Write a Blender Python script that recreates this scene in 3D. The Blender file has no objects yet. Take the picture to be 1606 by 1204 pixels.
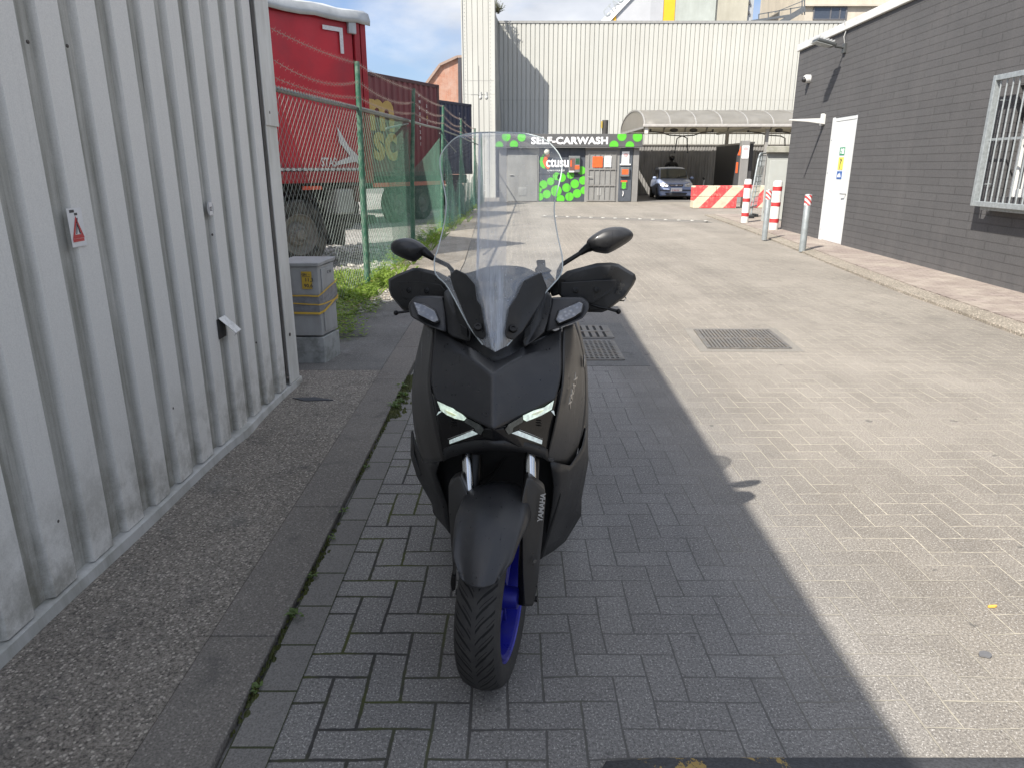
import bpy, math, random
from mathutils import Vector, Matrix
R = math.radians
SC = bpy.context.scene
COL = SC.collection
random.seed(7)

# ------------------------------------------------------------ camera
CAM_H = 1.55
PITCH = R(17.034)
FPX = 1113.0            # focal length for a picture 1606 wide
cd = bpy.data.cameras.new('camera')
cd.sensor_width = 36.0
cd.lens = FPX / 1606 * 36.0
cd.clip_start = 0.05
cd.clip_end = 2000
cam = bpy.data.objects.new('camera', cd)
COL.objects.link(cam)
cam.location = (0, 0, CAM_H)
cam.rotation_euler = (math.pi / 2 - PITCH, 0, 0)
SC.camera = cam

# ------------------------------------------------------------ light
SUN_AZ = R(42.0)        # shadows run to the right and away
SUN_EL = R(45.2)
w = bpy.data.worlds.new('World')
SC.world = w
w.use_nodes = True
nt = w.node_tree
nt.nodes.clear()
_o = nt.nodes.new('ShaderNodeOutputWorld')
_b = nt.nodes.new('ShaderNodeBackground')
_s = nt.nodes.new('ShaderNodeTexSky')
_s.sky_type = 'NISHITA'
_s.sun_disc = False
_s.sun_elevation = SUN_EL
_s.sun_rotation = SUN_AZ + math.pi
_s.air_density = 1.0
_s.dust_density = 1.5
_s.ozone_density = 1.5
_tc = nt.nodes.new('ShaderNodeTexCoord')
_mp = nt.nodes.new('ShaderNodeMapping')
_mp.inputs['Scale'].default_value = (1.0, 1.0, 2.2)
_mp.inputs['Location'].default_value = (0.55, 0.2, 0.3)
_n = nt.nodes.new('ShaderNodeTexNoise')
_n.inputs['Scale'].default_value = 2.6
_n.inputs['Detail'].default_value = 9
_n.inputs['Roughness'].default_value = 0.55
_r = nt.nodes.new('ShaderNodeValToRGB')
_r.color_ramp.elements[0].position = 0.43
_r.color_ramp.elements[0].color = (0.12, 0.12, 0.12, 1)
_r.color_ramp.elements[1].position = 0.60
_r.color_ramp.elements[1].color = (0.88, 0.88, 0.88, 1)
_n2 = nt.nodes.new('ShaderNodeTexNoise')
_n2.inputs['Scale'].default_value = 5.0
_n2.inputs['Detail'].default_value = 7
_r2 = nt.nodes.new('ShaderNodeValToRGB')
_r2.color_ramp.elements[0].position = 0.38
_r2.color_ramp.elements[0].color = (4.6, 4.8, 5.2, 1)
_r2.color_ramp.elements[1].position = 0.64
_r2.color_ramp.elements[1].color = (7.9, 7.9, 8.0, 1)
_m = nt.nodes.new('ShaderNodeMix')
_m.data_type = 'RGBA'
L = nt.links.new
L(_tc.outputs['Generated'], _mp.inputs['Vector'])
L(_mp.outputs[0], _n.inputs['Vector'])
L(_mp.outputs[0], _n2.inputs['Vector'])
L(_n.outputs['Fac'], _r.inputs['Fac'])
L(_n2.outputs['Fac'], _r2.inputs['Fac'])
L(_r.outputs['Color'], _m.inputs['Factor'])
_lb = nt.nodes.new('ShaderNodeMix'); _lb.data_type = 'RGBA'; _lb.blend_type = 'MULTIPLY'; _lb.inputs['Factor'].default_value = 1.0
_cr = nt.nodes.new('ShaderNodeCombineColor')
for _k, _v in ((0, 0.60), (1, 0.66), (2, 0.80)): _cr.inputs[_k].default_value = _v
_lm = nt.nodes.new('ShaderNodeMix'); _lm.data_type = 'RGBA'
_m2 = nt.nodes.new('ShaderNodeMapRange'); _m2.inputs['From Min'].default_value = 0.30; _m2.inputs['From Max'].default_value = 0.60
_s3 = nt.nodes.new('ShaderNodeSeparateXYZ'); L(_tc.outputs['Generated'], _s3.inputs[0]); L(_s3.outputs[2], _m2.inputs['Value'])
L(_m2.outputs[0], _lm.inputs['Factor']); L(_cr.outputs[0], _lm.inputs['A']); _lm.inputs['B'].default_value = (1, 1, 1, 1)
L(_s.outputs['Color'], _lb.inputs['A']); L(_lm.outputs['Result'], _lb.inputs['B'])
L(_lb.outputs['Result'], _m.inputs['A'])
_sx = nt.nodes.new('ShaderNodeSeparateXYZ'); L(_tc.outputs['Generated'], _sx.inputs[0])
_mr = nt.nodes.new('ShaderNodeMapRange'); L(_sx.outputs[2], _mr.inputs['Value'])
_mr.inputs['From Min'].default_value = 0.30; _mr.inputs['From Max'].default_value = 0.60
_mr.inputs['To Min'].default_value = 0.66; _mr.inputs['To Max'].default_value = 1.0
_lo = nt.nodes.new('ShaderNodeMix'); _lo.data_type = 'RGBA'; _lo.blend_type = 'MULTIPLY'
_lo.inputs['Factor'].default_value = 1.0
L(_r2.outputs['Color'], _lo.inputs['A']); L(_mr.outputs[0], _lo.inputs['B'])
L(_lo.outputs['Result'], _m.inputs['B'])
L(_m.outputs['Result'], _b.inputs['Color'])
_b.inputs['Strength'].default_value = 0.098
L(_b.outputs[0], _o.inputs['Surface'])

sl = bpy.data.lights.new('sun', 'SUN')
sl.energy = 3.9
sl.angle = R(0.53)
sl.color = (1.0, 0.945, 0.86)
so = bpy.data.objects.new('sun', sl)
COL.objects.link(so)
sd = Vector((math.sin(SUN_AZ) * math.cos(SUN_EL), math.cos(SUN_AZ) * math.cos(SUN_EL), -math.sin(SUN_EL)))
so.rotation_euler = sd.to_track_quat('-Z', 'Y').to_euler()
so.location = (-10, -10, 15)

SC.view_settings.view_transform = 'Standard'
SC.view_settings.look = 'None'
SC.view_settings.gamma = 1.0
SC.view_settings.exposure = 1.16

# ------------------------------------------------------------ placing helpers (a measured pixel at a chosen real depth)
_c, _sn = math.cos(PITCH), math.sin(PITCH)
def ray(px, py):
    u = (px - 803) / FPX; v = (602 - py) / FPX
    return Vector((u, _c + v * _sn, -_sn + v * _c))
def P(px, py, Y):
    d = ray(px, py); t = Y / d.y
    return Vector((d.x * t, Y, CAM_H + d.z * t))
def G(px, py, z=0.0):
    d = ray(px, py); t = (z - CAM_H) / d.z
    return Vector((d.x * t, d.y * t, z))

# ------------------------------------------------------------ materials
class NT:
    def __init__(s, name):
        s.m = bpy.data.materials.new(name); s.m.use_nodes = True
        s.t = s.m.node_tree; s.t.nodes.clear()
        s.out = s.n('ShaderNodeOutputMaterial')
    def n(s, typ, **kw):
        nd = s.t.nodes.new(typ)
        for k, v in kw.items():
            if k.startswith('i_'):
                nd.inputs[k[2:].replace('_', ' ')].default_value = v
            else: setattr(nd, k, v)
        return nd
    def l(s, a, b): s.t.links.new(a, b)
    def put(s, inp, v):
        if isinstance(v, bpy.types.NodeSocket): s.l(v, inp)
        elif v is not None:
            if isinstance(v, (tuple, list)) and len(v) == 3 and inp.type == 'RGBA': v = (*v, 1)
            inp.default_value = v
    def math(s, op, a, b=None, c=None, clamp=False):
        nd = s.n('ShaderNodeMath', operation=op); nd.use_clamp = clamp
        s.put(nd.inputs[0], a)
        if b is not None: s.put(nd.inputs[1], b)
        if c is not None: s.put(nd.inputs[2], c)
        return nd.outputs[0]
    def mix(s, f, a, b, mode='MIX'):
        nd = s.n('ShaderNodeMix', data_type='RGBA', blend_type=mode)
        s.put(nd.inputs['Factor'], f); s.put(nd.inputs['A'], a); s.put(nd.inputs['B'], b)
        return nd.outputs['Result']
    def ramp(s, f, stops):
        nd = s.n('ShaderNodeValToRGB'); e = nd.color_ramp.elements
        while len(e) < len(stops): e.new(0.5)
        for i, (p, c) in enumerate(stops):
            e[i].position = p
            e[i].color = (c, c, c, 1) if not isinstance(c, tuple) else (*c[:3], 1)
        s.put(nd.inputs[0], f)
        return nd.outputs[0]
    def coord(s, kind='Object'): return s.n('ShaderNodeTexCoord').outputs[kind]
    def scaled(s, vec, sc):
        nd = s.n('ShaderNodeMapping'); nd.inputs['Scale'].default_value = sc
        s.l(vec, nd.inputs['Vector']); return nd.outputs[0]
    def noise(s, vec, scale, detail=4, rough=0.55):
        nd = s.n('ShaderNodeTexNoise'); nd.inputs['Scale'].default_value = scale
        nd.inputs['Detail'].default_value = detail; nd.inputs['Roughness'].default_value = rough
        s.l(vec, nd.inputs['Vector']); return nd.outputs['Fac']
    def vor(s, vec, scale, out='Distance', feature='F1'):
        nd = s.n('ShaderNodeTexVoronoi', feature=feature); nd.inputs['Scale'].default_value = scale
        s.l(vec, nd.inputs['Vector']); return nd.outputs[out]
    def sep(s, vec):
        nd = s.n('ShaderNodeSeparateXYZ'); s.l(vec, nd.inputs[0]); return nd.outputs
    def bump(s, h, strength=0.3, dist=0.01, normal=None):
        nd = s.n('ShaderNodeBump'); nd.inputs['Strength'].default_value = strength
        nd.inputs['Distance'].default_value = dist; s.l(h, nd.inputs['Height'])
        if normal is not None: s.l(normal, nd.inputs['Normal'])
        return nd.outputs[0]
    def bsdf(s, col, rough=0.5, metal=0.0, normal=None, spec=None, **kw):
        b = s.n('ShaderNodeBsdfPrincipled')
        s.put(b.inputs['Base Color'], col); s.put(b.inputs['Roughness'], rough); s.put(b.inputs['Metallic'], metal)
        if normal is not None: s.l(normal, b.inputs['Normal'])
        if spec is not None: b.inputs['Specular IOR Level'].default_value = spec
        for k, v in kw.items(): s.put(b.inputs[k.replace('_', ' ')], v)
        s.l(b.outputs[0], s.out.inputs['Surface'])
        return b
def rgb(r, g, b):
    f = lambda c: ((c / 255 + 0.055) / 1.055) ** 2.4 if c > 10 else c / 255 / 12.92
    return (f(r), f(g), f(b))
def mul(c, k): return tuple(min(1, x * k) for x in c)
_MC = {}
def M(name, col, rough=0.6, metal=0.0, var=0.15, vs=6.0, bump=0.0, bs=60.0, spec=None, dirt=None, ds=3.0, da=0.5, vert=False, **kw):
    """plain procedural material: colour + broad variation + optional dirt + optional fine bump"""
    if name in _MC: return _MC[name]
    s = NT(name); co = s.coord()
    n1 = s.noise(co, vs, 5, 0.6)
    f = s.ramp(n1, [(0.3, 1 - var), (0.7, 1 + var * 0.6 if var < 1 else 1)])
    c = s.mix(1.0, (*col, 1), f, 'MULTIPLY')
    if dirt:
        dv = s.scaled(co, (1, 1, 0.18)) if vert else co
        n2 = s.noise(dv, ds, 6, 0.65)
        c = s.mix(s.math('MULTIPLY', s.ramp(n2, [(0.45, 0.0), (0.68, 1.0)]), da), c, (*dirt, 1))
    nm = None
    if bump: nm = s.bump(s.noise(co, bs, 3, 0.6), bump, 0.004)
    rr = s.math('ADD', s.math('MULTIPLY', s.math('SUBTRACT', n1, 0.5), 0.2), rough, clamp=True)
    s.bsdf(c, rr, metal, nm, spec, **kw)
    _MC[name] = s.m
    return s.m
def emis(name, col, st, base=(0.8, 0.8, 0.8), rough=0.3):
    s = NT(name); n = s.ramp(s.noise(s.scaled(s.coord(), (70, 40, 40)), 1.5, 3), [(.40, 0), (.60, 1)])
    s.bsdf(base, rough, Emission_Color=s.mix(n, (*mul(col, .45), 1), (*col, 1)), Emission_Strength=st)
    return s.m

# ------------------------------------------------------------ objects
ORG = {}
def org(o): return ORG.get(o.name, Vector((0, 0, 0)))
def tag(o, label=None, cat=None, group=None, kind=None):
    if label: o['label'] = label
    if cat: o['category'] = cat
    if group: o['group'] = group
    if kind: o['kind'] = kind
    return o
def thing(name, loc, label, cat, group=None):
    o = bpy.data.objects.new(name, None); COL.objects.link(o)
    o.empty_display_size = 0.2
    o.location = loc; ORG[o.name] = Vector(loc)
    return tag(o, label, cat, group)
def copy_tree(o, loc, rz=None, label=None, parent=None):
    c = o.copy(); COL.objects.link(c)
    if parent is not None: c.parent = parent
    else:
        c.location = loc
        if rz is not None: c.rotation_euler = (0, 0, rz)
        if label: c['label'] = label
    for ch in list(o.children): copy_tree(ch, None, parent=c)
    return c

class MB:
    def __init__(s): s.v = []; s.f = []; s.mi = []; s.cur = 0
    def add(s, vs, fs, mi=None):
        o = len(s.v); s.v += [Vector(v) for v in vs]
        for f in fs: s.f.append([i + o for i in f]); s.mi.append(s.cur if mi is None else mi)
        return s
    def box(s, x0, x1, y0, y1, z0, z1, mi=None, M=None):
        vs = [(x, y, z) for z in (z0, z1) for y in (y0, y1) for x in (x0, x1)]
        if M is not None: vs = [M @ Vector(v) for v in vs]
        return s.add(vs, [(0, 2, 3, 1), (4, 5, 7, 6), (0, 1, 5, 4), (2, 6, 7, 3), (0, 4, 6, 2), (1, 3, 7, 5)], mi)
    def beam(s, a, b, w, h=None, up=(0, 0, 1), mi=None):
        a = Vector(a); b = Vector(b); h = h or w
        d = (b - a).normalized(); u = Vector(up)
        x = d.cross(u)
        if x.length < 1e-4: x = d.cross(Vector((1, 0, 0)))
        x.normalize(); u = x.cross(d).normalized()
        vs = [p + x * sx * w / 2 + u * sy * h / 2 for p in (a, b) for sx, sy in ((-1, -1), (1, -1), (1, 1), (-1, 1))]
        return s.add(vs, [(0, 1, 2, 3), (7, 6, 5, 4), (0, 4, 5, 1), (1, 5, 6, 2), (2, 6, 7, 3), (3, 7, 4, 0)], mi)
    def tube(s, pts, r, n=8, mi=None, caps=True):
        pts = [Vector(p) for p in pts]
        rr = r if isinstance(r, (list, tuple)) else [r] * len(pts)
        t = (pts[1] - pts[0]).normalized()
        x = t.orthogonal().normalized(); vs = []; fs = []
        for i, p in enumerate(pts):
            if i == 0: t = (pts[1] - p)
            elif i == len(pts) - 1: t = (p - pts[i - 1])
            else: t = (pts[i + 1] - pts[i - 1])
            t.normalize(); x = (x - t * x.dot(t)).normalized(); y = t.cross(x)
            for k in range(n):
                a = 2 * math.pi * k / n
                vs.append(p + (x * math.cos(a) + y * math.sin(a)) * rr[i])
        for i in range(len(pts) - 1):
            for k in range(n):
                fs.append((i * n + k, i * n + (k + 1) % n, (i + 1) * n + (k + 1) % n, (i + 1) * n + k))
        if caps:
            fs.append(tuple(range(n - 1, -1, -1))); fs.append(tuple((len(pts) - 1) * n + k for k in range(n)))
        return s.add(vs, fs, mi)
    def lathe(s, prof, c, axis=(0, 0, 1), n=24, mi=None, ref=None):
        c = Vector(c); ax = Vector(axis).normalized()
        x = ax.orthogonal().normalized() if ref is None else Vector(ref).normalized()
        y = ax.cross(x); vs = []; fs = []
        for r, h in prof:
            for k in range(n):
                a = 2 * math.pi * k / n
                vs.append(c + ax * h + (x * math.cos(a) + y * math.sin(a)) * r)
        for i in range(len(prof) - 1):
            for k in range(n):
                fs.append((i * n + k, i * n + (k + 1) % n, (i + 1) * n + (k + 1) % n, (i + 1) * n + k))
        return s.add(vs, fs, mi)
    def prism(s, poly, ext, mi=None):
        poly = [Vector(p) for p in poly]; e = Vector(ext); n = len(poly)
        vs = poly + [p + e for p in poly]
        fs = [tuple(range(n - 1, -1, -1)), tuple(range(n, 2 * n))]
        fs += [(i, (i + 1) % n, n + (i + 1) % n, n + i) for i in range(n)]
        return s.add(vs, fs, mi)
    def grid(s, rows, mi=None, close=False):
        nr = len(rows); nc = len(rows[0]); vs = [p for r in rows for p in r]
        fs = [(i * nc + j, i * nc + j + 1, (i + 1) * nc + j + 1, (i + 1) * nc + j) for i in range(nr - 1) for j in range(nc - 1)]
        if close: fs += [(i * nc + nc - 1, i * nc, (i + 1) * nc, (i + 1) * nc + nc - 1) for i in range(nr - 1)]
        return s.add(vs, fs, mi)
    def ball(s, c, r, n=12, m=8, mi=None, M=None):
        if not isinstance(r, (tuple, list)): r = (r, r, r)
        rows = []
        for i in range(m + 1):
            t = math.pi * i / m
            row = []
            for k in range(n):
                a = 2 * math.pi * k / n
                p = Vector((r[0] * math.sin(t) * math.cos(a), r[1] * math.sin(t) * math.sin(a), r[2] * math.cos(t)))
                if M is not None: p = M @ p
                row.append(Vector(c) + p)
            rows.append(row)
        return s.grid(rows, mi, close=True)
    def build(s, name, mats, parent=None, loc=None, smooth=None, bevel=0, seg=2, sub=0, solid=0, crease=None, off=-1, fix=True):
        o0 = org(parent) if parent is not None else Vector(loc or (0, 0, 0))
        me = bpy.data.meshes.new(name)
        me.from_pydata([tuple(v - o0) for v in s.v], [], s.f)
        if not isinstance(mats, (list, tuple)): mats = [mats]
        for m in mats: me.materials.append(m)
        me.polygons.foreach_set('material_index', s.mi)
        if fix:
            import bmesh
            bm = bmesh.new(); bm.from_mesh(me)
            bmesh.ops.remove_doubles(bm, verts=bm.verts, dist=1e-5)
            bmesh.ops.recalc_face_normals(bm, faces=bm.faces)
            bm.to_mesh(me); bm.free()
        if smooth is not None:
            me.polygons.foreach_set('use_smooth', [True] * len(me.polygons))
            if smooth < 179: me.set_sharp_from_angle(angle=R(smooth))
        me.update()
        o = bpy.data.objects.new(name, me); COL.objects.link(o)
        ORG[o.name] = o0
        if parent is not None: o.parent = parent
        elif loc is not None: o.location = o0
        if crease:
            a = me.attributes.new('crease_edge', 'FLOAT', 'EDGE')
            vals = [crease(me.vertices[e.vertices[0]].co + o0, me.vertices[e.vertices[1]].co + o0) for e in me.edges]
            a.data.foreach_set('value', vals)
        if sub:
            m = o.modifiers.new('subsurf', 'SUBSURF'); m.levels = sub; m.render_levels = sub
        if solid:
            m = o.modifiers.new('solidify', 'SOLIDIFY'); m.thickness = solid; m.offset = off
        if bevel:
            m = o.modifiers.new('bevel', 'BEVEL'); m.width = bevel; m.segments = seg; m.limit_method = 'ANGLE'; m.angle_limit = R(28)
        return o

def text(name, body, size, at, xdir, ydir, mat, parent, ext=0.002, bold=0.0, width=1.0, align='LEFT', shear=0.0, spacing=1.0):
    cu = bpy.data.curves.new(name, 'FONT'); cu.body = body; cu.size = size; cu.extrude = ext; cu.offset = bold
    cu.align_x = align; cu.shear = shear; cu.space_character = spacing; cu.resolution_u = 3
    t = bpy.data.objects.new(name + '_src', cu); COL.objects.link(t)
    dg = bpy.context.evaluated_depsgraph_get()
    me = bpy.data.meshes.new_from_object(t.evaluated_get(dg))
    bpy.data.objects.remove(t); bpy.data.curves.remove(cu)
    x = Vector(xdir).normalized(); y = Vector(ydir).normalized(); z = x.cross(y)
    o0 = org(parent); at = Vector(at)
    for v in me.vertices:
        v.co = at + x * v.co.x * width + y * v.co.y + z * v.co.z - o0
    me.materials.clear(); me.materials.append(mat); me.name = name
    o = bpy.data.objects.new(name, me); COL.objects.link(o); o.parent = parent; ORG[o.name] = o0
    return o
# ============================================================ the ground
def paver_mat():
    s = NT('herringbone_pavers'); co = s.coord(); X, Y, Z = s.sep(co)
    B = 0.11
    x = s.math('DIVIDE', s.math('ADD', X, 20.034), B); y = s.math('DIVIDE', s.math('ADD', Y, 9.996), B)
    # slight wander so that the rows are not ruler straight
    wn = s.noise(co, 1.3, 2); wn2 = s.noise(s.scaled(co, (1, 1, 1)), 2.1, 2)
    x = s.math('ADD', x, s.math('MULTIPLY', s.math('SUBTRACT', wn, 0.5), 0.35))
    y = s.math('ADD', y, s.math('MULTIPLY', s.math('SUBTRACT', wn2, 0.5), 0.35))
    i = s.math('FLOOR', x); j = s.math('FLOOR', y)
    fx = s.math('SUBTRACT', x, i); fy = s.math('SUBTRACT', y, j)
    k = s.math('FLOORED_MODULO', s.math('SUBTRACT', i, j), 4.0)
    eq = lambda v: s.math('COMPARE', k, float(v), 0.1)
    k0, k1, k2, k3 = eq(0), eq(1), eq(2), eq(3)
    hor = s.math('ADD', k0, k1); ver = s.math('ADD', k2, k3)
    u = s.math('ADD', s.math('MULTIPLY', hor, s.math('ADD', fx, k1)), s.math('MULTIPLY', ver, s.math('ADD', fy, k2)))
    v = s.math('ADD', s.math('MULTIPLY', hor, fy), s.math('MULTIPLY', ver, fx))
    d = s.math('MINIMUM', s.math('MINIMUM', u, s.math('SUBTRACT', 2.0, u)), s.math('MINIMUM', v, s.math('SUBTRACT', 1.0, v)))
    ox = s.math('SUBTRACT', i, k1); oy = s.math('SUBTRACT', j, k2)
    cb = s.n('ShaderNodeCombineXYZ'); s.l(ox, cb.inputs[0]); s.l(oy, cb.inputs[1]); s.l(hor, cb.inputs[2])
    wnz = s.n('ShaderNodeTexWhiteNoise'); s.l(cb.outputs[0], wnz.inputs['Vector'])
    rnd = wnz.outputs['Value']
    jn = s.noise(co, 38, 3)
    dj = s.math('ADD', d, s.math('MULTIPLY', s.math('SUBTRACT', jn, 0.5), 0.06))
    # gaps are a little wider on the mossy left
    mr = s.n('ShaderNodeMapRange'); s.l(X, mr.inputs['Value']); mr.inputs['From Min'].default_value = -0.45; mr.inputs['From Max'].default_value = 0.35
    mr.inputs['To Min'].default_value = 1.0; mr.inputs['To Max'].default_value = 0.0
    mossy = mr.outputs[0]
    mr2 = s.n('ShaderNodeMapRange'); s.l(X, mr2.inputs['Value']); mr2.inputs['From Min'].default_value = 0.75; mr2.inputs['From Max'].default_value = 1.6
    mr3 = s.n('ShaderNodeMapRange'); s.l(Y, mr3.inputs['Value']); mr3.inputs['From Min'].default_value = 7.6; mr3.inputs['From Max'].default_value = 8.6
    sunlit_sand = s.math('MAXIMUM', mr2.outputs[0], mr3.outputs[0]); mossy = s.math('MULTIPLY', mossy, s.math('SUBTRACT', 1.0, mr3.outputs[0]))
    jv = s.noise(co, 5.5, 3)
    th = s.math('ADD', s.math('ADD', -0.010, s.math('MULTIPLY', s.math('SUBTRACT', 1.0, sunlit_sand), 0.008)), s.math('ADD', s.math('MULTIPLY', mossy, 0.025), s.math('MULTIPLY', jv, 0.03)))
    joint = s.math('SUBTRACT', 1.0, s.math('DIVIDE', s.math('SUBTRACT', dj, th), 0.022, clamp=True), clamp=True)
    # stone colour with aggregate
    base = s.mix(rnd, (0.176, 0.169, 0.160, 1), (0.198, 0.191, 0.181, 1))
    big = s.noise(co, 0.55, 5, 0.6)
    base = s.mix(1.0, base, s.ramp(big, [(0.3, 0.80), (0.7, 1.16)]), 'MULTIPLY')
    # sunlit lane: warm sunlight painted into the paver colour, up to the shade edge
    base = s.mix(sunlit_sand, base, s.mix(1.0, base, (1.13, 1.06, 0.96, 1), 'MULTIPLY'))
    fn = s.noise(co, 120, 4, 0.75)
    base = s.mix(1.0, base, s.ramp(fn, [(0.32, 0.50), (0.5, 1.0), (0.68, 1.55)]), 'MULTIPLY')
    base = s.mix(s.ramp(s.noise(s.scaled(co, (1, .8, 1)), 165, 3, 0.6), [(0.585, 0.0), (0.64, 0.8)]), base, (0.48, 0.46, 0.43, 1))
    base = s.mix(s.ramp(s.noise(s.scaled(co, (.9, 1, 2)), 150, 3, 0.6), [(0.60, 0.0), (0.66, 0.7)]), base, (0.06, 0.058, 0.06, 1))
    trk_ = s.noise(s.scaled(co, (1.1, .10, 1)), 1.4, 4, .6); base = s.mix(1.0, base, s.ramp(trk_, [(0.35, 0.90), (0.65, 1.10)]), 'MULTIPLY')
    blot = s.noise(co, 1.7, 6, .72); base = s.mix(s.ramp(blot, [(0.58, 0.0), (0.70, 0.28)]), base, (0.095, 0.09, 0.085, 1))
    # joints
    mo = s.noise(co, 3.2, 4)
    jm = s.mix(s.ramp(mo, [(0.45, 0.0), (0.6, 1.0)]), (0.045, 0.043, 0.04, 1), (0.06, 0.068, 0.02, 1))
    jc = s.mix(mossy, (0.115, 0.111, 0.104, 1), jm)
    sn = s.noise(co, 1.6, 3)
    jc = s.mix(s.math('MULTIPLY', sunlit_sand, s.ramp(sn, [(0.38, 0.55), (0.55, 1.0)])), jc, (0.44, 0.40, 0.32, 1))  # sand in the joints, with sunlit edges painted pale along with it
    # old sand and lime stains in the lane
    st = s.noise(co, 2.3, 7, 0.7); stf = s.math('MULTIPLY', s.ramp(st, [(0.64, 0.0), (0.74, 0.5)]), sunlit_sand)
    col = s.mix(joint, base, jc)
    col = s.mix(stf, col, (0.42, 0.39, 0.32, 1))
    sp = s.noise(co, 9.0, 3, 0.5); col = s.mix(s.ramp(sp, [(0.70, 0.0), (0.73, 0.55)]), col, (0.06, 0.06, 0.06, 1))
    h = s.math('ADD', s.math('MULTIPLY', s.math('SUBTRACT', 1.0, joint), 1.0), s.math('MULTIPLY', fn, 0.35))
    h = s.math('ADD', h, s.math('MULTIPLY', rnd, 0.25))
    nm = s.bump(h, 0.5, 0.004)
    s.bsdf(col, s.ramp(fn, [(0.3, 0.75), (0.7, 0.95)]), 0, nm, 0.3)
    return s.m
def concrete_mat(name, a, b, agg=0.5, scale=150, stain=(0.05, 0.05, 0.05), light=None, lf=0.5):
    s = NT(name); co = s.coord()
    n = s.noise(co, 1.4, 6, 0.65); base = s.mix(s.ramp(n, [(0.3, 0.0), (0.7, 1.0)]), (*a, 1), (*b, 1))
    f = s.noise(co, scale, 4, 0.75)
    base = s.mix(1.0, base, s.ramp(f, [(0.3, 1 - agg), (0.5, 1.0), (0.7, 1 + agg)]), 'MULTIPLY')
    vn = s.n('ShaderNodeTexVoronoi'); vn.inputs['Scale'].default_value = scale * 0.9; s.l(co, vn.inputs['Vector'])
    c3 = s.sep(vn.outputs['Color'])
    sp = s.math('MULTIPLY', s.math('GREATER_THAN', c3[0], 0.78), s.math('LESS_THAN', vn.outputs['Distance'], 0.45))
    base = s.mix(s.math('MULTIPLY', sp, agg), base, mul((*b, 1), 2.0) )
    st = s.noise(co, 4.5, 6, 0.7); base = s.mix(s.ramp(st, [(0.56, 0.0), (0.74, 0.6)]), base, (*stain, 1))
    if light:
        l2 = s.noise(co, 2.2, 6, 0.7); base = s.mix(s.ramp(l2, [(0.55, 0.0), (0.72, lf)]), base, (*light, 1))
    nm = s.bump(f, 0.6 * agg + 0.15, 0.005)
    s.bsdf(base, 0.9, 0, nm, 0.25)
    return s.m
def sheet(name, poly, z, mat, thick=0.0):
    mb = MB()
    pts = [(x, y, z) for x, y in poly]
    if thick: mb.prism([(x, y, z - thick) for x, y in poly], (0, 0, thick))
    else: mb.add(pts, [tuple(range(len(pts)))])
    o = mb.build(name, mat)
    tag(o, kind='structure')
    return o

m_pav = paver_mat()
m_agg = concrete_mat('exposed_aggregate_slab', (0.158, 0.142, 0.123), (0.212, 0.192, 0.166), 0.85, 100, light=(0.2, 0.2, 0.19), lf=0.35)
m_edge = concrete_mat('smooth_edging_concrete', (0.142, 0.131, 0.118), (0.182, 0.168, 0.150), 0.45, 130)
m_dirt = concrete_mat('sandy_concrete', (0.22, 0.19, 0.155), (0.34, 0.30, 0.25), 0.45, 90, light=(0.4, 0.37, 0.31))
m_yard = concrete_mat('gravel_yard_ground', (0.16, 0.15, 0.14), (0.30, 0.29, 0.27), 0.8, 38)
m_far = concrete_mat('city_ground', (0.12, 0.12, 0.115), (0.18, 0.175, 0.165), 0.3, 20)

sheet('ground', [(-400, -60), (400, -60), (400, 700), (-400, 700)], -0.012, m_far)
sheet('yard', [(-40, 5.4), (-2.02, 5.4), (-1.78, 18), (-1.5, 40), (-40, 60)], -0.004, m_yard)
KERB = [(4.70, 0.5), (4.80, 5.0), (4.84, 6.54), (4.99, 9.25), (5.2, 11.4), (5.45, 13.7), (5.8, 17.0), (6.06, 20.2), (6.35, 24)]
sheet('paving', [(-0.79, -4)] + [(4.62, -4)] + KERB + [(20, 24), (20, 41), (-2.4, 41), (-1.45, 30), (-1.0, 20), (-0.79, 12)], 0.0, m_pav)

def gutter_mat():
    s = NT('gutter_pavers'); co = s.coord(); X, Y, Z = s.sep(co)
    br = s.n('ShaderNodeTexBrick'); br.offset = 0.0; br.squash = 1.0
    mp = s.n('ShaderNodeMapping'); mp.inputs['Rotation'].default_value = (0, 0, R(90)); mp.inputs['Location'].default_value = (0.04, 0.661, 0)
    s.l(co, mp.inputs['Vector']); s.l(mp.outputs[0], br.inputs['Vector'])
    br.inputs['Scale'].default_value = 1.0; br.inputs['Brick Width'].default_value = 0.222; br.inputs['Row Height'].default_value = 0.127
    br.inputs['Mortar Size'].default_value = 0.0045; br.inputs['Mortar Smooth'].default_value = 0.2; br.inputs['Bias'].default_value = 0
    br.inputs['Color1'].default_value = (0.158, 0.150, 0.140, 1); br.inputs['Color2'].default_value = (0.185, 0.177, 0.165, 1)
    br.inputs['Mortar'].default_value = (0.05, 0.055, 0.03, 1)
    f = s.noise(co, 170, 4, 0.75)
    c = s.mix(1.0, br.outputs['Color'], s.ramp(f, [(0.3, 0.6), (0.5, 1.0), (0.7, 1.45)]), 'MULTIPLY')
    h = s.math('ADD', s.math('SUBTRACT', 1.0, br.outputs['Fac']), s.math('MULTIPLY', f, 0.3))
    s.bsdf(c, 0.9, 0, s.bump(h, 0.5, 0.006), 0.3)
    return s.m
sheet('gutter', [(-0.788, -3), (-0.662, -3), (-0.662, 7.9), (-0.788, 7.9)], 0.004, gutter_mat())

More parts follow.
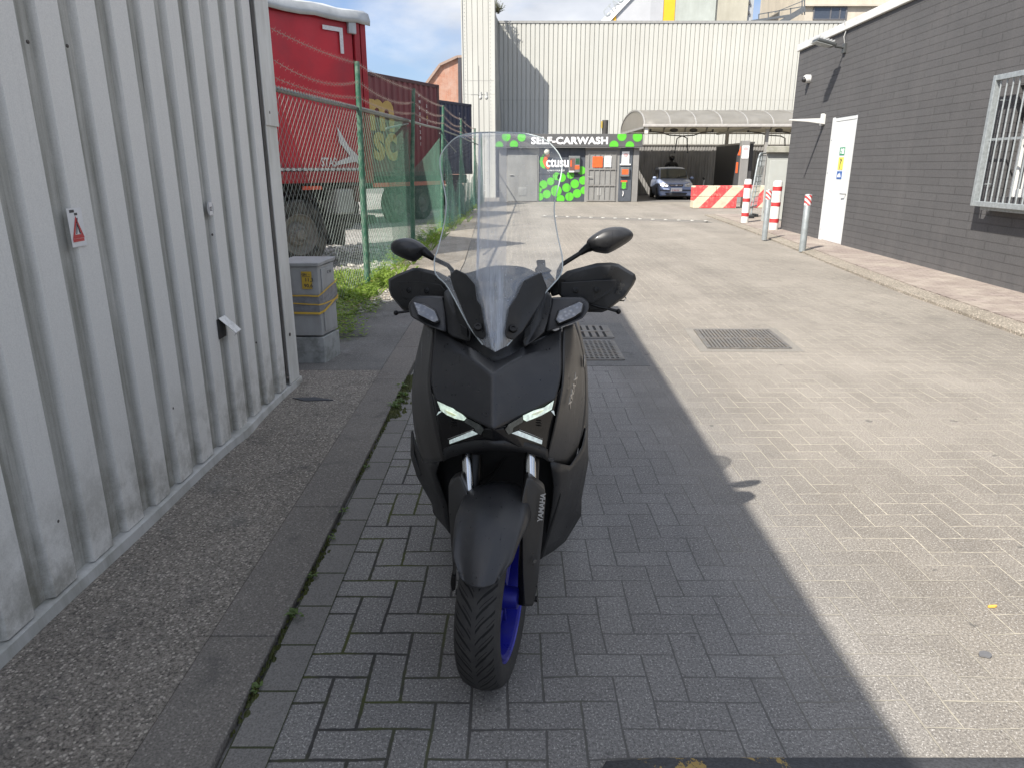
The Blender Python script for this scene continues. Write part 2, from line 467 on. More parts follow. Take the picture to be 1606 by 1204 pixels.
# concrete path by the shed: rough slabs with a smooth edge strip, cut by joints
mb = MB()
ys = [-2.2, 3.95, 5.35]
for a, b in zip(ys, ys[1:]): mb.box(-1.72, -1.0285, a + 0.001, b - 0.001, -0.05, 0.024)
tag(mb.build('path', m_agg, bevel=0.002), kind='structure')
mb = MB()
ys = [-2.2, 0.2, 2.06, 3.02, 5.1, 6.1, 7.2]
for i, (a, b) in enumerate(zip(ys, ys[1:])): mb.box(-1.028, -0.802 + random.uniform(-.002, .002), a + 0.002, b - 0.002, -0.05, 0.0245)
tag(mb.build('path_edging', m_edge, bevel=0.005), kind='structure')
m_mid = concrete_mat('worn_grey_concrete', (0.115, 0.112, 0.105), (0.17, 0.165, 0.155), 0.45, 130, light=(0.30, 0.30, 0.29), lf=0.5)
mb = MB(); mb.prism([(-2.2, 5.36, -0.05), (-1.03, 5.36, -0.05), (-1.03, 8.6, -0.05), (-1.30, 8.6, -0.05), (-2.0, 6.6, -0.05)], (0, 0, 0.072))
tag(mb.build('path', m_mid, bevel=0.004), kind='structure')
mb = MB(); mb.prism([(-1.86, 8.604, -0.05), (-0.80, 8.604, -0.05), (-0.80, 12, -0.05), (-1.0, 20, -0.05), (-1.35, 29, -0.05), (-1.8, 33, -0.05), (-1.9, 18, -0.05)], (0, 0, 0.060))
tag(mb.build('path', m_dirt, bevel=0.004), kind='structure')
mb = MB(); mb.prism([(-1.03, 7.204, -0.05), (-0.80, 7.204, -0.05), (-0.80, 8.6, -0.05), (-1.03, 8.6, -0.05)], (0, 0, 0.070))
tag(mb.build('path_edging', m_mid, bevel=0.004), kind='structure')

# right-hand kerb and pink pavement
def off(poly, d): return [(x + d, y) for x, y in poly]
m_kerb = concrete_mat('gravelly_kerb', (0.19, 0.168, 0.135), (0.27, 0.24, 0.20), 0.8, 60)
mb = MB()
for (a, b) in zip(KERB, KERB[1:]):
    mb.prism([(a[0], a[1], -0.05), (a[0] + .30, a[1], -0.05), (b[0] + .30, b[1], -0.05), (b[0], b[1], -0.05)], (0, 0, 0.085))
tag(mb.build('kerb', m_kerb, fix=True, bevel=0.006), kind='structure')
def pink_mat():
    s = NT('pink_pavement_bricks'); co = s.coord()
    br = s.n('ShaderNodeTexBrick'); br.offset = 0.5
    mp = s.n('ShaderNodeMapping'); mp.inputs['Rotation'].default_value = (0, 0, R(3)); s.l(co, mp.inputs['Vector']); s.l(mp.outputs[0], br.inputs['Vector'])
    for k, v in {'Scale': 1.0, 'Brick Width': 0.20, 'Row Height': 0.10, 'Mortar Size': 0.0055, 'Mortar Smooth': 0.3, 'Bias': 0.0}.items(): br.inputs[k].default_value = v
    br.inputs['Color1'].default_value = (0.22, 0.18, 0.16, 1); br.inputs['Color2'].default_value = (0.29, 0.245, 0.22, 1); br.inputs['Mortar'].default_value = (0.14, 0.115, 0.10, 1)
    n = s.noise(co, 1.7, 6, 0.7); c = s.mix(s.ramp(n, [(0.4, 0.0), (0.7, 0.6)]), br.outputs['Color'], (0.40, 0.36, 0.30, 1))
    f = s.noise(co, 130, 3, 0.7); c = s.mix(1.0, c, s.ramp(f, [(0.3, 0.75), (0.7, 1.25)]), 'MULTIPLY')
    s.bsdf(c, 0.9, 0, s.bump(s.math('SUBTRACT', 1.0, br.outputs['Fac']), 0.6, 0.006), 0.25)
    return s.m
poly = [(x + .302, y, -0.05) for x, y in KERB] + [(12, 24, -0.05), (12, 0.5, -0.05)]
mb = MB(); mb.prism(poly, (0, 0, 0.093))
tag(mb.build('pavement', pink_mat()), kind='structure')

# ------------------------------------------------------------ drains
m_cast = M('cast_iron', (0.22, 0.21, 0.195), 0.6, 0.6, 0.3, 20, 0.3, 90, dirt=(0.22, 0.18, 0.13), ds=12, da=0.6)
m_hole = M('drain_dark', (0.03, 0.029, 0.027), 0.9)
m_pit = concrete_mat('drain_surround', (0.17, 0.16, 0.145), (0.23, 0.215, 0.19), 0.3, 160, light=(0.33, 0.30, 0.26))
def drain(name, corners, label, group, nbars, cross, bar=0.4, loc=None, z=0.006, surround=None):
    """corners: near-left, near-right, far-right, far-left on the ground"""
    A, Bc, Cc, D = [Vector((x, y, 0)) for x, y in corners]
    t = thing(name, (A + Bc + Cc + D) / 4, label, 'drain', group)
    def at(u, v, zz=0): return A.lerp(Bc, u).lerp(D.lerp(Cc, u), v) + Vector((0, 0, zz))
    if surround:
        mb = MB(); g = surround
        mb.prism([at(-g, -g, -0.02), at(1 + g, -g, -0.02), at(1 + g, 1 + g, -0.02), at(-g, 1 + g, -0.02)], (0, 0, 0.024))
        mb.build('surround', m_pit, t)
    mb = MB(); mb.add([at(0, 0, z), at(1, 0, z), at(1, 1, z), at(0, 1, z)], [(0, 1, 2, 3)]); mb.build('pit', m_hole, t)
    mb = MB(); fw = 0.028
    for p, q in ((at(0, 0), at(1, 0)), (at(1, 0), at(1, 1)), (at(1, 1), at(0, 1)), (at(0, 1), at(0, 0))):
        mb.beam(p + Vector((0, 0, z)), q + Vector((0, 0, z)), fw, 0.014)
    mb.build('frame', m_cast, t)
    mb = MB()
    pitch = (Bc - A).length / nbars
    for i in range(nbars):
        u = (i + 0.5) / nbars
        mb.beam(at(u, 0.03, z + .004), at(u, 0.97, z + .004), pitch * bar, 0.010)
    for j in range(cross):
        v = (j + 1) / (cross + 1); mb.beam(at(0.02, v, z + .0055), at(0.98, v, z + .0055), pitch * bar * 1.2, 0.010)
    mb.build('grating', m_cast, t)
    return t
drain('storm_drain', [(1.745, 6.10), (2.468, 6.10), (2.526, 6.84), (1.803, 6.84)], 'wide slotted iron drain cover in the sunlit paving', None, 22, 1, 0.62, surround=0.13)
sh = 0.008
drain('storm_drain', [(0.37, 5.72), (0.93, 5.72), (0.93, 6.38), (0.37, 6.38)], 'nearer square mesh drain grate in the shade right behind the motor scooter', None, 13, 11, 0.42)
drain('storm_drain', [(0.41, 6.50), (0.95, 6.50), (0.95, 7.02), (0.41, 7.02)], 'farther slotted drain grate in the shade, just beyond the square mesh grate', None, 8, 1, 0.62)
mb = MB(); mb.prism([(0.2, 5.55, -0.02), (1.12, 5.55, -0.02), (1.12, 7.2, -0.02), (0.2, 7.2, -0.02)], (0, 0, 0.0235))
tag(mb.build('drain_apron', concrete_mat('drain_apron_tar', (0.14, 0.137, 0.13), (0.19, 0.185, 0.175), 0.35, 140)), kind='structure')

# ------------------------------------------------------------ speed bumps
def bump_mat(name, base, yel, thr=0.5, sc=11):
    s = NT(name); co = s.coord(); X, Y, Z = s.sep(co)
    f = s.noise(co, 120, 3, 0.7); b = s.mix(1.0, (*base, 1), s.ramp(f, [(0.3, 0.6), (0.7, 1.5)]), 'MULTIPLY')
    w1 = s.math('FRACT', s.math('MULTIPLY', s.math('ADD', s.math('MULTIPLY', X, 1.0), Y), 3.3))
    band = s.math('LESS_THAN', w1, 0.55)
    wear = s.noise(s.scaled(co, (1, 0.5, 1)), sc, 6, 0.8)
    lim = s.math('LESS_THAN', X, yel[1])
    ff = s.math('MULTIPLY', s.math('MULTIPLY', band, s.math('GREATER_THAN', wear, thr)), lim)
    c = s.mix(ff, b, (*yel[0], 1))
    s.bsdf(c, 0.75, 0, s.bump(f, 0.4, 0.004), 0.35)
    return s.m
def hump(name, p0, p1, wid, hgt, mat, label, rnd=0.25, studs=None):
    p0 = Vector((*p0, 0)); p1 = Vector((*p1, 0)); d = (p1 - p0); Ln = d.length; d.normalize(); n = Vector((-d.y, d.x, 0))
    t = thing(name, (p0 + p1) / 2, label, 'speed bump')
    prof = [(-0.5, 0.0), (-0.46, 0.35), (-0.36, 0.65), (-0.18, 0.95), (0, 1.0), (0.18, 0.95), (0.36, 0.65), (0.46, 0.35), (0.5, 0.0)]
    rows = []
    N = 24
    for i in range(N + 1):
        a = i / N * Ln
        e = min(a, Ln - a); k = 1.0 if e > rnd else math.sqrt(max(0.0, 1 - (1 - e / rnd) ** 2))
        rows.append([p0 + d * a + n * (q * wid * k) + Vector((0, 0, 0.003 + h * hgt * min(1, k * 1.2))) for q, h in prof])
    mb = MB(); mb.grid(rows); mb.build('ramp', mat, t, smooth=40)
    if studs:
        for i in range(studs):
            a = (i + 0.5) / studs * Ln; c = p0 + d * a - n * wid * 0.22
            mb = MB(); mb.lathe([(0.0, 0.022), (0.045, 0.018), (0.06, 0.0)], c + Vector((0, 0, hgt * 0.9)), n=10)
            mb.build('stud', M('stud_metal', (0.6, 0.58, 0.52), 0.4, 0.7), t, smooth=40)
    return t
hump('speed_bump', (0.12, 1.33), (3.4, 1.33), 0.46, 0.045, bump_mat('worn_rubber', (0.055, 0.057, 0.062), ((0.36, 0.25, 0.08), -1.02), 0.53, 22), 'dark speed bump with worn yellow chevrons at the very bottom of the picture', 0.2)
hump('speed_bump', (0.9, 23.1), (5.75, 20.75), 0.42, 0.05, bump_mat('old_rubber', (0.14, 0.132, 0.12), ((0.3, 0.24, 0.1), -50), 0.9), 'thin dark studded speed bump crossing the lane before the carwash', 0.5, 14)

# small litter on the paving
def bit(name, px, py, sx, sy, mat, label, cat, rz=0.0):
    g = G(px, py); mb = MB(); n = 9; ring = []
    for k in range(n):
        a = 2 * math.pi * k / n; r = random.uniform(0.75, 1.1)
        x, y = math.cos(a) * sx * r, math.sin(a) * sy * r
        ring.append((g.x + x * math.cos(rz) - y * math.sin(rz), g.y + x * math.sin(rz) + y * math.cos(rz), 0.003))
    mb.prism(ring, (0, 0, 0.006)); tag(mb.build(name, mat, loc=(g.x, g.y, 0)), label, cat)
bit('litter', 1556, 952, 0.024, 0.006, M('orange_butt', (0.75, 0.42, 0.08), 0.7), 'small orange cigarette butt on the sunlit paving', 'litter', 0.1)
bit('pebble', 1545, 1028, 0.024, 0.016, M('grey_pebble', (0.13, 0.13, 0.135), 0.8), 'flat dark grey stone on the sunlit paving near the right edge', 'pebble')
# ============================================================ the corrugated shed on the left
def clad_mat(name, crown, pan, xfun, grime=0.6, streak=True):
    """painted sheet: the recessed pans carry grey-green dirt, streaks run down; colour by real depth of the rib"""
    s = NT(name); co = s.coord(); X, Y, Z = s.sep(co)
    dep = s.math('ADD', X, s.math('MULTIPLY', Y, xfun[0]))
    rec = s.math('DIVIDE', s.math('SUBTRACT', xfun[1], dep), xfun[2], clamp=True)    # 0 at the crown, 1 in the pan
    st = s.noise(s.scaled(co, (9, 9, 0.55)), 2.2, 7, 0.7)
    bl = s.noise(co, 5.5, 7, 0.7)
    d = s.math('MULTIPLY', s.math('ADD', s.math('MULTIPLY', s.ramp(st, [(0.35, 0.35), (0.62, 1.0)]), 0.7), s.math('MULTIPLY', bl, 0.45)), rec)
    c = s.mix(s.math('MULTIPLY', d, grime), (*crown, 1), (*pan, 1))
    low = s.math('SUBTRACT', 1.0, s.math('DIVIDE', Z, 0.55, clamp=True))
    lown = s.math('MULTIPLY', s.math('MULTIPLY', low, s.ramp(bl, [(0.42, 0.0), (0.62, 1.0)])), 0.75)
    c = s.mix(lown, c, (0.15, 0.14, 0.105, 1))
    fs = s.ramp(s.noise(s.scaled(co, (14, 14, 0.35)), 4, 6, 0.75), [(0.56, 0.0), (0.72, 0.55)])
    c = s.mix(s.math('MULTIPLY', fs, s.math('ADD', 0.25, rec)), c, (0.16, 0.16, 0.14, 1))
    g = s.noise(co, 190, 3, 0.7); c = s.mix(1.0, c, s.ramp(g, [(0.3, 0.90), (0.7, 1.08)]), 'MULTIPLY')
    s.bsdf(c, 0.62, 0.0, s.bump(s.noise(co, 25, 4, 0.6), 0.12, 0.006), 0.35)
    return s.m
SX = lambda y: -1.575 - 0.022 * (5.0 - y)          # wall line (crowns)
SHEDTOP = 4.20
shed = thing('shed', (-1.7, 5.0, 0), 'white corrugated metal shed with grey dirt streaks, filling the left side', 'shed')
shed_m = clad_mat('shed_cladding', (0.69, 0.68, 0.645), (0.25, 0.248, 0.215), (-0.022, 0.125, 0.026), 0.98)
def ribwall(name, x_of, y0, y1, z0, z1, pitch, mats, parent, depth=0.036, phase=0.0, fr=(0.47, 0.55, 0.92, 1.0), axis='Y', stagger=0.0):
    """trapezoidal sheet: crown fr[0], slope to fr[1], pan to fr[2], slope to 1"""
    mb = MB(); ys = []; k = -1
    while y0 + (k - 1) * pitch < y1 + pitch:
        b = y0 + k * pitch + phase
        for f, dd in ((0.0, 0), (fr[0], 0), (fr[1], depth), (fr[2], depth)): ys.append((b + f * pitch, dd))
        k += 1
    pts = [(y, d) for y, d in ys if y0 <= y <= y1]
    lo = []; hi = []
    def pt(y, d, z): return (x_of(y) - d, y, z) if axis == 'Y' else (y, x_of(y) + d, z)
    zs = [z0, (z0 + z1) / 2, z1]
    rows = [[pt(y, d, z + (stagger * (d > 0) if z == z0 else 0)) for y, d in pts] for z in zs]
    mb.grid(rows)
    return mb.build(name, mats, parent, fix=False)
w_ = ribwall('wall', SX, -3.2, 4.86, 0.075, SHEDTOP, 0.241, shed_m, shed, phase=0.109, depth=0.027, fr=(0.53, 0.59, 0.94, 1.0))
m_shedw = M('shed_white_trim', (0.50, 0.50, 0.48), 0.6, 0, 0.12, 4, dirt=(0.2, 0.2, 0.16), ds=7, da=0.6, vert=True)
mb = MB()     # rest of the box: back, far end, roof, set behind the sheet
mb.prism([(-1.64, 4.93, 0.05), (-5.4, 5.42, 0.05), (-5.4, -3.2, 0.05), (SX(-3.2) - .06, -3.2, 0.05)], (0, 0, SHEDTOP - 0.07))
mb.build('inner_walls', m_shedw, shed)
mb = MB(); mb.prism([(-1.57, 5.0, SHEDTOP - .02), (-5.6, 5.52, SHEDTOP - .02), (-5.6, -3.4, SHEDTOP - .02), (SX(-3.4) + .005, -3.4, SHEDTOP - .02)], (0, 0, 0.05))
mb.build('roof', m_shedw, shed)
mb = MB()     # kick plate along the bottom, bent near the far end
rows = []
for i in range(60):
    y = -3.2 + i / 59 * 8.24
    wob = 0.004 * math.sin(y * 5.1) + (0.02 * math.exp(-((y - 3.95) / 0.14) ** 2))
    x = SX(y) + 0.016 + wob
    rows.append([(x - 0.075, y, 0.082), (x, y, 0.066 + 0.3 * wob), (x + 0.004, y, 0.022), (x - 0.03, y, 0.018)])
mb.grid(rows); mb.build('kick_plate', m_shedw, shed, smooth=30, solid=0.002)
mb = MB()
mb.prism([(-1.572, 4.80, 0.075), (-1.566, 4.80, 0.075), (-1.562, 5.005, 0.075), (-1.70, 5.012, 0.075), (-1.70, 5.006, 0.075), (-1.569, 4.999, 0.075)], (0, 0, 1.74))
mb.build('corner_flashing', M('flashing_white', (0.64, 0.64, 0.61), 0.55, 0, 0.08, 4, dirt=(0.33, 0.32, 0.27), ds=7, da=0.5, vert=True), shed)
mb = MB()
mb.prism([(-1.566, 4.79, 1.80), (-1.560, 4.79, 1.80), (-1.550, 5.015, 1.80), (-1.70, 5.025, 1.80), (-1.70, 5.019, 1.80), (-1.556, 5.010, 1.80)], (0, 0, 2.40))
mb.build('corner_flashing', M('flashing_white', (0.64, 0.64, 0.61), 0.55, 0, 0.08, 4, dirt=(0.33, 0.32, 0.27), ds=7, da=0.5, vert=True), shed)
m_rivet = M('rivet', (0.10, 0.09, 0.08), 0.6, 0.4)
for z in (0.42, 1.88): MB().ball((-1.560, 4.87, z), (0.006, 0.013, 0.013), 8, 5).build('rivet', m_rivet, shed)
for y, z in ((2.62, 1.95), (2.84, 1.97), (1.98, 1.05), (3.2, 0.45), (2.3, 0.33), (3.86, 1.2), (4.3, 0.5)): MB().ball((SX(y) - 0.002, y, z), (0.005, 0.007, 0.007), 8, 5).build('rivet', m_rivet, shed)
# bent letter flap with the dark slot behind it
c = Vector((SX(3.83), 3.83, 0.70))
mb = MB(); mb.box(c.x + .001, c.x + .004, 3.775, 3.875, 0.645, 0.755); mb.build('slot', m_hole, shed)
mb = MB(); mb.add([(c.x + .006, 3.79, .760), (c.x + .006, 3.875, .760), (c.x + .075, 3.915, .672), (c.x + .075, 3.835, .668), (c.x + .062, 3.915, .655), (c.x + .062, 3.838, .651)], [(0, 1, 2, 3), (3, 2, 4, 5)])
mb.build('flap', M('flap_white', (0.72, 0.72, 0.70), 0.5, dirt=(0.3, 0.3, 0.27), ds=40, da=0.5), shed, solid=0.003)
# stickers
m_wh = M('sticker_white', (0.70, 0.70, 0.70), 0.4, var=0.06, vs=30)
m_rd = M('sticker_red', (0.50, 0.05, 0.055), 0.45, var=0.15, vs=60)
m_bk = M('sticker_black', (0.05, 0.05, 0.055), 0.5)
def WS(y, z, d=0.003): return Vector((SX(y) + d, y, z))
ys0, zs0 = 2.655, 1.262
mb = MB(); mb.prism([WS(ys0, zs0), WS(ys0 + .088, zs0), WS(ys0 + .088, zs0 + .140), WS(ys0, zs0 + .140)], (0.0015, 0, 0))
stk = mb.build('warning_sticker', m_wh, shed)
tag(stk, 'white sticker with a red warning triangle')
mb = MB(); T = [(0.008, 0.030), (0.080, 0.030), (0.044, 0.112)]; I = [(0.026, 0.044), (0.062, 0.044), (0.044, 0.088)]
for a in range(3):
    b = (a + 1) % 3
    mb.add([WS(ys0 + T[a][0], zs0 + T[a][1], .0055), WS(ys0 + T[b][0], zs0 + T[b][1], .0055), WS(ys0 + I[b][0], zs0 + I[b][1], .0055), WS(ys0 + I[a][0], zs0 + I[a][1], .0055)], [(0, 1, 2, 3)])
mb.box(SX(ys0) + .0052, SX(ys0) + .0062, ys0 + .008, ys0 + .080, zs0 + .018, zs0 + .029)
mb.build('triangle', m_rd, stk)
mb = MB()
for (a, b, e, f) in ((.014, .124, .042, .134), (.040, .113, .066, .122)): mb.box(SX(ys0) + .005, SX(ys0) + .0058, ys0 + a, ys0 + e, zs0 + b, zs0 + f)
mb.beam(WS(ys0 + .034, zs0 + .046, .0056), WS(ys0 + .052, zs0 + .104, .0056), .004, .001); mb.beam(WS(ys0 + .056, zs0 + .046, .0056), WS(ys0 + .044, zs0 + .09, .0056), .004, .001)
mb.build('figure', m_bk, stk)
mb = MB(); cz = 1.335; cy = 3.86
mb.lathe([(0.0, .0035), (0.040, .0035), (0.040, 0.001)], WS(cy, cz, .002), (1, 0, 0), 24); st2 = mb.build('round_sticker', M('sticker_grey', (0.42, 0.44, 0.46), 0.4), shed)
mb = MB(); mb.box(SX(cy) + .0062, SX(cy) + .0072, cy - .020, cy + .020, cz - .032, cz + .032); mb.build('sticker_panel', m_wh, st2)
text('number', '02', 0.032, WS(cy - .016, cz - .012, .0082), (0, 1, 0), (0, 0, 1), m_bk, st2, 0.0004)

# ============================================================ grey electricity cabinet
cab = thing('utility_cabinet', (-1.62, 5.75, 0), 'grey electrical cabinet bound with grey and yellow tape beside the corner of the shed', 'cabinet')
m_cab = M('cabinet_plastic', (0.36, 0.365, 0.36), 0.6, 0, 0.12, 5, dirt=(0.2, 0.2, 0.18), ds=6, da=0.5, vert=True)
m_cabb = M('cabinet_plinth', (0.33, 0.34, 0.33), 0.75, 0, 0.15, 6, dirt=(0.07, 0.075, 0.06), ds=8, da=0.75)
A = Vector((-1.525, 5.57, 0)); ex = Vector((-1, 0.0, 0)); ey = Vector((0.19, 0.98, 0)).normalized()
W_, D_ = 0.33, 0.30
def cq(u, v, z): return A + ex * u + ey * v + Vector((0, 0, z))
def cbox(u0, u1, v0, v1, z0, z1): return MB().prism([cq(u0, v0, z0), cq(u1, v0, z0), cq(u1, v1, z0), cq(u0, v1, z0)], (0, 0, z1 - z0))
cbox(-.008, W_, 0.0, D_, 0.0, 0.232).build('plinth', m_cabb, cab, bevel=0.006)
cbox(0, W_, 0.004, D_, 0.245, 0.80).build('housing', m_cab, cab, bevel=0.006)
mb = MB(); mb.prism([cq(-.015, -.012, .80), cq(W_, -.012, .80), cq(W_, D_ + .01, .815), cq(-.015, D_ + .01, .815)], (0, 0, 0.028)); mb.build('lid', m_cab, cab, bevel=0.005)
mb = MB(); mb.prism([cq(-.002, .05, .27), cq(-.002, .27, .27), cq(-.002, .27, .775), cq(-.002, .05, .775)], (ey.y * .006, -ey.x * .006, 0)); mb.build('door', m_cab, cab, bevel=0.003)
text('writing', 'C W', 0.035, cq(-.012, .15, .725), ey, (0, 0, 1), M('pen_dark', (0.08, 0.08, 0.08), 0.7), cab, .0005)
m_tape = M('duct_tape', (0.21, 0.215, 0.225), 0.42, 0.1, 0.25, 25, 0.6, 30)
m_yt = M('yellow_tape', (0.62, 0.40, 0.06), 0.5, 0, 0.1, 20, 0.3, 60)
def tape(z0f, z1f, z0r, z1r, mat, off_=0.006, name='tape', h=0.05, wob=0.006):
    mb = MB(); rows = []
    for i in range(9):
        u = W_ * (1 - i / 8); rows.append((cq(u, -off_, 0), z0f + (z0f - z1f) * 0 + (z1f - z0f) * i / 8))
    for i in range(1, 9):
        rows.append((cq(-off_ - .005, D_ * i / 8 + .001, 0), z0r + (z1r - z0r) * i / 8))
    g = []
    for p, z in rows:
        zz = z + random.uniform(-wob, wob)
        g.append([Vector((p.x, p.y, zz - h / 2)), Vector((p.x, p.y, zz + h / 2))])
    mb.grid(g); return mb.build(name, mat, cab, solid=0.001)
tape(.545, .55, .55, .60, m_tape, .0065, h=.06); tape(.50, .50, .50, .57, m_tape, .0085, h=.05); tape(.455, .45, .46, .53, m_tape, .0105, h=.055)
tape(.487, .475, .455, .50, m_tape, .0120, h=.03)
tape(.575, .570, .585, .655, m_yt, .014, 'yellow_tape', .012, .002); tape(.520, .500, .498, .505, m_yt, .015, 'yellow_tape', .010, .001)
tape(.440, .432, .432, .525, m_yt, .016, 'yellow_tape', .018, .002)
sgn = MB().prism([cq(.045, -.006, .625), cq(.125, -.006, .625), cq(.125, -.006, .762), cq(.045, -.006, .762)], (0, -.004, 0)).build('yellow_sign', M('gas_sign_yellow', (0.50, 0.34, 0.04), 0.5, 0, 0.1, 20), cab, bevel=0.003)
for i, (tx, sz, u, z) in enumerate((('GN', .026, .120, .730), ('-', .03, .066, .730), ('11,3', .040, .100, .684), ('90,6', .040, .108, .638))):
    text('sign_text', tx, sz, cq(u, -.0115, z), (1, 0, 0), (0, 0, 1), m_bk, sgn, .0005, .0006)
MB().beam(cq(.118, -.0112, .722), cq(.055, -.0112, .722), .001, .003).build('sign_rule', m_bk, sgn)

# ============================================================ weeds, moss, stones
def leafmat(name, a, b):
    s = NT(name); co = s.coord('Object'); n = s.noise(co, 14, 3)
    c = s.mix(s.ramp(n, [(0.3, 0), (0.7, 1)]), (*a, 1), (*b, 1))
    bs = s.n('ShaderNodeBsdfPrincipled'); s.l(c, bs.inputs['Base Color']); bs.inputs['Roughness'].default_value = 0.55
    tr = s.n('ShaderNodeBsdfTranslucent'); s.l(s.mix(1.0, c, (1.3, 1.5, 0.5, 1), 'MULTIPLY'), tr.inputs['Color'])
    mx = s.n('ShaderNodeMixShader'); mx.inputs[0].default_value = 0.35; s.l(bs.outputs[0], mx.inputs[1]); s.l(tr.outputs[0], mx.inputs[2]); s.l(mx.outputs[0], s.out.inputs['Surface'])
    return s.m
m_weed = leafmat('weed_green', (0.13, 0.21, 0.035), (0.26, 0.35, 0.07)); m_moss = leafmat('moss', (0.045, 0.055, 0.012), (0.09, 0.10, 0.02))
m_dry = leafmat('dry_stem', (0.28, 0.24, 0.12), (0.38, 0.32, 0.18))
def leaf(mb, p, d, l, w_, up=0.5, mi=0):
    d = Vector((d[0], d[1], 0)).normalized(); sd_ = Vector((-d.y, d.x, 0)); z = Vector((0, 0, 1))
    a = p; b = p + d * l * .5 + z * l * up * .6; c_ = p + d * l + z * l * up * .55
    mb.add([a, b + sd_ * w_ / 2, c_, b - sd_ * w_ / 2], [(0, 1, 2, 3)], mi)
def weeds(mb, region, n, h=(0.08, 0.35), lw=(0.03, 0.07)):
    for _ in range(n):
        x, y = region(); p = Vector((x, y, 0.0)); H = random.uniform(*h); lean = Vector((random.uniform(-.3, .3), random.uniform(-.3, .3), 1)).normalized()
        m_ = max(4, int(H / 0.022))
        for i in range(m_):
            q = p + lean * H * (i + .5) / m_
            a = random.uniform(0, 6.28); leaf(mb, q, (math.cos(a), math.sin(a)), random.uniform(*lw), random.uniform(0.012, 0.03), random.uniform(-.2, .7), 0 if random.random() < .93 else 1)
mb = MB()
def reg1():
    while True:
        x = random.uniform(-2.7, -1.32); y = random.uniform(6.3, 9.6)
        edge = -1.42 if y < 8.2 else -1.62
        if x < edge + 0.07 * math.sin(y * 7) and random.random() < (0.35 + 0.65 * min(1, (edge - x) * 4)): return x, y
weeds(mb, reg1, 900, (0.05, 0.30))
o = mb.build('weeds', [m_weed, m_dry], fix=False); tag(o, 'bright green weeds growing round the nearest green fence post', 'weeds', kind='stuff')
mb = MB()
def reg2():
    y = random.uniform(9.4, 34); x = -1.78 + (y - 10) * 0.012 + random.gauss(-0.12, .13)
    return x, y
weeds(mb, reg2, 620, (0.05, 0.34), (0.04, 0.10))
o = mb.build('weeds', [m_weed, m_dry], fix=False); tag(o, 'strip of green weeds along the foot of the farther fence', 'weeds', kind='stuff')
mb = MB()
def blades(mb, x, y, n, h):
    for _ in range(n):
        a = random.uniform(0, 6.28); p = Vector((x + random.uniform(-.02, .02), y + random.uniform(-.02, .02), 0)); t_ = Vector((math.cos(a), math.sin(a), 0)); H = random.uniform(.5, 1) * h
        s_ = Vector((-t_.y, t_.x, 0)) * 0.004
        mb.add([p - s_, p + s_, p + t_ * H * .5 + Vector((0, 0, H * .8)) + s_ * .7, p + t_ * H + Vector((0, 0, H))], [(0, 1, 2, 3)])
for _ in range(260):
    y = random.uniform(8.4, 30); blades(mb, -1.75 + (y - 10) * 0.014 + random.gauss(-.05, .12), y, 7, random.uniform(.08, .22))
for _ in range(240):
    blades(mb, random.uniform(-2.5, -1.72), random.uniform(8.4, 10.2), 7, random.uniform(.08, .2))
o = mb.build('grass', m_weed, fix=False); tag(o, 'sunlit grass tufts under the chain link fence', 'grass', kind='stuff')
# moss and tiny weeds in the gutter joint
mb = MB()
def mossball(x, y, r, h):
    n = 7; ring = []
    for k in range(n):
        a = 6.283 * k / n; ring.append((x + math.cos(a) * r * random.uniform(.6, 1.1), y + math.sin(a) * r * 1.8 * random.uniform(.6, 1.1), 0.004))
    mb.add(ring + [(x, y, h)], [(k, (k + 1) % n, n) for k in range(n)])
for _ in range(620):
    y = random.uniform(1.3, 5.2)
    if math.sin(y * 3.1 + 1) + math.sin(y * 7.7) < random.uniform(-.9, 1.6): continue
    mossball(-0.794 + random.gauss(0, .007), y, random.uniform(.004, .010), random.uniform(.008, .022))
for _ in range(500):
    y = random.uniform(4.3, 5.25); mossball(-0.80 + random.gauss(0.01, .03), y, random.uniform(.008, .016), random.uniform(.01, .03))
o = mb.build('moss', m_moss, fix=False); tag(o, 'moss filling the joint between the concrete path and the pavers', 'moss', kind='stuff')
mb = MB()
for (x, y, s_, n) in ((-0.772, 2.19, 0.05, 11), (-0.782, 1.82, .035, 9), (-0.785, 2.45, .032, 10), (-0.780, 2.75, .03, 8), (-.782, 3.0, .035, 8), (-.775, 3.5, .03, 8), (-.79, 4.5, .06, 14), (-.76, 4.75, .06, 14), (-.80, 4.95, .06, 14), (-.76, 4.6, .05, 12)):
    for k in range(n):
        a = random.uniform(0, 6.28); leaf(mb, Vector((x + random.uniform(-.01, .01), y + random.uniform(-.012, .012), 0.012)), (math.cos(a), math.sin(a)), s_ * random.uniform(.5, 1.1), s_ * .33, random.uniform(.2, .9))
o = mb.build('weeds', leafmat('gutter_weed', (0.08, 0.13, 0.04), (0.15, 0.21, 0.07)), fix=False); tag(o, 'tiny leafy weeds sprouting from the mossy joint by the path', 'weeds', kind='stuff')
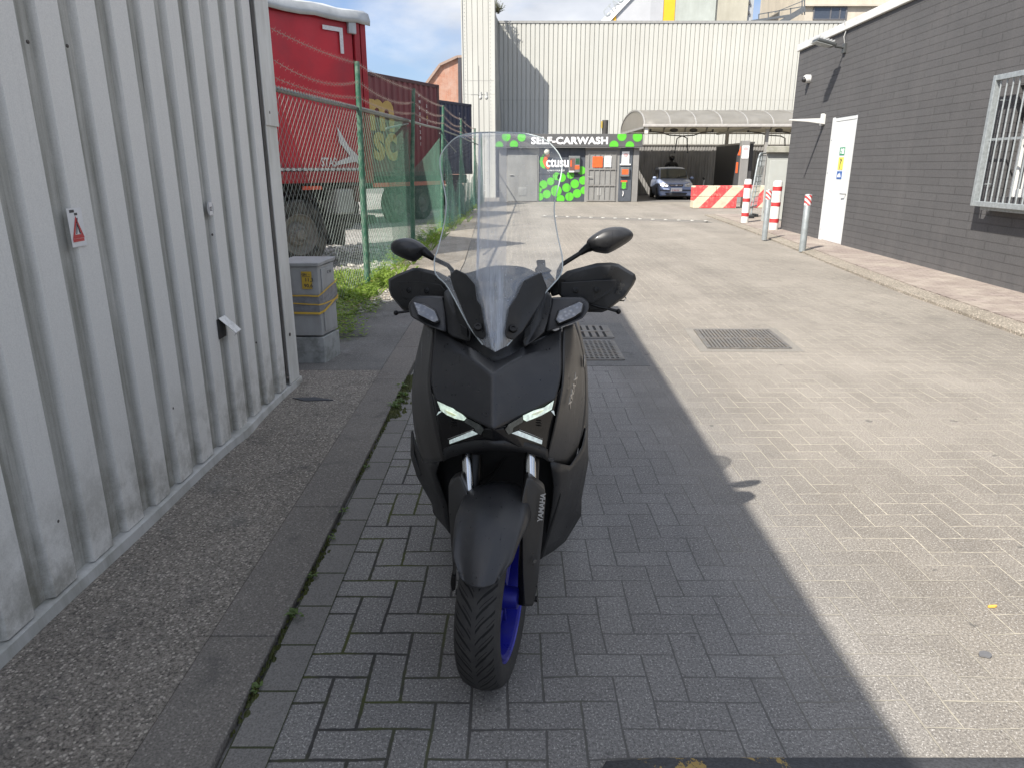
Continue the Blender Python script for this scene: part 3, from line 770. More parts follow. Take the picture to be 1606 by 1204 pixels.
# stones
m_st = M('rubble_stone', (0.38, 0.36, 0.32), 0.9, 0, 0.4, 14, 0.5, 60)
mb = MB()
for _ in range(900):
    if random.random() < .35: x, y, r = random.uniform(-1.95, -1.4), random.uniform(7.6, 9.8), random.uniform(.008, .03)
    else: x, y, r = random.uniform(-4.6, -2.1), random.uniform(9.5, 15), random.uniform(.015, .05)
    mb.ball((x, y, r * .4 - .005), (r, r * random.uniform(.6, 1.1), r * .6), 6, 4)
o = mb.build('gravel', m_st, smooth=50, fix=False); tag(o, 'pale loose gravel and rubble on the yard behind the fence', 'gravel', kind='stuff')
for (px, py, r, lab) in ((571, 463, .035, 'small white stone at the foot of the nearest fence post'), (612, 440, .03, 'second pale stone lying in the weeds near the fence')):
    g = G(px, py); mb = MB(); mb.ball((g.x, g.y, r * .5), (r * 1.3, r, r * .7), 9, 6); tag(mb.build('stone', M('white_stone', (0.6, 0.58, 0.54), 0.8, 0, .3, 30), loc=(g.x, g.y, 0), smooth=40), lab, 'stone')
g = G(487, 632); mb = MB(); mb.prism([(g.x - .13, g.y + .03, .022), (g.x - .03, g.y - .03, .022), (g.x + .16, g.y - .01, .022), (g.x + .02, g.y + .05, .022)], (0, 0, .008))
tag(mb.build('slate_piece', M('dark_slate', (0.05, 0.053, 0.062), 0.6), loc=(g.x, g.y, 0)), 'dark flat shard of slate by the shed corner', 'slate')
g = G(552, 395); 
# ============================================================ chain link fence
m_gp = M('green_post', (0.03, 0.115, 0.07), 0.5, 0, 0.2, 9, dirt=(0.22, 0.25, 0.2), ds=9, da=0.5)
m_wire = M('galvanised_wire', (0.20, 0.24, 0.22), 0.5, 0.3, 0.3, 5)
m_gw = M('green_wire', (0.07, 0.17, 0.12), 0.5, 0.1, 0.3, 5)
m_rail = M('galvanised_rail', (0.20, 0.21, 0.20), 0.5, 0.4, 0.3, 12, 0.3, 70)
FP = [(-2.12, 6.3), (-1.875, 9.2), (-1.82, 13.2), (-1.72, 17.9), (-1.60, 23.0), (-1.45, 28.5), (-1.35, 33.0)]
RH = [2.20, 2.22, 2.31, 2.40, 2.42, 2.4, 2.4]
fence = thing('chain_link_fence', (-1.875, 9.2, 0), 'green chain link fence topped with barbed wire between the lane and the truck yard', 'fence')
random.seed(11)
for i, ((x, y), h) in enumerate(zip(FP, RH)):
    mb = MB(); top = h + 0.52; lean = (0.0, 0.03, 0.12, 0.10, 0.05, 0.05, 0)[i]
    mb.tube([(x, y, -0.05), (x + lean * .3, y, h * .6), (x + lean, y, top)], [0.042, 0.04, 0.03], 10)
    mb.build('post', m_gp, fence, smooth=40)
mb = MB()
for a in range(len(FP) - 1):
    p = Vector((*FP[a], RH[a])); q = Vector((*FP[a + 1], RH[a + 1]))
    mb.tube([p, (p + q) / 2 + Vector((0, 0, -.01)), q], 0.022, 8)
    n = int((q - p).length / 0.075)
    if a < 2:
        for k in range(n): # wire wound round the rail
            c_ = p.lerp(q, (k + .5) / n); d_ = (q - p).normalized(); s_ = Vector((d_.y, -d_.x, 0))
            mb.tube([c_ + Vector((0, 0, .028)) , c_ + s_ * .028 + d_ * .01, c_ - Vector((0, 0, .03)) + d_ * .02, c_ - s_ * .028 + d_ * .03, c_ + Vector((0, 0, .028)) + d_ * .04], .004, 4)
mb.build('top_rail', m_rail, fence, smooth=40)
def chain(p, q, zb, ztp, ztq, cell, r, mat, sagf=0.0, coh=0.02):
    p = Vector((*p, 0)); q = Vector((*q, 0)); d = q - p; Ln = d.length; d.normalize(); nrm = Vector((-d.y, d.x, 0))
    mb = MB(); n = int(Ln / cell)
    for k in range(n):
        s0 = (k + .5) * cell; u = s0 / Ln; zt = ztp + (ztq - ztp) * u; m_ = int((zt - zb) / cell)
        vs = []; fs = []
        for j in range(m_ + 1):
            sgn_ = 1 if ((j + k) % 2) else -1
            z = zt - j * cell
            w_ = coh * math.sin(s0 * 1.3 + z)
            off_ = p + d * (s0 + sgn_ * cell * .5 + 0.03 * math.sin(z * 2.3 + s0 * .6)) + nrm * (w_ * .5 + sgn_ * r * .8) + Vector((0, 0, z))
            for e in (Vector((0, 0, 0)), d * r * 2, (d + nrm * 1.7) * r): vs.append(off_ + e)
        for j in range(m_):
            for e in range(3): fs.append((j * 3 + e, j * 3 + (e + 1) % 3, j * 3 + 3 + (e + 1) % 3, j * 3 + 3 + e))
        mb.add(vs, fs)
    return mb.build('wire_mesh', mat, fence, fix=False)
chain(FP[0], FP[1], 0.02, RH[0], RH[1], 0.050, 0.0022, m_wire)
chain(FP[1], FP[2], 0.02, RH[1], RH[2], 0.055, 0.0024, m_gw)
chain(FP[2], FP[3], 0.02, RH[2] - .9, RH[3] - .2, 0.065, 0.0026, m_gw)
mb = MB()
for a in range(5):
    p = Vector((*FP[a], 0)); q = Vector((*FP[a + 1], 0)); lx = (0.0, 0.03, 0.12, 0.10, 0.05, .05)
    for dz, sag in ((0.50, .05), (0.30, .12), (0.12, .05)):
        A_ = Vector((p.x + lx[a], p.y, RH[a] + dz)); B_ = Vector((q.x + lx[a + 1], q.y, RH[a + 1] + dz)); n = 14; pts = []
        for k in range(n + 1):
            t_ = k / n; pts.append(A_.lerp(B_, t_) - Vector((0, 0, sag * 4 * t_ * (1 - t_) * (1 + .3 * math.sin(a + dz * 9)))))
        mb.tube(pts, 0.0022, 4)
        m_ = int((B_ - A_).length / 0.11)
        for k in range(m_):
            t_ = (k + .5) / m_; c_ = A_.lerp(B_, t_) - Vector((0, 0, sag * 4 * t_ * (1 - t_) * (1 + .3 * math.sin(a + dz * 9))))
            for e in ((.016, .004, .022), (-.016, .006, .018)): mb.tube([c_ - Vector(e), c_ + Vector(e)], 0.0015, 3)
mb.build('barbed_wire', M('barbed_wire', (0.28, 0.22, 0.19), 0.6, 0.5), fence, fix=False)
mb = MB()   # brace
a_ = Vector((*FP[2], RH[2] - .05)); mb.tube([a_, a_ + Vector((-.1, -1.7, -.16))], .016, 6)
b_ = Vector((*FP[3], RH[3] - .1)); mb.tube([b_, b_ + Vector((.35, .4, -.42))], .016, 6)
mb.build('brace', m_rail, fence, smooth=40)
# torn green windbreak netting hung on the fence
def net_mat(name, col, cover, sc=40):
    s = NT(name); co = s.coord(); X, Y, Z = s.sep(co)
    a = s.math('PINGPONG', s.math('MULTIPLY', Z, sc), 0.5); b = s.math('PINGPONG', s.math('MULTIPLY', s.math('ADD', Y, X), sc), 0.5)
    ln = s.math('MAXIMUM', s.math('GREATER_THAN', a, 0.5 - 0.5 * cover), s.math('GREATER_THAN', b, 0.5 - 0.5 * cover))
    n = s.noise(co, 2.5, 5, 0.6); al = s.math('MULTIPLY', s.math('ADD', s.math('MULTIPLY', ln, 0.55), cover), s.ramp(n, [(0.3, 0.7), (0.7, 1.1)]), clamp=True)
    df = s.n('ShaderNodeBsdfPrincipled'); s.put(df.inputs['Base Color'], s.mix(n, (*mul(col, .7), 1), (*mul(col, 1.3), 1))); df.inputs['Roughness'].default_value = 0.7
    tr = s.n('ShaderNodeBsdfTransparent'); mx = s.n('ShaderNodeMixShader')
    s.l(al, mx.inputs[0]); s.l(tr.outputs[0], mx.inputs[1]); s.l(df.outputs[0], mx.inputs[2]); s.l(mx.outputs[0], s.out.inputs['Surface'])
    return s.m
m_net = net_mat('green_netting', (0.05, 0.17, 0.11), 0.20); m_net2 = net_mat('green_netting_dense', (0.06, 0.19, 0.13), 0.30, 28)
def drape(p0, p1, ztop, zbot, mat, folds, amp, nu=40, nv=14, label=None):
    p0 = Vector((*p0, 0)); p1 = Vector((*p1, 0)); d = (p1 - p0).normalized(); n_ = Vector((d.y, -d.x, 0)); rows = []
    for j in range(nv + 1):
        v = j / nv; row = []
        for i in range(nu + 1):
            u = i / nu; zt = ztop(u); z = zt + (zbot - zt) * v
            f = amp * (math.sin(u * folds * 6.28 + v * 2) + .5 * math.sin(u * folds * 15 + 3 * v)) * (0.3 + .7 * v)
            row.append(p0.lerp(p1, u) + n_ * (f + .03) + Vector((0, 0, z)))
        rows.append(row)
    mb = MB(); mb.grid(rows); return tag(mb.build('netting', mat, fence, smooth=180, fix=False), label)
drape((-1.855, 10.9), FP[2], lambda u: 1.35 + .9 * u, 0.05, m_net, 2, .02)
drape((-1.70, 17.9), (-1.58, 23.2), lambda u: 2.30 - 1.45 * math.sin(min(1, u * 1.6) * 1.57) * (1 if u < .62 else max(0.0, 1 - (u - .62) * 3)), 0.03, m_net2, 3, .06)
drape((-1.58, 23.2), (-1.44, 28.6), lambda u: 1.7 - .7 * math.sin(u * 3.14), 0.03, m_net2, 4, .08)
drape((-1.44, 28.6), (-1.34, 33.2), lambda u: 2.0 - .5 * math.sin(u * 3.14), 0.03, m_net2, 4, .08)
drape((-1.66, 18.1), (-1.60, 20.2), lambda u: 2.3 - 1.4 * u, 0.02, m_net2, 2, .05)

# ============================================================ red curtain-side trailer
m_red = M('truck_red_tarp', (0.47, 0.018, 0.03), 0.45, 0, 0.12, 1.5, 0.15, 8, dirt=(0.18, 0.02, 0.03), ds=1.2, da=0.5)
m_redd = M('truck_red_frame', (0.30, 0.014, 0.022), 0.45, 0, 0.15, 4)
m_silver = M('roof_tarp_silver', (0.42, 0.44, 0.45), 0.45, 0.15, 0.25, 3, 0.5, 6)
m_refl = M('reflective_tape', (0.62, 0.60, 0.60), 0.35, 0.2, 0.15, 40)
m_tyre = M('tyre_rubber', (0.022, 0.021, 0.02), 0.8, 0, 0.3, 20, 0.3, 80, dirt=(0.16, 0.15, 0.13), ds=5, da=0.8)
m_rim = M('dusty_rim', (0.20, 0.19, 0.17), 0.8, 0.1, 0.3, 12, dirt=(0.30, 0.27, 0.23), ds=9, da=0.6)
m_under = M('chassis_dark', (0.018, 0.018, 0.02), 0.7, 0, 0.3, 6, dirt=(0.06, 0.055, 0.045), ds=5, da=0.5)
TA = Vector((-2.30, 12.25, 0)); td = Vector((-0.655, -0.756, 0)).normalized(); tn = Vector((-td.y, td.x, 0))  # tn points right/towards the lane
if tn.x < 0: tn = -tn
trk = thing('truck_trailer', TA + td * 3, 'red curtain-sided trailer with silver roof tarp parked behind the fence', 'truck trailer')
def tq(a, b, z): return TA + td * a - tn * b + Vector((0, 0, z))      # a along the side from the rear corner, b into the body
def tbox(a0, a1, b0, b1, z0, z1, mi=None, mb=None):
    mb = mb or MB(); return mb.prism([tq(a0, b0, z0), tq(a1, b0, z0), tq(a1, b1, z0), tq(a0, b1, z0)], (0, 0, z1 - z0), mi)
TL = 9.0
mb = tbox(0.24, TL, 0.03, 2.45, 1.50, 3.72); mb.build('body', m_red, trk)
# curtain with slight vertical waves
rows = []
for j in range(10):
    z = 1.52 + (3.64 - 1.52) * j / 9
    rows.append([tq(0.26 + i * .07, 0.018 - 0.010 * math.sin(i * .9) * math.sin(j * .6 + i * .05), z) for i in range(int((TL - .3) / .07))])
mb = MB(); mb.grid(rows); mb.build('curtain', m_red, trk, smooth=180)
mb = tbox(0.0, 0.10, -0.01, 2.46, 1.28, 3.74); tbox(0.12, 0.22, -0.012, .1, 1.28, 3.74, mb=mb); mb.build('corner_post', m_redd, trk, bevel=0.01)
mb = tbox(0.0, TL, -0.02, 2.46, 1.30, 1.475); mb.build('side_rail', m_redd, trk, bevel=0.012)
mb = tbox(0.24, TL, -0.024, 0.0, 1.49, 1.515); mb.build('buckle_strip', M('buckle_grey', (0.30, 0.29, 0.28), 0.5), trk)
mb = MB()
for i in range(80):
    tbox(0.28 + i * .10, 0.335 + i * .10, -.030, -.0245, 1.482, 1.524, mb=mb)
mb.build('buckle', m_refl, trk)
mb = MB(); prof = [(-.05, 3.65), (-.06, 3.72), (-.02, 3.82), (.10, 3.865), (1.2, 3.91), (2.5, 3.83)]
mb.grid([[tq(-.06 + i * .25, b, z + .012 * math.sin(i * 2.1 + b * 9)) for b, z in prof] for i in range(int((TL + .06) / .25))])
mb.build('roof_tarp', m_silver, trk, smooth=40, solid=0.02)
mb = tbox(0.20, 0.34, -.04, .02, 3.50, 3.67); mb.build('latch', m_silver, trk, bevel=.01)
mb = tbox(0.44, 0.50, 0.0, 0.006, 3.20, 3.56); tbox(0.50, 0.80, 0.0, .006, 3.50, 3.56, mb=mb)
for v in mb.v: v += tn * .012
mb.build('reflective_marking', m_refl, trk)
text('lettering', 'STAS', 0.185, tq(1.00, -0.006, 1.545), -td, (0, 0, 1), m_refl, trk, .002, .004, width=.72)
mb = MB(); lo = [(0.78, 1.56), (0.52, 1.58), (0.36, 1.68), (0.50, 1.62), (0.46, 1.86), (0.66, 2.12), (0.62, 1.83), (0.36, 1.67), (0.24, 1.64)]
mb.prism([tq(.72, -.006, 1.56), tq(.34, -.006, 1.62), tq(.26, -.006, 1.56), tq(.20, -.006, 1.63), tq(.46, -.006, 1.85), tq(.66, -.006, 2.14), tq(.63, -.006, 1.90), tq(.44, -.006, 1.70), tq(.70, -.006, 1.62)], tn * .003)
mb.build('emblem', m_refl, trk)
# running gear
mb = tbox(0.4, TL, .35, 2.1, 1.02, 1.29); mb.build('chassis', m_under, trk)
mb = tbox(-.05, 0.12, .05, 2.4, .62, .76); mb.build('bumper', m_under, trk, bevel=.02)
mb = tbox(0.12, 0.30, .1, 2.3, .98, 1.24); mb.build('tail_lights', M('tail_panel', (0.12, 0.03, 0.03), .4), trk, bevel=.02)
mb = tbox(0.40, 0.72, .02, .5, .80, 1.20); mb.build('battery_box', M('box_grey', (0.30, 0.30, 0.29), 0.6, dirt=(.1, .1, .09), ds=6), trk, bevel=.03)
mb = tbox(1.00, 1.34, .02, .05, 1.20, 1.255); mb.build('marker_strip', M('orange_strip', (0.7, 0.10, 0.05), .4), trk)
def truck_wheel(a, r=.53):
    c_ = tq(a, .10, r + .0)
    mb = MB(); mb.lathe([(r * .60, 0.02), (r * .70, .03), (r * .93, .02), (r, -.02), (r * 1.0, -.30), (r * .9, -.36), (r * .6, -.36)], c_, tn, 40)
    wo = mb.build('wheel', m_tyre, trk, smooth=35)
    mb = MB(); mb.lathe([(r * .62, .012), (r * .58, .02), (r * .55, -.05), (r * .36, -.09), (r * .30, -.03), (r * .16, -.02), (r * .14, .05), (0, .06)], c_, tn, 32)
    u = Vector((0, 0, 1)); v = tn.cross(u)
    for k in range(10):
        an = 6.283 * k / 10; mb.ball(c_ + (u * math.cos(an) + v * math.sin(an)) * r * .24 + tn * -.02, .022, 6, 4)
    mb.build('rim', m_rim, wo, smooth=35)
    mb = MB(); pts = []
    for k in range(15):
        an = R(-20 + 170 * k / 14) ; pts.append((an, r * 1.16))
    rows = [[c_ + (-td * math.cos(an) + u * math.sin(an)) * rr + tn * .03, c_ + (-td * math.cos(an) + u * math.sin(an)) * rr - tn * .36] for an, rr in pts]
    mb.grid(rows); mb.build('mudguard', m_under, trk, smooth=60, solid=.012)
for a in (1.42, 2.75, 4.05): truck_wheel(a)
mb = MB(); mb.prism([tq(.62, .06, .30), tq(.64, .40, .30), tq(.58, .40, .98), tq(.56, .06, .98)], td * -.015); mb.build('mudflap', m_tyre, trk)

# ============================================================ shipping containers on chassis
def cont_mat(name, col, dirt):
    return M(name, col, 0.55, 0, 0.18, 1.6, 0.1, 20, dirt=dirt, ds=2.2, da=0.55, vert=True)
def container(A_, d_, Ln, z0, hgt, mat, mdark, label, back=2.4, chassis=True):
    A_ = Vector((*A_, 0)); d_ = Vector((*d_, 0)).normalized(); n_ = Vector((-d_.y, d_.x, 0))
    if n_.x > 0: n_ = -n_           # n_ points away from the lane
    q = lambda a, b, z: A_ - d_ * a + n_ * b + Vector((0, 0, z))
    t = thing('shipping_container', A_ - d_ * Ln / 2, label, 'shipping container')
    mb = MB(); n = int(Ln / .28); pts = []
    for k in range(n + 1):
        a = .12 + (Ln - .24) * k / n; pp = (Ln - .24) / n
        for f, dd in ((0, .012), (.3, .012), (.5, .05), (.8, .05)):
            if a + f * pp < Ln - .1: pts.append((a + f * pp, dd))
    mb.grid([[q(a, dd, z) for a, dd in pts] for z in (z0 + .12, z0 + hgt - .08)]); mb.build('side_wall', mat, t, fix=False)
    mb = MB(); mb.prism([q(.04, .06, z0 + .05), q(Ln - .04, .06, z0 + .05), q(Ln - .04, back, z0 + .05), q(.04, back, z0 + .05)], (0, 0, hgt - .08)); mb.build('box', mat, t)
    mb = MB()
    for a in (0.0, Ln - .14):
        mb.prism([q(a, 0, z0), q(a + .14, 0, z0), q(a + .14, .14, z0), q(a, .14, z0)], (0, 0, hgt))
        mb.prism([q(a, back - .14, z0), q(a + .14, back - .14, z0), q(a + .14, back, z0), q(a, back, z0)], (0, 0, hgt))
    for z in (z0, z0 + hgt - .1): mb.prism([q(.14, .006, z), q(Ln - .14, .006, z), q(Ln - .14, .12, z), q(.14, .12, z)], (0, 0, .12 if z == z0 else .098))
    mb.build('frame', mdark, t, bevel=.01)
    mb = MB()
    for a in (-.003, Ln - .157):
        for z in (z0 - .003, z0 + hgt - .117): mb.prism([q(a, -.008, z), q(a + .16, -.008, z), q(a + .16, .1, z), q(a, .1, z)], (0, 0, .12))
    mb.build('corner_casting', mdark, t, bevel=.015)
    mb = MB()
    for a in (.04, Ln - .11):
        for z in (z0 + .03, z0 + hgt - .085): mb.prism([q(a, -.011, z), q(a + .07, -.011, z), q(a + .07, -.009, z), q(a, -.009, z)], (0, 0, .05))
    mb.build('casting_hole', m_hole, t)
    return t, q, n_, d_
m_mar = cont_mat('container_maroon', (0.15, 0.033, 0.036), (0.07, 0.018, 0.02)); m_mard = M('container_maroon_dark', (0.07, 0.02, 0.022), .6, dirt=(.03, .012, .012), ds=4)
cA = P(692, 260, 23.0); cB = P(578, 260, 19.6)
dd_ = Vector((cA.x - cB.x, cA.y - cB.y, 0))
CT, cqf, cn, cdv = container((cA.x, cA.y), (dd_.x, dd_.y), 6.06, 1.28, 2.6, m_mar, m_mard, 'maroon shipping container with yellow letters behind the red trailer')
m_yel = M('container_yellow', (0.42, 0.28, 0.07), 0.6, dirt=(.2, .12, .05), ds=6)
dsc = dd_.length
text('logo_letters', 'm', 1.50, cqf(dsc * .97, -.006, 2.50), cdv, (0, 0, 1), m_yel, CT, .002, .05, width=1.05)
text('logo_letters', 'sc', 1.35, cqf(dsc * .93, -.006, 1.75), cdv, (0, 0, 1), m_yel, CT, .002, .05, width=1.0)
m_cw = M('container_white_paint', (0.5, 0.48, 0.46), .6)
for a, z, tx in ((1.15, 3.55, 'G'), ): pass
for k, ch in enumerate('PMSU84201'):
    text('code', ch, .12, cqf(1.18, -.006, 3.45 - k * .165), cdv, (0, 0, 1), m_cw, CT, .001, .003)
for k, ch in enumerate('22G1'):
    text('code', ch, .11, cqf(.78, -.006, 3.2 - k * .155), cdv, (0, 0, 1), m_cw if k != 2 else m_yel, CT, .001, .003)
# chassis under it
chs = thing('container_chassis', cqf(3, 1.2, 0), 'dark skeletal trailer chassis carrying the maroon container', 'trailer chassis')
mb = MB(); mb.prism([cqf(-.3, .5, .95), cqf(6.6, .5, .95), cqf(6.6, 1.9, .95), cqf(-.3, 1.9, .95)], (0, 0, .28)); mb.build('frame', m_under, chs)
def cwheel(a, parent, r=.5):
    c_ = cqf(a, .12, r); ax = -cn
    mb = MB(); mb.lathe([(r * .58, .0), (r * .7, .03), (r * .93, .02), (r, -.02), (r, -.3), (r * .6, -.34)], c_, ax, 28); wo = mb.build('wheel', m_tyre, parent, smooth=35)
    mb = MB(); mb.lathe([(r * .6, 0), (r * .55, -.06), (r * .3, -.08), (r * .16, 0), (0, .04)], c_, ax, 24); mb.build('rim', m_rim, wo, smooth=35)
for a in (.9, 2.2, 4.6, 5.8): cwheel(a, chs)
mb = MB(); mb.prism([cqf(.0, .3, .45), cqf(.12, .3, .45), cqf(.12, 2.1, .45), cqf(.0, 2.1, .45)], (0, 0, .5)); mb.build('bumper', m_under, chs)
mb = MB(); mb.beam(cqf(-.2, -.02, 1.06), cqf(3.6, -.02, 1.06), .05, .11); mb.build('orange_rail', M('orange_rail', (0.70, 0.14, 0.09), .5, dirt=(.3, .1, .07), ds=6), chs)
mb = MB(); mb.prism([cqf(-.6, -.05, .95), cqf(-.18, -.05, 1.0), cqf(-.18, -.05, 1.25), cqf(-.3, -.05, 1.2)], (0, 0, .03)); mb.build('coupling', m_redd, chs)
m_nav = cont_mat('container_navy', (0.022, 0.026, 0.060), (0.012, 0.014, 0.03)); m_navd = M('container_navy_dark', (0.016, 0.018, 0.04), .6)
cC = P(741, 260, 29.6); cD = P(692, 260, 27.6); d2 = Vector((cC.x - cD.x, cC.y - cD.y, 0))
NT2, nq, nn, nd = container((cC.x, cC.y), (d2.x, d2.y), 6.06, 1.25, 2.6, m_nav, m_navd, 'dark blue shipping container beyond the maroon one')
for k in range(8): text('code', 'TRHU3710'[k], .12, nq(.95, -.006, 3.4 - k * .165), nd, (0, 0, 1), m_cw, NT2, .001, .002)
for k in range(6): text('code', '22G140'[k], .10, nq(.55, -.006, 3.3 - k * .15), nd, (0, 0, 1), m_cw, NT2, .001, .002)
ch2 = thing('container_chassis', nq(3, 1.2, 0), 'dark trailer chassis under the blue container, mostly behind green netting', 'trailer chassis')
mb = MB(); mb.prism([nq(-.2, .4, .9), nq(6.3, .4, .9), nq(6.3, 2.0, .9), nq(-.2, 2.0, .9)], (0, 0, .32)); mb.build('frame', m_under, ch2)
for a in (.9, 2.2):
    c_ = nq(a, .12, .5); mb = MB(); mb.lathe([(.1, .02), (.3, .0), (.35, .03), (.47, .02), (.5, -.02), (.5, -.3), (.3, -.34)], c_, -nn, 24); mb.build('wheel', m_tyre, ch2, smooth=35)

# ============================================================ brick building far behind the containers
bb = thing('brick_building', P(700, 170, 62) * 1.0 - Vector((0, 0, P(700, 170, 62).z)), 'orange brick building with a sloping gable behind the containers', 'building')
def brick_mat(name, c1, c2, mo, bw, bh, mort=0.01, rot=None, bumps=0.5, wear=0.4, wearcol=(0.5, 0.45, 0.4)):
    s = NT(name); co = s.coord(); X, Y, Z = s.sep(co)
    cb = s.n('ShaderNodeCombineXYZ'); s.l(s.math('ADD', X, Y) if rot is None else (Y if rot == 'Y' else X), cb.inputs[0]); s.l(Z, cb.inputs[1])
    br = s.n('ShaderNodeTexBrick'); s.l(cb.outputs[0], br.inputs['Vector'])
    for k, v in {'Scale': 1.0, 'Brick Width': bw, 'Row Height': bh, 'Mortar Size': mort, 'Mortar Smooth': 0.3, 'Bias': 0.0}.items(): br.inputs[k].default_value = v
    br.inputs['Color1'].default_value = (*c1, 1); br.inputs['Color2'].default_value = (*c2, 1); br.inputs['Mortar'].default_value = (*mo, 1)
    n = s.noise(co, 1.1, 6, 0.7); c = s.mix(s.ramp(n, [(0.42, 0.0), (0.72, wear)]), br.outputs['Color'], (*wearcol, 1))
    f = s.noise(co, 45, 4, 0.7); c = s.mix(1.0, c, s.ramp(f, [(0.3, 0.85), (0.7, 1.15)]), 'MULTIPLY')
    lowb = s.math('MULTIPLY', s.math('SUBTRACT', 1.0, s.math('DIVIDE', Z, 0.45, clamp=True)), s.ramp(s.noise(s.scaled(co, (1, 1, .5)), 5, 5, .7), [(.35, .15), (.65, .75)])); c = s.mix(lowb, c, (*wearcol, 1))
    rn = s.ramp(s.noise(s.scaled(co, (3, 3, .25)), 1.6, 6, .7), [(.5, 0), (.72, .4)]); c = s.mix(rn, c, (*mul(wearcol, .9), 1))
    h = s.math('ADD', s.math('SUBTRACT', 1.0, br.outputs['Fac']), s.math('MULTIPLY', f, 0.3))
    s.bsdf(c, 0.85, 0, s.bump(h, bumps, 0.012), 0.3)
    return s.m
YB = 62.0
pts = [P(664, 300, YB), P(664, 138, YB), P(690, 102, YB), P(717, 90, YB), P(760, 88, YB), P(760, 300, YB)]
pts[0].z = pts[-1].z = -0.2
mb = MB(); mb.prism(pts, (0, 9, 0)); mb.build('wall', brick_mat('orange_brick', (0.36, 0.15, 0.09), (0.42, 0.19, 0.12), (0.33, 0.22, 0.17), 0.24, 0.085, 0.012, rot='X'), bb)
mb = MB(); ring = [P(663, 139, YB - .1), P(690, 102, YB - .1), P(717, 89.5, YB - .1), P(762, 87.5, YB - .1)]
for a, b in zip(ring, ring[1:]): mb.beam(a, b, .25, .18)
mb.build('coping', M('brick_coping', (0.3, 0.22, 0.18), .8), bb)
mb = MB(); a = P(721, 89, YB - .12); b = P(722, 200, YB - .12); mb.beam(a, b, .28, .15, up=(0, 1, 0)); mb.build('downpipe', M('dark_pipe', (0.05, 0.05, 0.06), .5), bb)
mb = MB(); a = P(663, 165, YB - .12); b = P(721, 168, YB - .12); mb.beam(a, b, .15, .35); mb.build('sill_band', M('pale_band', (0.5, 0.46, 0.4), .8), bb)
# ============================================================ big cream warehouse behind
YW = 41.0
def cream_mat(name, col, dirt):
    s = NT(name); co = s.coord(); X, Y, Z = s.sep(co)
    n = s.noise(s.scaled(co, (1.2, 1.2, 0.08)), 1.6, 6, 0.65)
    c = s.mix(s.ramp(n, [(0.42, 0.0), (0.75, 0.45)]), (*col, 1), (*dirt, 1))
    n2 = s.noise(co, 0.35, 4); c = s.mix(1.0, c, s.ramp(n2, [(0.3, 0.93), (0.7, 1.04)]), 'MULTIPLY')
    z1 = s.math('COMPARE', Z, 4.95, 0.018); c = s.mix(s.math('MULTIPLY', z1, 0.35), c, (0.25, 0.25, 0.22, 1))
    s.bsdf(c, 0.5, 0, None, 0.35); return s.m
m_cream = cream_mat('cream_cladding', (0.475, 0.475, 0.44), (0.40, 0.39, 0.35))
m_trim = M('grey_trim', (0.30, 0.30, 0.29), .5)
wh = thing('warehouse', (8, YW, 0), 'long cream ribbed metal warehouse closing off the far end', 'warehouse')
def flatribs(x0, x1, y, z0, z1, pitch, depth, mat, parent, gap=0.14, name='wall', axis='X', xfix=None, dirn=1):
    mb = MB(); pts = []; n = int((x1 - x0) / pitch)
    for k in range(n + 1):
        b = x0 + k * pitch
        for f, dd in ((0, 0.0), (1 - 2 * gap, 0.0), (1 - gap * 1.35, depth), (1 - gap * .65, depth)):
            if b + f * pitch <= x1: pts.append((b + f * pitch, dd))
    if axis == 'X': rows = [[(a, y + d, z) for a, d in pts] for z in (z0, (z0 + z1) / 2, z1)]
    else: rows = [[(xfix + dirn * d, a, z) for a, d in pts] for z in (z0, (z0 + z1) / 2, z1)]
    mb.grid(rows); return mb.build(name, mat, parent, fix=False)
WT = 8.81
flatribs(-0.9, 24, YW, 0, WT - .12, 0.24, 0.05, m_cream, wh)
mb = MB(); mb.box(-1.2, 24.2, YW + .06, YW + 20, 0, WT - .1); mb.build('core', m_cream, wh)
mb = MB(); mb.box(-1.0, 24.2, YW - .03, YW + .5, WT - .115, WT); mb.build('coping', m_trim, wh)
mb = MB()
for k in range(70): mb.box(-.9 + k * .36, -.82 + k * .36, YW - .012, YW - .004, WT - .24, WT - .15)
# ---- tower / end block
tw = thing('tower', (-1.6, 39.5, 0), 'tall cream ribbed metal block standing forward of the warehouse wall', 'tower')
XT0, XT1, YT = -2.44, -0.88, 37.9
flatribs(XT0, XT1, YT, 0, 9.95, 0.262, 0.04, m_cream, tw, gap=.05)
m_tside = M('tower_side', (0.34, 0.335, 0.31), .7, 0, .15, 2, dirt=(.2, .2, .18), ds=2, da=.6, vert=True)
prof = [(YT + .045, 0), (YT + .045, 9.93), (38.3, 9.86), (38.6, 9.80), (38.62, 9.62), (39.2, 9.52), (39.24, 9.36), (39.9, 9.24), (39.94, 9.1), (40.6, 8.98), (41.0, 8.90), (47, 8.90), (47, 0)]
mb = MB(); mb.prism([(XT0 + .01, y, z) for y, z in prof], (XT1 - XT0 - .01, 0, 0)); mb.build('core', m_cream, tw)
mb = MB(); mb.prism([(XT1 + .002, y, z) for y, z in prof[:-2] + [(YW - .01, 8.89), (YW - .01, 0)]][:0] or [(XT1 + .002, y, z) for y, z in prof[:10]] + [(XT1 + .12, YW - .04, 8.85), (XT1 + .40, YW - .04, 0)], (.03, 0, 0))
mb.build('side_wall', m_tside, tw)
mb = MB(); mb.box(XT1 - .015, XT1 + .04, YT - .045, YT + .06, 0, 9.97); mb.box(XT0 - .02, XT0 + .035, YT - .045, YT + .06, 0, 9.97); mb.build('corner_trim', m_cream, tw)
mb = MB()
for k in range(60):
    for x in (XT1 - .20, XT0 + .12): mb.box(x, x + .03, YT - .012, YT - .003, .2 + k * .165, .225 + k * .165)
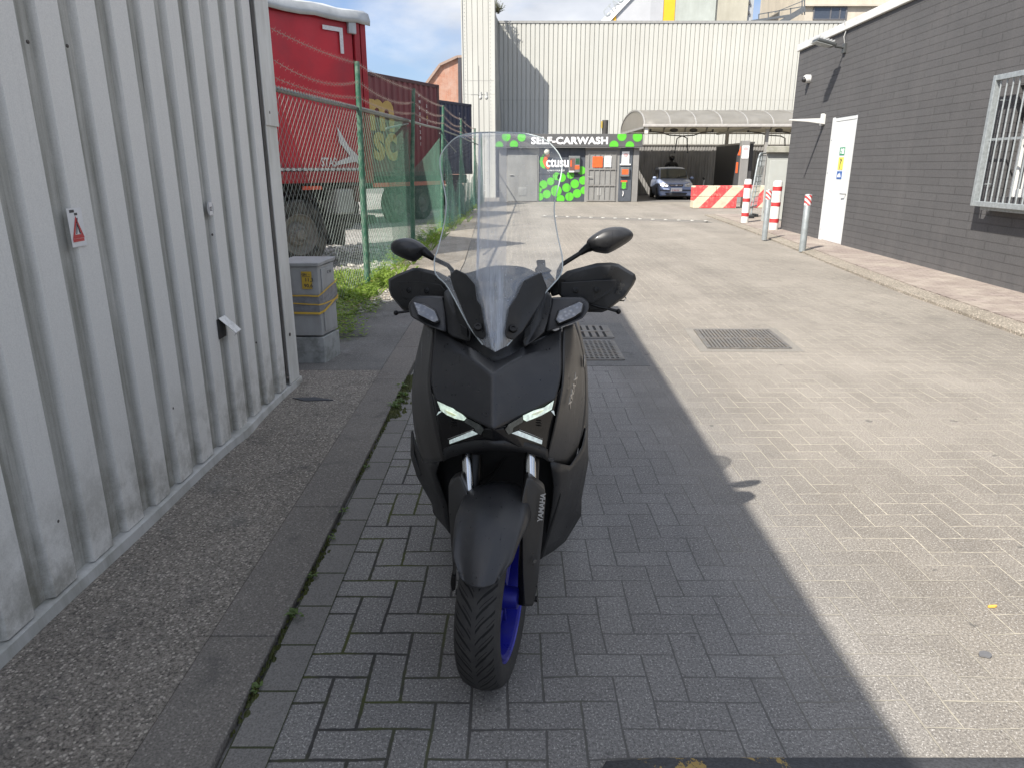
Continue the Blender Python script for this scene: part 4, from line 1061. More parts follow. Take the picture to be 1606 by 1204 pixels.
for z in (3.0, 5.58): mb.box(XT0 + .04, XT1 - .02, YT - .006, YT - .002, z, z + .02)
mb.build('fixings', M('fixing_grey', (0.33, 0.33, 0.31), .5), tw)
random.seed(5)
mb = MB()   # small shrub seeded on the parapet
for k in range(60):
    a = random.uniform(-.9, 1.3); l = random.uniform(.3, .9); p = Vector((XT1 + .1 + random.uniform(-.1, .15), 40.2 + random.uniform(-.4, .4), 9.05)); e = p + Vector((math.sin(a) * l * .6, random.uniform(-.2, .2), math.cos(a) * l * .7))
    mb.tube([p, (p + e) / 2 + Vector((.03, 0, .04)), e], [.012, .009, .005], 4)
    for q in range(4): leaf(mb, p.lerp(e, .5 + q * .13), (random.uniform(-1, 1), random.uniform(-1, 1)), .09, .05, .4)
tag(mb.build('shrub', leafmat('dry_shrub', (0.08, 0.09, 0.05), (0.16, 0.15, 0.09)), loc=(XT1, 40.2, 9.0), fix=False), 'small scraggly shrub growing on the stepped roof edge of the tower', 'shrub')
# camera on its mast in front of the tower
mast = thing('camera_mast', (-1.72, 36.6, 0), 'thin mast with two small cameras in front of the cream tower', 'camera mast')
m_mast = M('mast_grey', (0.28, 0.28, 0.27), .5, .3)
MB().tube([(-1.58, 36.6, 0), (-1.58, 36.6, 6.1)], .018, 8).build('pole', m_mast, mast, smooth=40)
MB().tube([(-1.95, 36.55, 4.82), (-1.2, 36.55, 4.82)], .02, 6).build('arm', m_mast, mast, smooth=40)
for x in (-1.50, -1.22):
    mb = MB(); mb.ball((x, 36.45, 4.68), (.08, .08, .10), 12, 8); mb.tube([(x, 36.45, 4.72), (x, 36.45, 4.92)], .06, 10); mb.build('camera', M('camera_grey', (.42, .42, .40), .4), mast, smooth=40)

# ============================================================ carwash shop
YS = 33.2
shop = thing('carwash_shop', (2.5, YS, 0), 'dark grey self carwash kiosk with bright green dots and two grey doors', 'kiosk')
m_slate = M('shop_slate', (0.052, 0.062, 0.078), .5, 0, .12, 1.5, dirt=(.12, .12, .12), ds=3, da=.35, vert=True)
m_grey = M('shop_grey', (0.22, 0.215, 0.205), .6, 0, .12, 2, dirt=(.14, .13, .12), ds=3, da=.4, vert=True)
m_door = M('shop_door_grey', (0.25, 0.25, 0.24), .5, .1, .1, 2, dirt=(.17, .16, .15), ds=4, da=.4, vert=True)
m_green = M('dot_green', (0.10, 0.48, 0.035), .45, 0, .06, 8)
m_board = M('sign_board', (0.095, 0.095, 0.095), .5, 0, .1, 2)
def px(x, y=YS): return (P(x, 270, y)).x
def pz(y_, y=YS): return P(803, y_, y).z
XL, XR = px(783), px(1000)
mb = MB(); mb.box(XL + .15, XR, YS + .02, 40.9, 0, 2.86); mb.build('wall', m_slate, shop)
mb = MB()
for p in (869, 893): mb.box(px(p), px(p) + .012, YS + .010, YS + .0195, .02, 2.34)
mb.box(px(845.5), px(918), YS + .010, YS + .0195, 1.20, 1.212); mb.build('panel_seam', M('seam_dark', (.02, .02, .025), .6), shop)
MB().box(XL, XL + .30, YS - .04, YS + .019, 0, 2.40).build('pillar', m_grey, shop, bevel=.01); MB().box(px(992), XR + .03, YS - .05, YS + 2, 0, 2.40).build('pillar', m_grey, shop, bevel=.01)
mb = MB(); zb, zt = 2.36, 2.90; mb.box(XL - .12, px(1004), YS - .30, YS - .06, zb, zt); brd = mb.build('sign_board', m_board, shop, bevel=.01)
mb = MB(); mb.box(XL - .12, px(1004), YS - .28, YS + .02, zb - .03, zb - .002); mb.build('soffit', m_trim, shop)
def disc(mb, x, z, r, y, lo, hi, xl=-99, xr=99):
    n = 26; pts = []
    for k in range(n):
        a = 6.283 * k / n; pts.append((min(xr, max(xl, x + math.cos(a) * r)), y, min(hi, max(lo, z + math.sin(a) * r))))
    mb.prism(pts, (0, .004, 0))
mb = MB(); yb = YS - .308
SY = YS - .3
sx = lambda p: P(p, 222, SY).x
for (x, z, r) in ((783, 2.42, .17), (794, 2.78, .19), (806, 2.45, .18), (818, 2.76, .18), (963, 2.42, .20), (975, 2.80, .20), (988, 2.40, .19), (999.5, 2.78, .21)):
    disc(mb, sx(x), z, r, yb, zb + .004, zt - .004, xr=px(1004) - .04)
mb.build('dot_pattern', m_green, brd, fix=False)
m_swh = M('sign_white', (0.85, 0.85, 0.85), .45, 0, .04, 6)
tw_ = sx(953.5) - sx(833)
t_ = text('lettering', 'SELF-CARWASH', .40, (sx(833), yb - .002, zb + .125), (1, 0, 0), (0, 0, 1), m_swh, brd, .004, .016, spacing=1.06)
xs = [v.co.x for v in t_.data.vertices]; k_ = tw_ / (max(xs) - min(xs)); mn = min(xs)
for v in t_.data.vertices: v.co.x = mn + (v.co.x - mn) * k_
# plain door
def zy(p): return pz(p)
d0, d1, dt = px(796.5), px(843), zy(236)
mb = MB(); mb.box(d0 - .10, d1 + .06, YS - .03, YS + .015, 0, dt + .10); mb.build('door_frame', m_grey, shop, bevel=.008)
mb = MB(); mb.box(d0, d1, YS - .055, YS - .032, .03, dt); dr = mb.build('door', m_door, shop, bevel=.008)
mb = MB(); a, b = px(813), px(826); mb.box(a, b, YS - .066, YS - .0555, .27, .64)
for k in range(7): mb.box(a + .02, b - .02, YS - .075, YS - .0665, .30 + k * .045, .325 + k * .045)
mb.build('vent', m_trim, dr)
mb = MB(); mb.tube([(px(799.5), YS - .10, 1.18), (px(805), YS - .10, 1.18)], .018, 8); mb.build('handle', m_trim, dr)
# painted panel with logo and dots
mb = MB(); y_ = YS + .014; pl, pr = px(845.5), px(918)
for (x, y, r) in ((845, 297, 5), (852.5, 290, 6), (864, 285, 5.5), (873, 277, 5.5), (881, 279, 6.3), (895, 275, 5.5), (912, 268, 6), (873, 300, 8), (889, 295, 6.2), (902, 289, 6.3), (915, 283.5, 6), (847, 309, 5.5), (858, 305, 6), (880, 313, 6), (894, 309, 6.2), (906, 304, 6.2), (917, 299, 5.5)):
    disc(mb, px(x), zy(y), r / 33.3 * 1.02, y_, 0.03, 2.3, pl, pr)
mb.build('dot_pattern', m_green, shop, fix=False)
m_or = M('logo_orange', (0.75, 0.12, 0.03), .45)
mb = MB(); x, z = px(851), zy(254)
mb.prism([(x - .14, y_ + .001, z), (x - .10, y_ + .001, z + .2), (x + .02, y_ + .001, z + .32), (x + .1, y_ + .001, z + .34), (x, y_ + .001, z + .05), (x + .12, y_ + .001, z - .3), (x, y_ + .001, z - .28), (x - .1, y_ + .001, z - .18)], (0, .004, 0)); mb.build('logo_flame', m_green, shop)
mb = MB(); x += .16
mb.prism([(x - .16, y_ - .004, z), (x - .08, y_ - .004, z + .22), (x + .08, y_ - .004, z + .36), (x + .16, y_ - .004, z + .3), (x + .02, y_ - .004, z + .05), (x + .17, y_ - .004, z - .24), (x + .08, y_ - .004, z - .33), (x - .07, y_ - .004, z - .2)], (0, .004, 0)); mb.build('logo_flame', m_or, shop)
text('logo_lettering', 'ctusu', .60, (px(856), y_ - .008, zy(262)), (1, 0, 0), (0, 0, 1), m_swh, shop, .003, .016, width=.80)
text('logo_lettering', 'ALWAYS YOUR BEST', .085, (px(858), y_ - .006, zy(269)), (1, 0, 0), (0, 0, 1), m_swh, shop, .002, .001, width=1.0)
# payment terminal
m_term = M('terminal_grey', (0.20, 0.21, 0.21), .4, .3)
mb = MB(); mb.box(px(891.5), px(909), YS - .14, YS + .01, zy(271), zy(245)); tm = mb.build('payment_terminal', m_term, shop, bevel=.02)
mb = MB(); mb.box(px(893.5), px(901), YS - .146, YS - .141, zy(268), zy(249)); mb.build('instruction_panel', M('panel_brown', (.15, .08, .07), .5), tm)
mb = MB(); mb.box(px(902), px(908), YS - .146, YS - .141, zy(258), zy(249)); mb.build('screen', M('screen_green', (.03, .09, .05), .3), tm)
mb = MB(); mb.box(px(901), px(908), YS - .148, YS - .143, zy(266), zy(260)); mb.box(px(894), px(896), YS - .149, YS - .147, zy(262), zy(252)); mb.build('sticker', m_or, tm)
mb = MB(); mb.box(px(892), px(900), YS - .15, YS - .141, zy(270.5), zy(268.4)); mb.build('slot', m_swh, tm)
# gated door
g0, g1, gt = px(921), px(967), zy(236)
mb = MB(); mb.box(g0 - .10, g1 + .12, YS - .04, YS + .015, 0, gt + .12); mb.box(g0 - .12, g1 + .14, YS - .12, YS - .041, gt + .03, gt + .13); mb.build('door_frame', m_grey, shop, bevel=.006)
mb = MB(); mb.box(g0, g1, YS - .06, YS - .042, .03, gt - .03); dg = mb.build('door', m_door, shop)
mb = MB()
for k in range(6):
    x = g0 + .06 + (g1 - g0 - .12) * k / 5; mb.box(x - .012, x + .012, YS - .10, YS - .076, .05, gt - .05)
for z in (.06, .72, 1.42, gt - .08): mb.box(g0 + .04, g1 - .04, YS - .105, YS - .068, z - .03, z + .03)
mb.build('gate_bars', m_grey, dg)
mb = MB(); mb.box(px(928.5), px(944), YS - .112, YS - .106, zy(263), zy(246)); mb.build('poster', m_or, dg)
mb = MB(); mb.box(px(947), px(957.5), YS - .112, YS - .106, zy(262.5), zy(245)); ps = mb.build('poster', m_swh, dg)
m_pk = M('poster_print', (.62, .40, .40), .5)
mb = MB()
for k in range(3): mb.box(px(949), px(955.5), YS - .116, YS - .1125, zy(249.5 + k * 4.2), zy(248 + k * 4.2))
mb.build('print', m_pk, ps)
mb = MB(); mb.box(px(937), px(943.5), YS - .075, YS - .061, .28, .62); mb.build('vent', m_trim, dg)
mb = MB(); mb.tube([(px(922.5), YS - .13, 1.08), (px(928), YS - .13, 1.08)], .018, 8); mb.build('handle', m_trim, dg)
# service pillar with boxes
mb = MB(); mb.box(px(970.5), px(991), YS - .045, YS + .015, .02, 2.34); mb.build('panel', M('panel_slate', (0.075, 0.085, 0.10), .5), shop, bevel=.008)
mb = MB(); mb.box(px(974), px(985.5), YS - .06, YS - .046, zy(258), zy(238)); ps = mb.build('notice', m_swh, shop)
mb = MB(); mb.ball((px(980), YS - .062, zy(244)), (.11, .003, .09), 12, 5); mb.box(px(976.5), px(983), YS - .064, YS - .0605, zy(252.5), zy(251)); mb.box(px(976.5), px(983), YS - .064, YS - .0605, zy(255.5), zy(254.4)); mb.build('print', m_pk, ps)
mb = MB(); mb.box(px(971.5), px(988), YS - .10, YS - .046, zy(259.5), zy(257.5)); mb.build('shelf', m_swh, shop)
mb = MB(); mb.box(px(972.5), px(986.5), YS - .16, YS - .046, zy(277.5), zy(263)); bx = mb.build('coin_box', m_term, shop, bevel=.02)
mb = MB(); mb.box(px(974.5), px(984.5), YS - .166, YS - .161, zy(274), zy(266)); mb.build('label_plate', m_or, bx)
mb = MB(); mb.box(px(973.5), px(984.5), YS - .06, YS - .046, zy(297.5), zy(283)); lf = mb.build('leaflet_sign', m_slate, shop)
mb = MB(); mb.box(px(974), px(984), YS - .065, YS - .061, zy(286), zy(283.5)); mb.build('header', m_or, lf)
mb = MB(); xc = px(979)
for k in range(4):
    for s_ in (-1, 1): mb.add([(xc, YS - .064, zy(297) + .07 * k), (xc + s_ * .10, YS - .064, zy(297) + .07 * k + .05), (xc + s_ * .08, YS - .064, zy(297) + .07 * k + .12), (xc, YS - .064, zy(297) + .07 * k + .08)], [(0, 1, 2, 3)])
mb.build('plant_print', m_green, lf)
MB().tube([(px(978), YS - .07, zy(300)), (px(978.6), YS - .08, zy(304)), (px(977.8), YS - .07, zy(308))], .018, 6).build('key', m_swh, shop)
mb = MB(); c_ = Vector((px(857), YS - .12, zy(238))); mb.ball(c_, (.13, .12, .15), 14, 8); mb.build('lamp', M('lamp_cream', (.62, .60, .50), .4), shop, smooth=40)
MB().lathe([(.0, .12), (.09, .12), (.10, 0), (0, 0)], c_ + Vector((0, 0, .08)), n=14).build('lamp_base', m_trim, shop)
# exhaust flue with a warning box on the roof
fl = thing('flue', (px(949), YS + 1.2, 2.86), 'dark flue pipe with a yellow lid behind the carwash sign', 'flue')
x = P(949, 200, YS + 1.2).x
MB().tube([(x, YS + 1.2, 2.86), (x, YS + 1.2, 3.55)], .14, 12).build('pipe', M('flue_dark', (.06, .055, .05), .5), fl, smooth=40)
MB().box(x - .2, x - .14, YS + 1.05, YS + 1.2, 3.2, 3.5).build('plate', M('plate_yellow', (.45, .33, .08), .5), fl)

# ============================================================ wash bays with the barrel canopy
cp = thing('wash_canopy', (9.5, 33.5, 0), 'translucent barrel-vaulted canopy on grey posts over the wash bays', 'canopy')
XC0, XC1, YC0, YC1, ZE = 5.72, 22.0, 32.7, 39.65, 3.22
def poly_mat():
    s = NT('twinwall_roof'); co = s.coord(); n = s.noise(s.scaled(co, (1, 1, 1)), 1.3, 6, .65)
    c = s.mix(s.ramp(n, [(.35, 0), (.7, 1)]), (.33, .325, .31, 1), (.23, .225, .21, 1))
    b = s.n('ShaderNodeBsdfPrincipled'); s.l(c, b.inputs['Base Color']); b.inputs['Roughness'].default_value = .45
    t = s.n('ShaderNodeBsdfTranslucent'); s.put(t.inputs['Color'], (.75, .70, .60)); mx = s.n('ShaderNodeMixShader'); mx.inputs[0].default_value = .5
    s.l(b.outputs[0], mx.inputs[1]); s.l(t.outputs[0], mx.inputs[2]); s.l(mx.outputs[0], s.out.inputs['Surface']); return s.m
m_poly = poly_mat(); m_alu = M('canopy_alu', (.32, .31, .29), .45, .2, .1, 3, dirt=(.2, .19, .17), ds=4, da=.4)
yc = (YC0 + YC1) / 2; hw = (YC1 - YC0) / 2; rise = .82
def arc(t_, dr=0): a = math.pi * t_; return (yc - math.cos(a) * (hw + dr), ZE + .02 + math.sin(a) * (rise + dr))
mb = MB(); rows = []
xs_ = [XC0 + i * .55 for i in range(int((XC1 - XC0) / .55) + 1)]
for i in range(25): y, z = arc(i / 24); rows.append([(x, y, z) for x in xs_])
mb.grid(rows); mb.build('roof_sheet', m_poly, cp, smooth=60, solid=.012)
mb = MB()
for x in [XC0 + .02] + [XC0 + .02 + 1.12 * k for k in range(1, 15)]:
    rows = [[(x - .03, *arc(i / 24, .02)), (x + .03, *arc(i / 24, .02)), (x + .03, *arc(i / 24, -.05)), (x - .03, *arc(i / 24, -.05))] for i in range(25)]
    mb.grid(rows, close=True)
mb.build('rib', m_alu, cp)
mb = MB(); rows = [[(XC0 + .02, *arc(i / 24)) , (XC0 + .02, arc(i / 24)[0], ZE)] for i in range(25)]; mb.grid(rows); mb.build('gable_sheet', m_poly, cp, fix=False)
mb = MB(); mb.box(XC0 - .05, XC1, YC0 - .16, YC0 - .02, ZE - .05, ZE + .07); mb.build('gutter', M('gutter_alu', (.45, .43, .40), .4, .2), cp, bevel=.02)
mb = MB(); mb.box(XC0, XC1, YC0 + .02, YC0 + .14, ZE - .06, ZE); mb.box(XC0, XC1, YC1 - .12, YC1, ZE - .06, ZE)
for x in (XC0 + .02, 10.75, 16.3): mb.box(x, x + .10, YC0 + .14, YC1 - .12, ZE - .10, ZE - .0)
mb.build('beam', m_alu, cp)
mb = MB(); 
for x in (XC0 + .05,): mb.box(x, x + .14, YC0 - .05, YC0 + .09, 2.9, ZE)
mb.build('bracket', M('white_clamp', (.6, .58, .54), .4), cp)
for (x, y, w__) in ((11.0, 38.6, .16), (11.15, 33.0, .14), (16.3, 38.6, .16), (XC0 + .1, 39.3, .16)):
    MB().box(x, x + w__, y, y + w__, 0, ZE - .1).build('post', m_alu, cp, bevel=.01)
# swinging hose booms
m_boom = M('boom_dark', (.05, .05, .052), .4, .3)
for (x, d) in ((6.6, 1), (9.6, -1), (11.3, 1), (12.6, 1)):
    mb = MB(); y = 35.5 + random.uniform(-.8, .8); z = ZE - .08
    mb.tube([(x, y, z + .1), (x, y, z - .05)], .05, 8)
    mb.tube([(x, y, z - .02), (x + d * .5, y, z - .05), (x + d * .9, y - .1, z - .18), (x + d * 1.5, y - .2, z - .22), (x + d * 1.72, y - .2, z - .32), (x + d * 1.8, y - .2, z - 1.0)], .028, 6)
    tag(mb.build('hose_boom', m_boom, cp, smooth=50))
for x in (7.4, 8.3, 12.2): MB().ball((x, 34.4, ZE - .1), (.2, .12, .09), 10, 6).build('boom_joint', m_boom, cp, smooth=50)
# bay walls
m_dk = M('bay_cladding', (.27, .265, .255), .55, 0, .1, 2, dirt=(.08, .08, .08), ds=3, da=.4, vert=True)
bay = thing('bay_wall', (9, 40.4, 0), 'dark grey ribbed wall at the back of the wash bays', 'wall')
flatribs(6.0, 22, 40.35, 0.06, 2.62, .15, .035, m_dk, bay, gap=.2)
mb = MB(); mb.box(5.9, 22, 40.40, 40.8, 0, 2.62); mb.build('core', m_dk, bay)
MB().box(5.9, 22, 40.30, 40.42, 2.62, 2.68).build('cap', m_alu, bay)
part = thing('bay_partition', (10.9, 37, 0), 'dark partition wall between two wash bays', 'wall')
m_dk2 = M('partition_dark', (.05, .05, .052), .6, 0, .15, 2)
MB().box(10.82, 10.95, 33.9, 39.6, .02, 2.52).build('panel', m_dk2, part)
MB().box(10.79, 10.98, 33.85, 39.65, 2.52, 2.60).build('cap', m_alu, part)
sheet('wash_floor', [(5.7, 33.1), (22, 33.1), (22, 40.4), (5.7, 40.4)], 0.006, concrete_mat('wash_floor', (.14, .135, .13), (.2, .19, .18), .2, 60))
# payment column
pc = thing('payment_column', (11.2, 32.2, 0), 'tall grey payment column with orange and white notices beside the wash bay', 'payment column')
yk = 32.0; kx = lambda p: P(p, 270, yk).x; kz = lambda p: P(1165, p, yk).z
MB().box(kx(1160), kx(1172.5), yk, yk + .35, 0, kz(221)).build('housing', m_grey, pc, bevel=.02)
MB().prism([(kx(1152), yk + .1, 0), (kx(1160) - .003, yk + .1, 0), (kx(1160) - .003, yk + .1, kz(240)), (kx(1157), yk + .1, kz(240))], (0, .2, 0)).build('side_panel', m_dk2, pc)
mb = MB(); mb.prism([(kx(1155.5), yk + .09, kz(244)), (kx(1159.5), yk + .09, kz(244)), (kx(1159.5), yk + .09, kz(229))], (0, -.004, 0)); mb.box(kx(1154.5), kx(1157.5), yk + .085, yk + .092, kz(272), kz(255)); mb.build('orange_notice', m_or, pc)
wn_ = MB().box(kx(1161), kx(1171.5), yk - .02, yk - .002, kz(249), kz(229)).build('white_notice', m_swh, pc)
MB().ball((kx(1166), yk - .024, kz(234)), (.12, .002, .08), 12, 4).build('print', m_pk, wn_)
for (x, y, l_, lab) in ((9.62, 37.3, .9, 'slim white lance leaning at the back of the wash bay behind the car'), (11.95, 36.2, .9, 'slim white lance leaning right of the bay partition')):
    ln = thing('wash_lance', (x, y, 0), lab, 'lance'); MB().tube([(x, y, .0), (x + .1, y, l_)], .03, 6).build('tube', m_swh, ln); MB().tube([(x + .1, y, l_), (x + .0, y, l_ + .1)], .045, 6).build('grip', m_boom, ln)

# ============================================================ small blue hatchback
car = thing('parked_car', (8.35, 37.3, 0), 'small pale blue hatchback standing in the wash bay', 'car')
m_blue = M('car_blue', (.27, .34, .52), .30, .1, .05, 4, dirt=(.30, .31, .36), ds=3, da=.3, Coat_Weight=.6)
m_blk = M('car_black', (.018, .018, .02), .5, 0, .2, 8)
m_gls = M('car_glass', (.035, .045, .045), .08, 0, .3, 2, spec=.9)
m_lens = M('car_lens', (.62, .62, .60), .12, .3, .25, 60, spec=.8)
m_chr = M('car_chrome', (.6, .6, .6), .25, .9)
YF = 34.9; XC = P(1061, 290, YF).x; HW = .83
rot = Matrix.Rotation(R(-4), 4, 'Z')
def cv(x, y, z): v = rot @ Vector((x, y, 0)); return Vector((XC + v.x, YF + v.y, z))
def csec(yl, lst): return [cv(x, yl, z) for x, z in lst]
def sec(y, zt, hw, zb, zs, hwt):   # half section mirrored: sill, bulge, shoulder, top
    h = [(hw * .92, zb), (hw, zb + .12), (hw, zs - .12), (hw * .975, zs), (hwt, zt), (hwt * .5, zt + .012)]
    return csec(y, [(x, z) for x, z in h] + [(-x, z) for x, z in h[::-1]])
secs = [sec(.03, .62, HW * .84, .22, .52, HW * .70), sec(.06, .70, HW * .92, .20, .60, HW * .78), sec(.16, .80, HW * .98, .18, .70, HW * .82), sec(.32, .85, HW, .18, .76, HW * .84), sec(.60, .91, HW, .18, .82, HW * .86), sec(.98, .97, HW, .18, .89, HW * .86),
        sec(1.10, .97, HW, .18, .92, HW * .86), sec(3.2, .97, HW, .2, .93, HW * .86), sec(3.65, .93, HW * .97, .25, .9, HW * .8), sec(3.78, .85, HW * .9, .35, .8, HW * .7)]
mb = MB(); mb.grid(secs); mb.add(secs[0], [tuple(range(12))]); mb.add(secs[-1], [tuple(range(12))]); body = mb.build('body', m_blue, car, smooth=50, sub=1)
# cabin
cab2 = [(.98, HW * .82, .90, .90), (1.50, HW * .76, .93, 1.42), (2.1, HW * .76, .93, 1.50), (3.3, HW * .75, .93, 1.48), (3.68, HW * .72, .93, .98)]
rows = [[cv(-HW * .88, y, zb), cv(-(hw_ + .0), y, zt - .05), cv(-hw_ * .85, y, zt), cv(0, y, zt + .02), cv(hw_ * .85, y, zt), cv(hw_, y, zt - .05), cv(HW * .88, y, zb)] for y, hw_, zb, zt in cab2]
mb = MB(); mb.grid(rows); mb.build('cabin', m_blue, car, smooth=40)
def cq3(p): return cv(p[0], p[1] - (.09 if p[1] < .4 else 0), p[2] + (.055 if .5 < p[2] < .75 and p[1] < .4 else 0))
mb = MB(); mb.add([cq3(p) for p in ((-.655, 1.00, .955), (.655, 1.00, .955), (.60, 1.43, 1.385), (0, 1.42, 1.41), (-.60, 1.43, 1.385))], [(0, 1, 2, 3, 4)])
for v in mb.v: v += Vector((0, -.022, .022))
mb.build('windscreen', m_gls, car)
mb = MB()
for s_ in (-1, 1): mb.add([cq3(p) for p in ((s_ * .735, 1.25, .98), (s_ * .66, 1.62, 1.36), (s_ * .66, 2.9, 1.37), (s_ * .73, 3.3, .98))], [(0, 1, 2, 3)])
mb.build('side_glass', m_gls, car)
mb = MB(); mb.beam(cq3((-.60, .97, .965)), cq3((-.05, 1.07, 1.03)), .018, .018); mb.beam(cq3((.1, .97, .965)), cq3((.58, 1.10, 1.04)), .018, .018); mb.beam(cq3((0.0, 1.2, 1.09)), cq3((-.1, 1.40, 1.27)), .012, .012)
for v in mb.v: v += Vector((0, -.03, .03))
mb.build('wiper', m_blk, car)
mb = MB()
g = [(-.30, .0, .57), (.30, .0, .57), (.34, .0, .665), (-.34, .0, .665)]
mb.prism([cq3((x, -.045 + .12, z)) for x, y, z in g], rot @ Vector((0, .1, 0)))
gr = mb.build('grille', m_blk, car, bevel=.02)
MB().beam(cq3((-.29, .063, .62)), cq3((.29, .063, .62)), .02, .022).build('grille_bar', m_chr, gr)
MB().ball(cq3((0, .06, .62)), (.06, .015, .035), 12, 6).build('badge', m_chr, gr, smooth=60)
for s_ in (-1, 1):
    mb = MB(); mb.prism([cq3((s_ * x, y, z)) for x, y, z in ((.38, .05, .56), (.62, .085, .55), (.765, .20, .60), (.785, .30, .72), (.62, .19, .735), (.40, .08, .68))], rot @ Vector((0, .12, 0)))
    hl = mb.build('headlight', m_lens, car, bevel=.02)
    MB().ball(cq3((s_ * .55, .075, .64)), (.06, .03, .05), 12, 6).build('bulb', m_chr, hl, smooth=60)
mb = MB(); mb.prism([cq3(p) for p in ((-.45, -.015, .235), (.45, -.015, .235), (.52, -.01, .335), (-.52, -.01, .335))], rot @ Vector((0, .1, 0))); mb.build('air_intake', m_blk, car, bevel=.01)
mb = MB(); mb.prism([cq3(p) for p in ((-.76, .045, .43), (.76, .045, .43), (.76, .045, .475), (-.76, .045, .475))], rot @ Vector((0, .06, 0))); mb.build('bumper_strip', m_blk, car, bevel=.01)
mb = MB(); mb.prism([cq3(p) for p in ((-.26, -.03, .40), (.26, -.03, .40), (.26, -.03, .51), (-.26, -.03, .51))], rot @ Vector((0, .03, 0))); npl = mb.build('number_plate', m_wh, car)
text('plate_text', 'D 204 KR', .085, cq3((-.22, -.034, .425)), rot @ Vector((1, 0, 0)), (0, 0, 1), m_rd, npl, .001, .001)
for s_ in (-1, 1):
    MB().ball(cq3((s_ * .90, 1.20, 1.0)), (.10, .06, .075), 12, 7).build('mirror', m_blue, car, smooth=60)
    MB().beam(cq3((s_ * .72, 1.22, .94)), cq3((s_ * .87, 1.22, .97)), .05, .04).build('mirror_arm', m_blk, car)
    for y in (.68, 3.05):
        mb = MB(); mb.lathe([(.0, .03), (.17, .03), (.19, .06), (.27, .05), (.285, .0), (.285, -.15), (.1, -.15)], cq3((s_ * (HW - .02), y, .285)), rot @ Vector((s_, 0, 0)), 24); wl = mb.build('wheel', m_tyre, car, smooth=35)
        mb = MB(); mb.lathe([(0, .05), (.05, .05), (.16, .04), (.19, .066)], cq3((s_ * (HW - .02), y, .285)), rot @ Vector((s_, 0, 0)), 20); mb.build('rim', M('car_rim', (.3, .3, .3), .4, .6), wl, smooth=35)
    mb = MB(); mb.box(-.02, .02, 0, .02, 0, .02)
mb = MB(); mb.box(-.78, .78, .12, 3.6, .15, .22, M=Matrix.Translation(Vector((XC, YF, 0))) @ rot); mb.build('underbody', m_blk, car)
MB().beam(cq3((-.35, 1.9, 1.46)), cq3((.35, 1.9, 1.46)), .02, .02).build('roof_seam', m_blk, car)

# ============================================================ person behind the car
def person(loc, label):
    t = thing('person', loc, label, 'person'); L0 = Vector(loc)
    J = [((0, 0, .95), .15, -1), ((0, 0, 1.12), .15, 0), ((0, .0, 1.30), .165, 1), ((0, 0, 1.47), .10, 2), ((0, 0, 1.56), .055, 3), ((0, -.01, 1.66), .09, 4), ((0, 0, 1.76), .085, 5),
         ((.20, 0, 1.47), .095, 3), ((.33, -.03, 1.20), .05, 7), ((.22, -.22, 1.08), .04, 8), ((.15, -.29, 1.07), .03, 9), ((-.20, 0, 1.47), .095, 3), ((-.32, -.03, 1.20), .05, 11), ((-.22, -.20, 1.06), .04, 12), ((-.15, -.27, 1.05), .03, 13),
         ((.10, 0, .88), .11, 0), ((.12, -.02, .50), .075, 15), ((.13, .02, .10), .05, 16), ((.14, -.12, .045), .045, 17), ((-.10, 0, .88), .11, 0), ((-.12, -.02, .50), .075, 19), ((-.13, .02, .10), .05, 20), ((-.14, -.12, .045), .045, 21)]
    me = bpy.data.meshes.new('body'); me.from_pydata([j[0] for j in J], [(j[2], i) for i, j in enumerate(J) if j[2] >= 0], [])
    me.materials.append(M('dark_clothing', (.022, .022, .025), .8, 0, .3, 12))
    o = bpy.data.objects.new('body', me); COL.objects.link(o); o.parent = t; ORG[o.name] = L0
    sk = o.modifiers.new('skin', 'SKIN'); sk.use_smooth_shade = True
    for i, j in enumerate(J): me.skin_vertices[0].data[i].radius = (j[1], j[1] * (.75 if i < 4 else 1))
    me.skin_vertices[0].data[0].use_root = True
    sb = o.modifiers.new('subsurf', 'SUBSURF'); sb.levels = 2; sb.render_levels = 2
    mb = MB(); mb.ball(L0 + Vector((0, 0, 1.735)), (.128, .15, .14), 16, 10); mb.build('helmet', M('helmet_black', (.015, .015, .017), .25), t, smooth=60)
    mb = MB(); mb.ball(L0 + Vector((0, -.03, 1.715)), (.108, .132, .055), 14, 8); mb.build('visor', M('visor_dark', (.06, .06, .065), .1), t, smooth=60)
    mb = MB()
    for s_ in (-1, 1):
        for k in range(4): b = L0 + Vector((s_ * (.155 - k * .017), -.29 - .01 * k, 1.065)); mb.tube([b, b + Vector((-s_ * .03, -.03, -.02)), b + Vector((-s_ * .045, -.035, -.055 + k * .004))], [.010, .009, .007], 6)
        b = L0 + Vector((s_ * .16, -.28, 1.085)); mb.tube([b, b + Vector((-s_ * .03, -.035, .015))], [.011, .008], 6)
    mb.build('fingers', M('glove_black', (.02, .02, .02), .7), t, smooth=60)
    return t
pp = P(1052, 262, 38.6); person((pp.x * 1.03, 39.6, 0.0), 'person in dark clothing and a black helmet standing behind the blue car')
bpy.data.objects['person'].scale = (1.15, 1.15, 1.14)

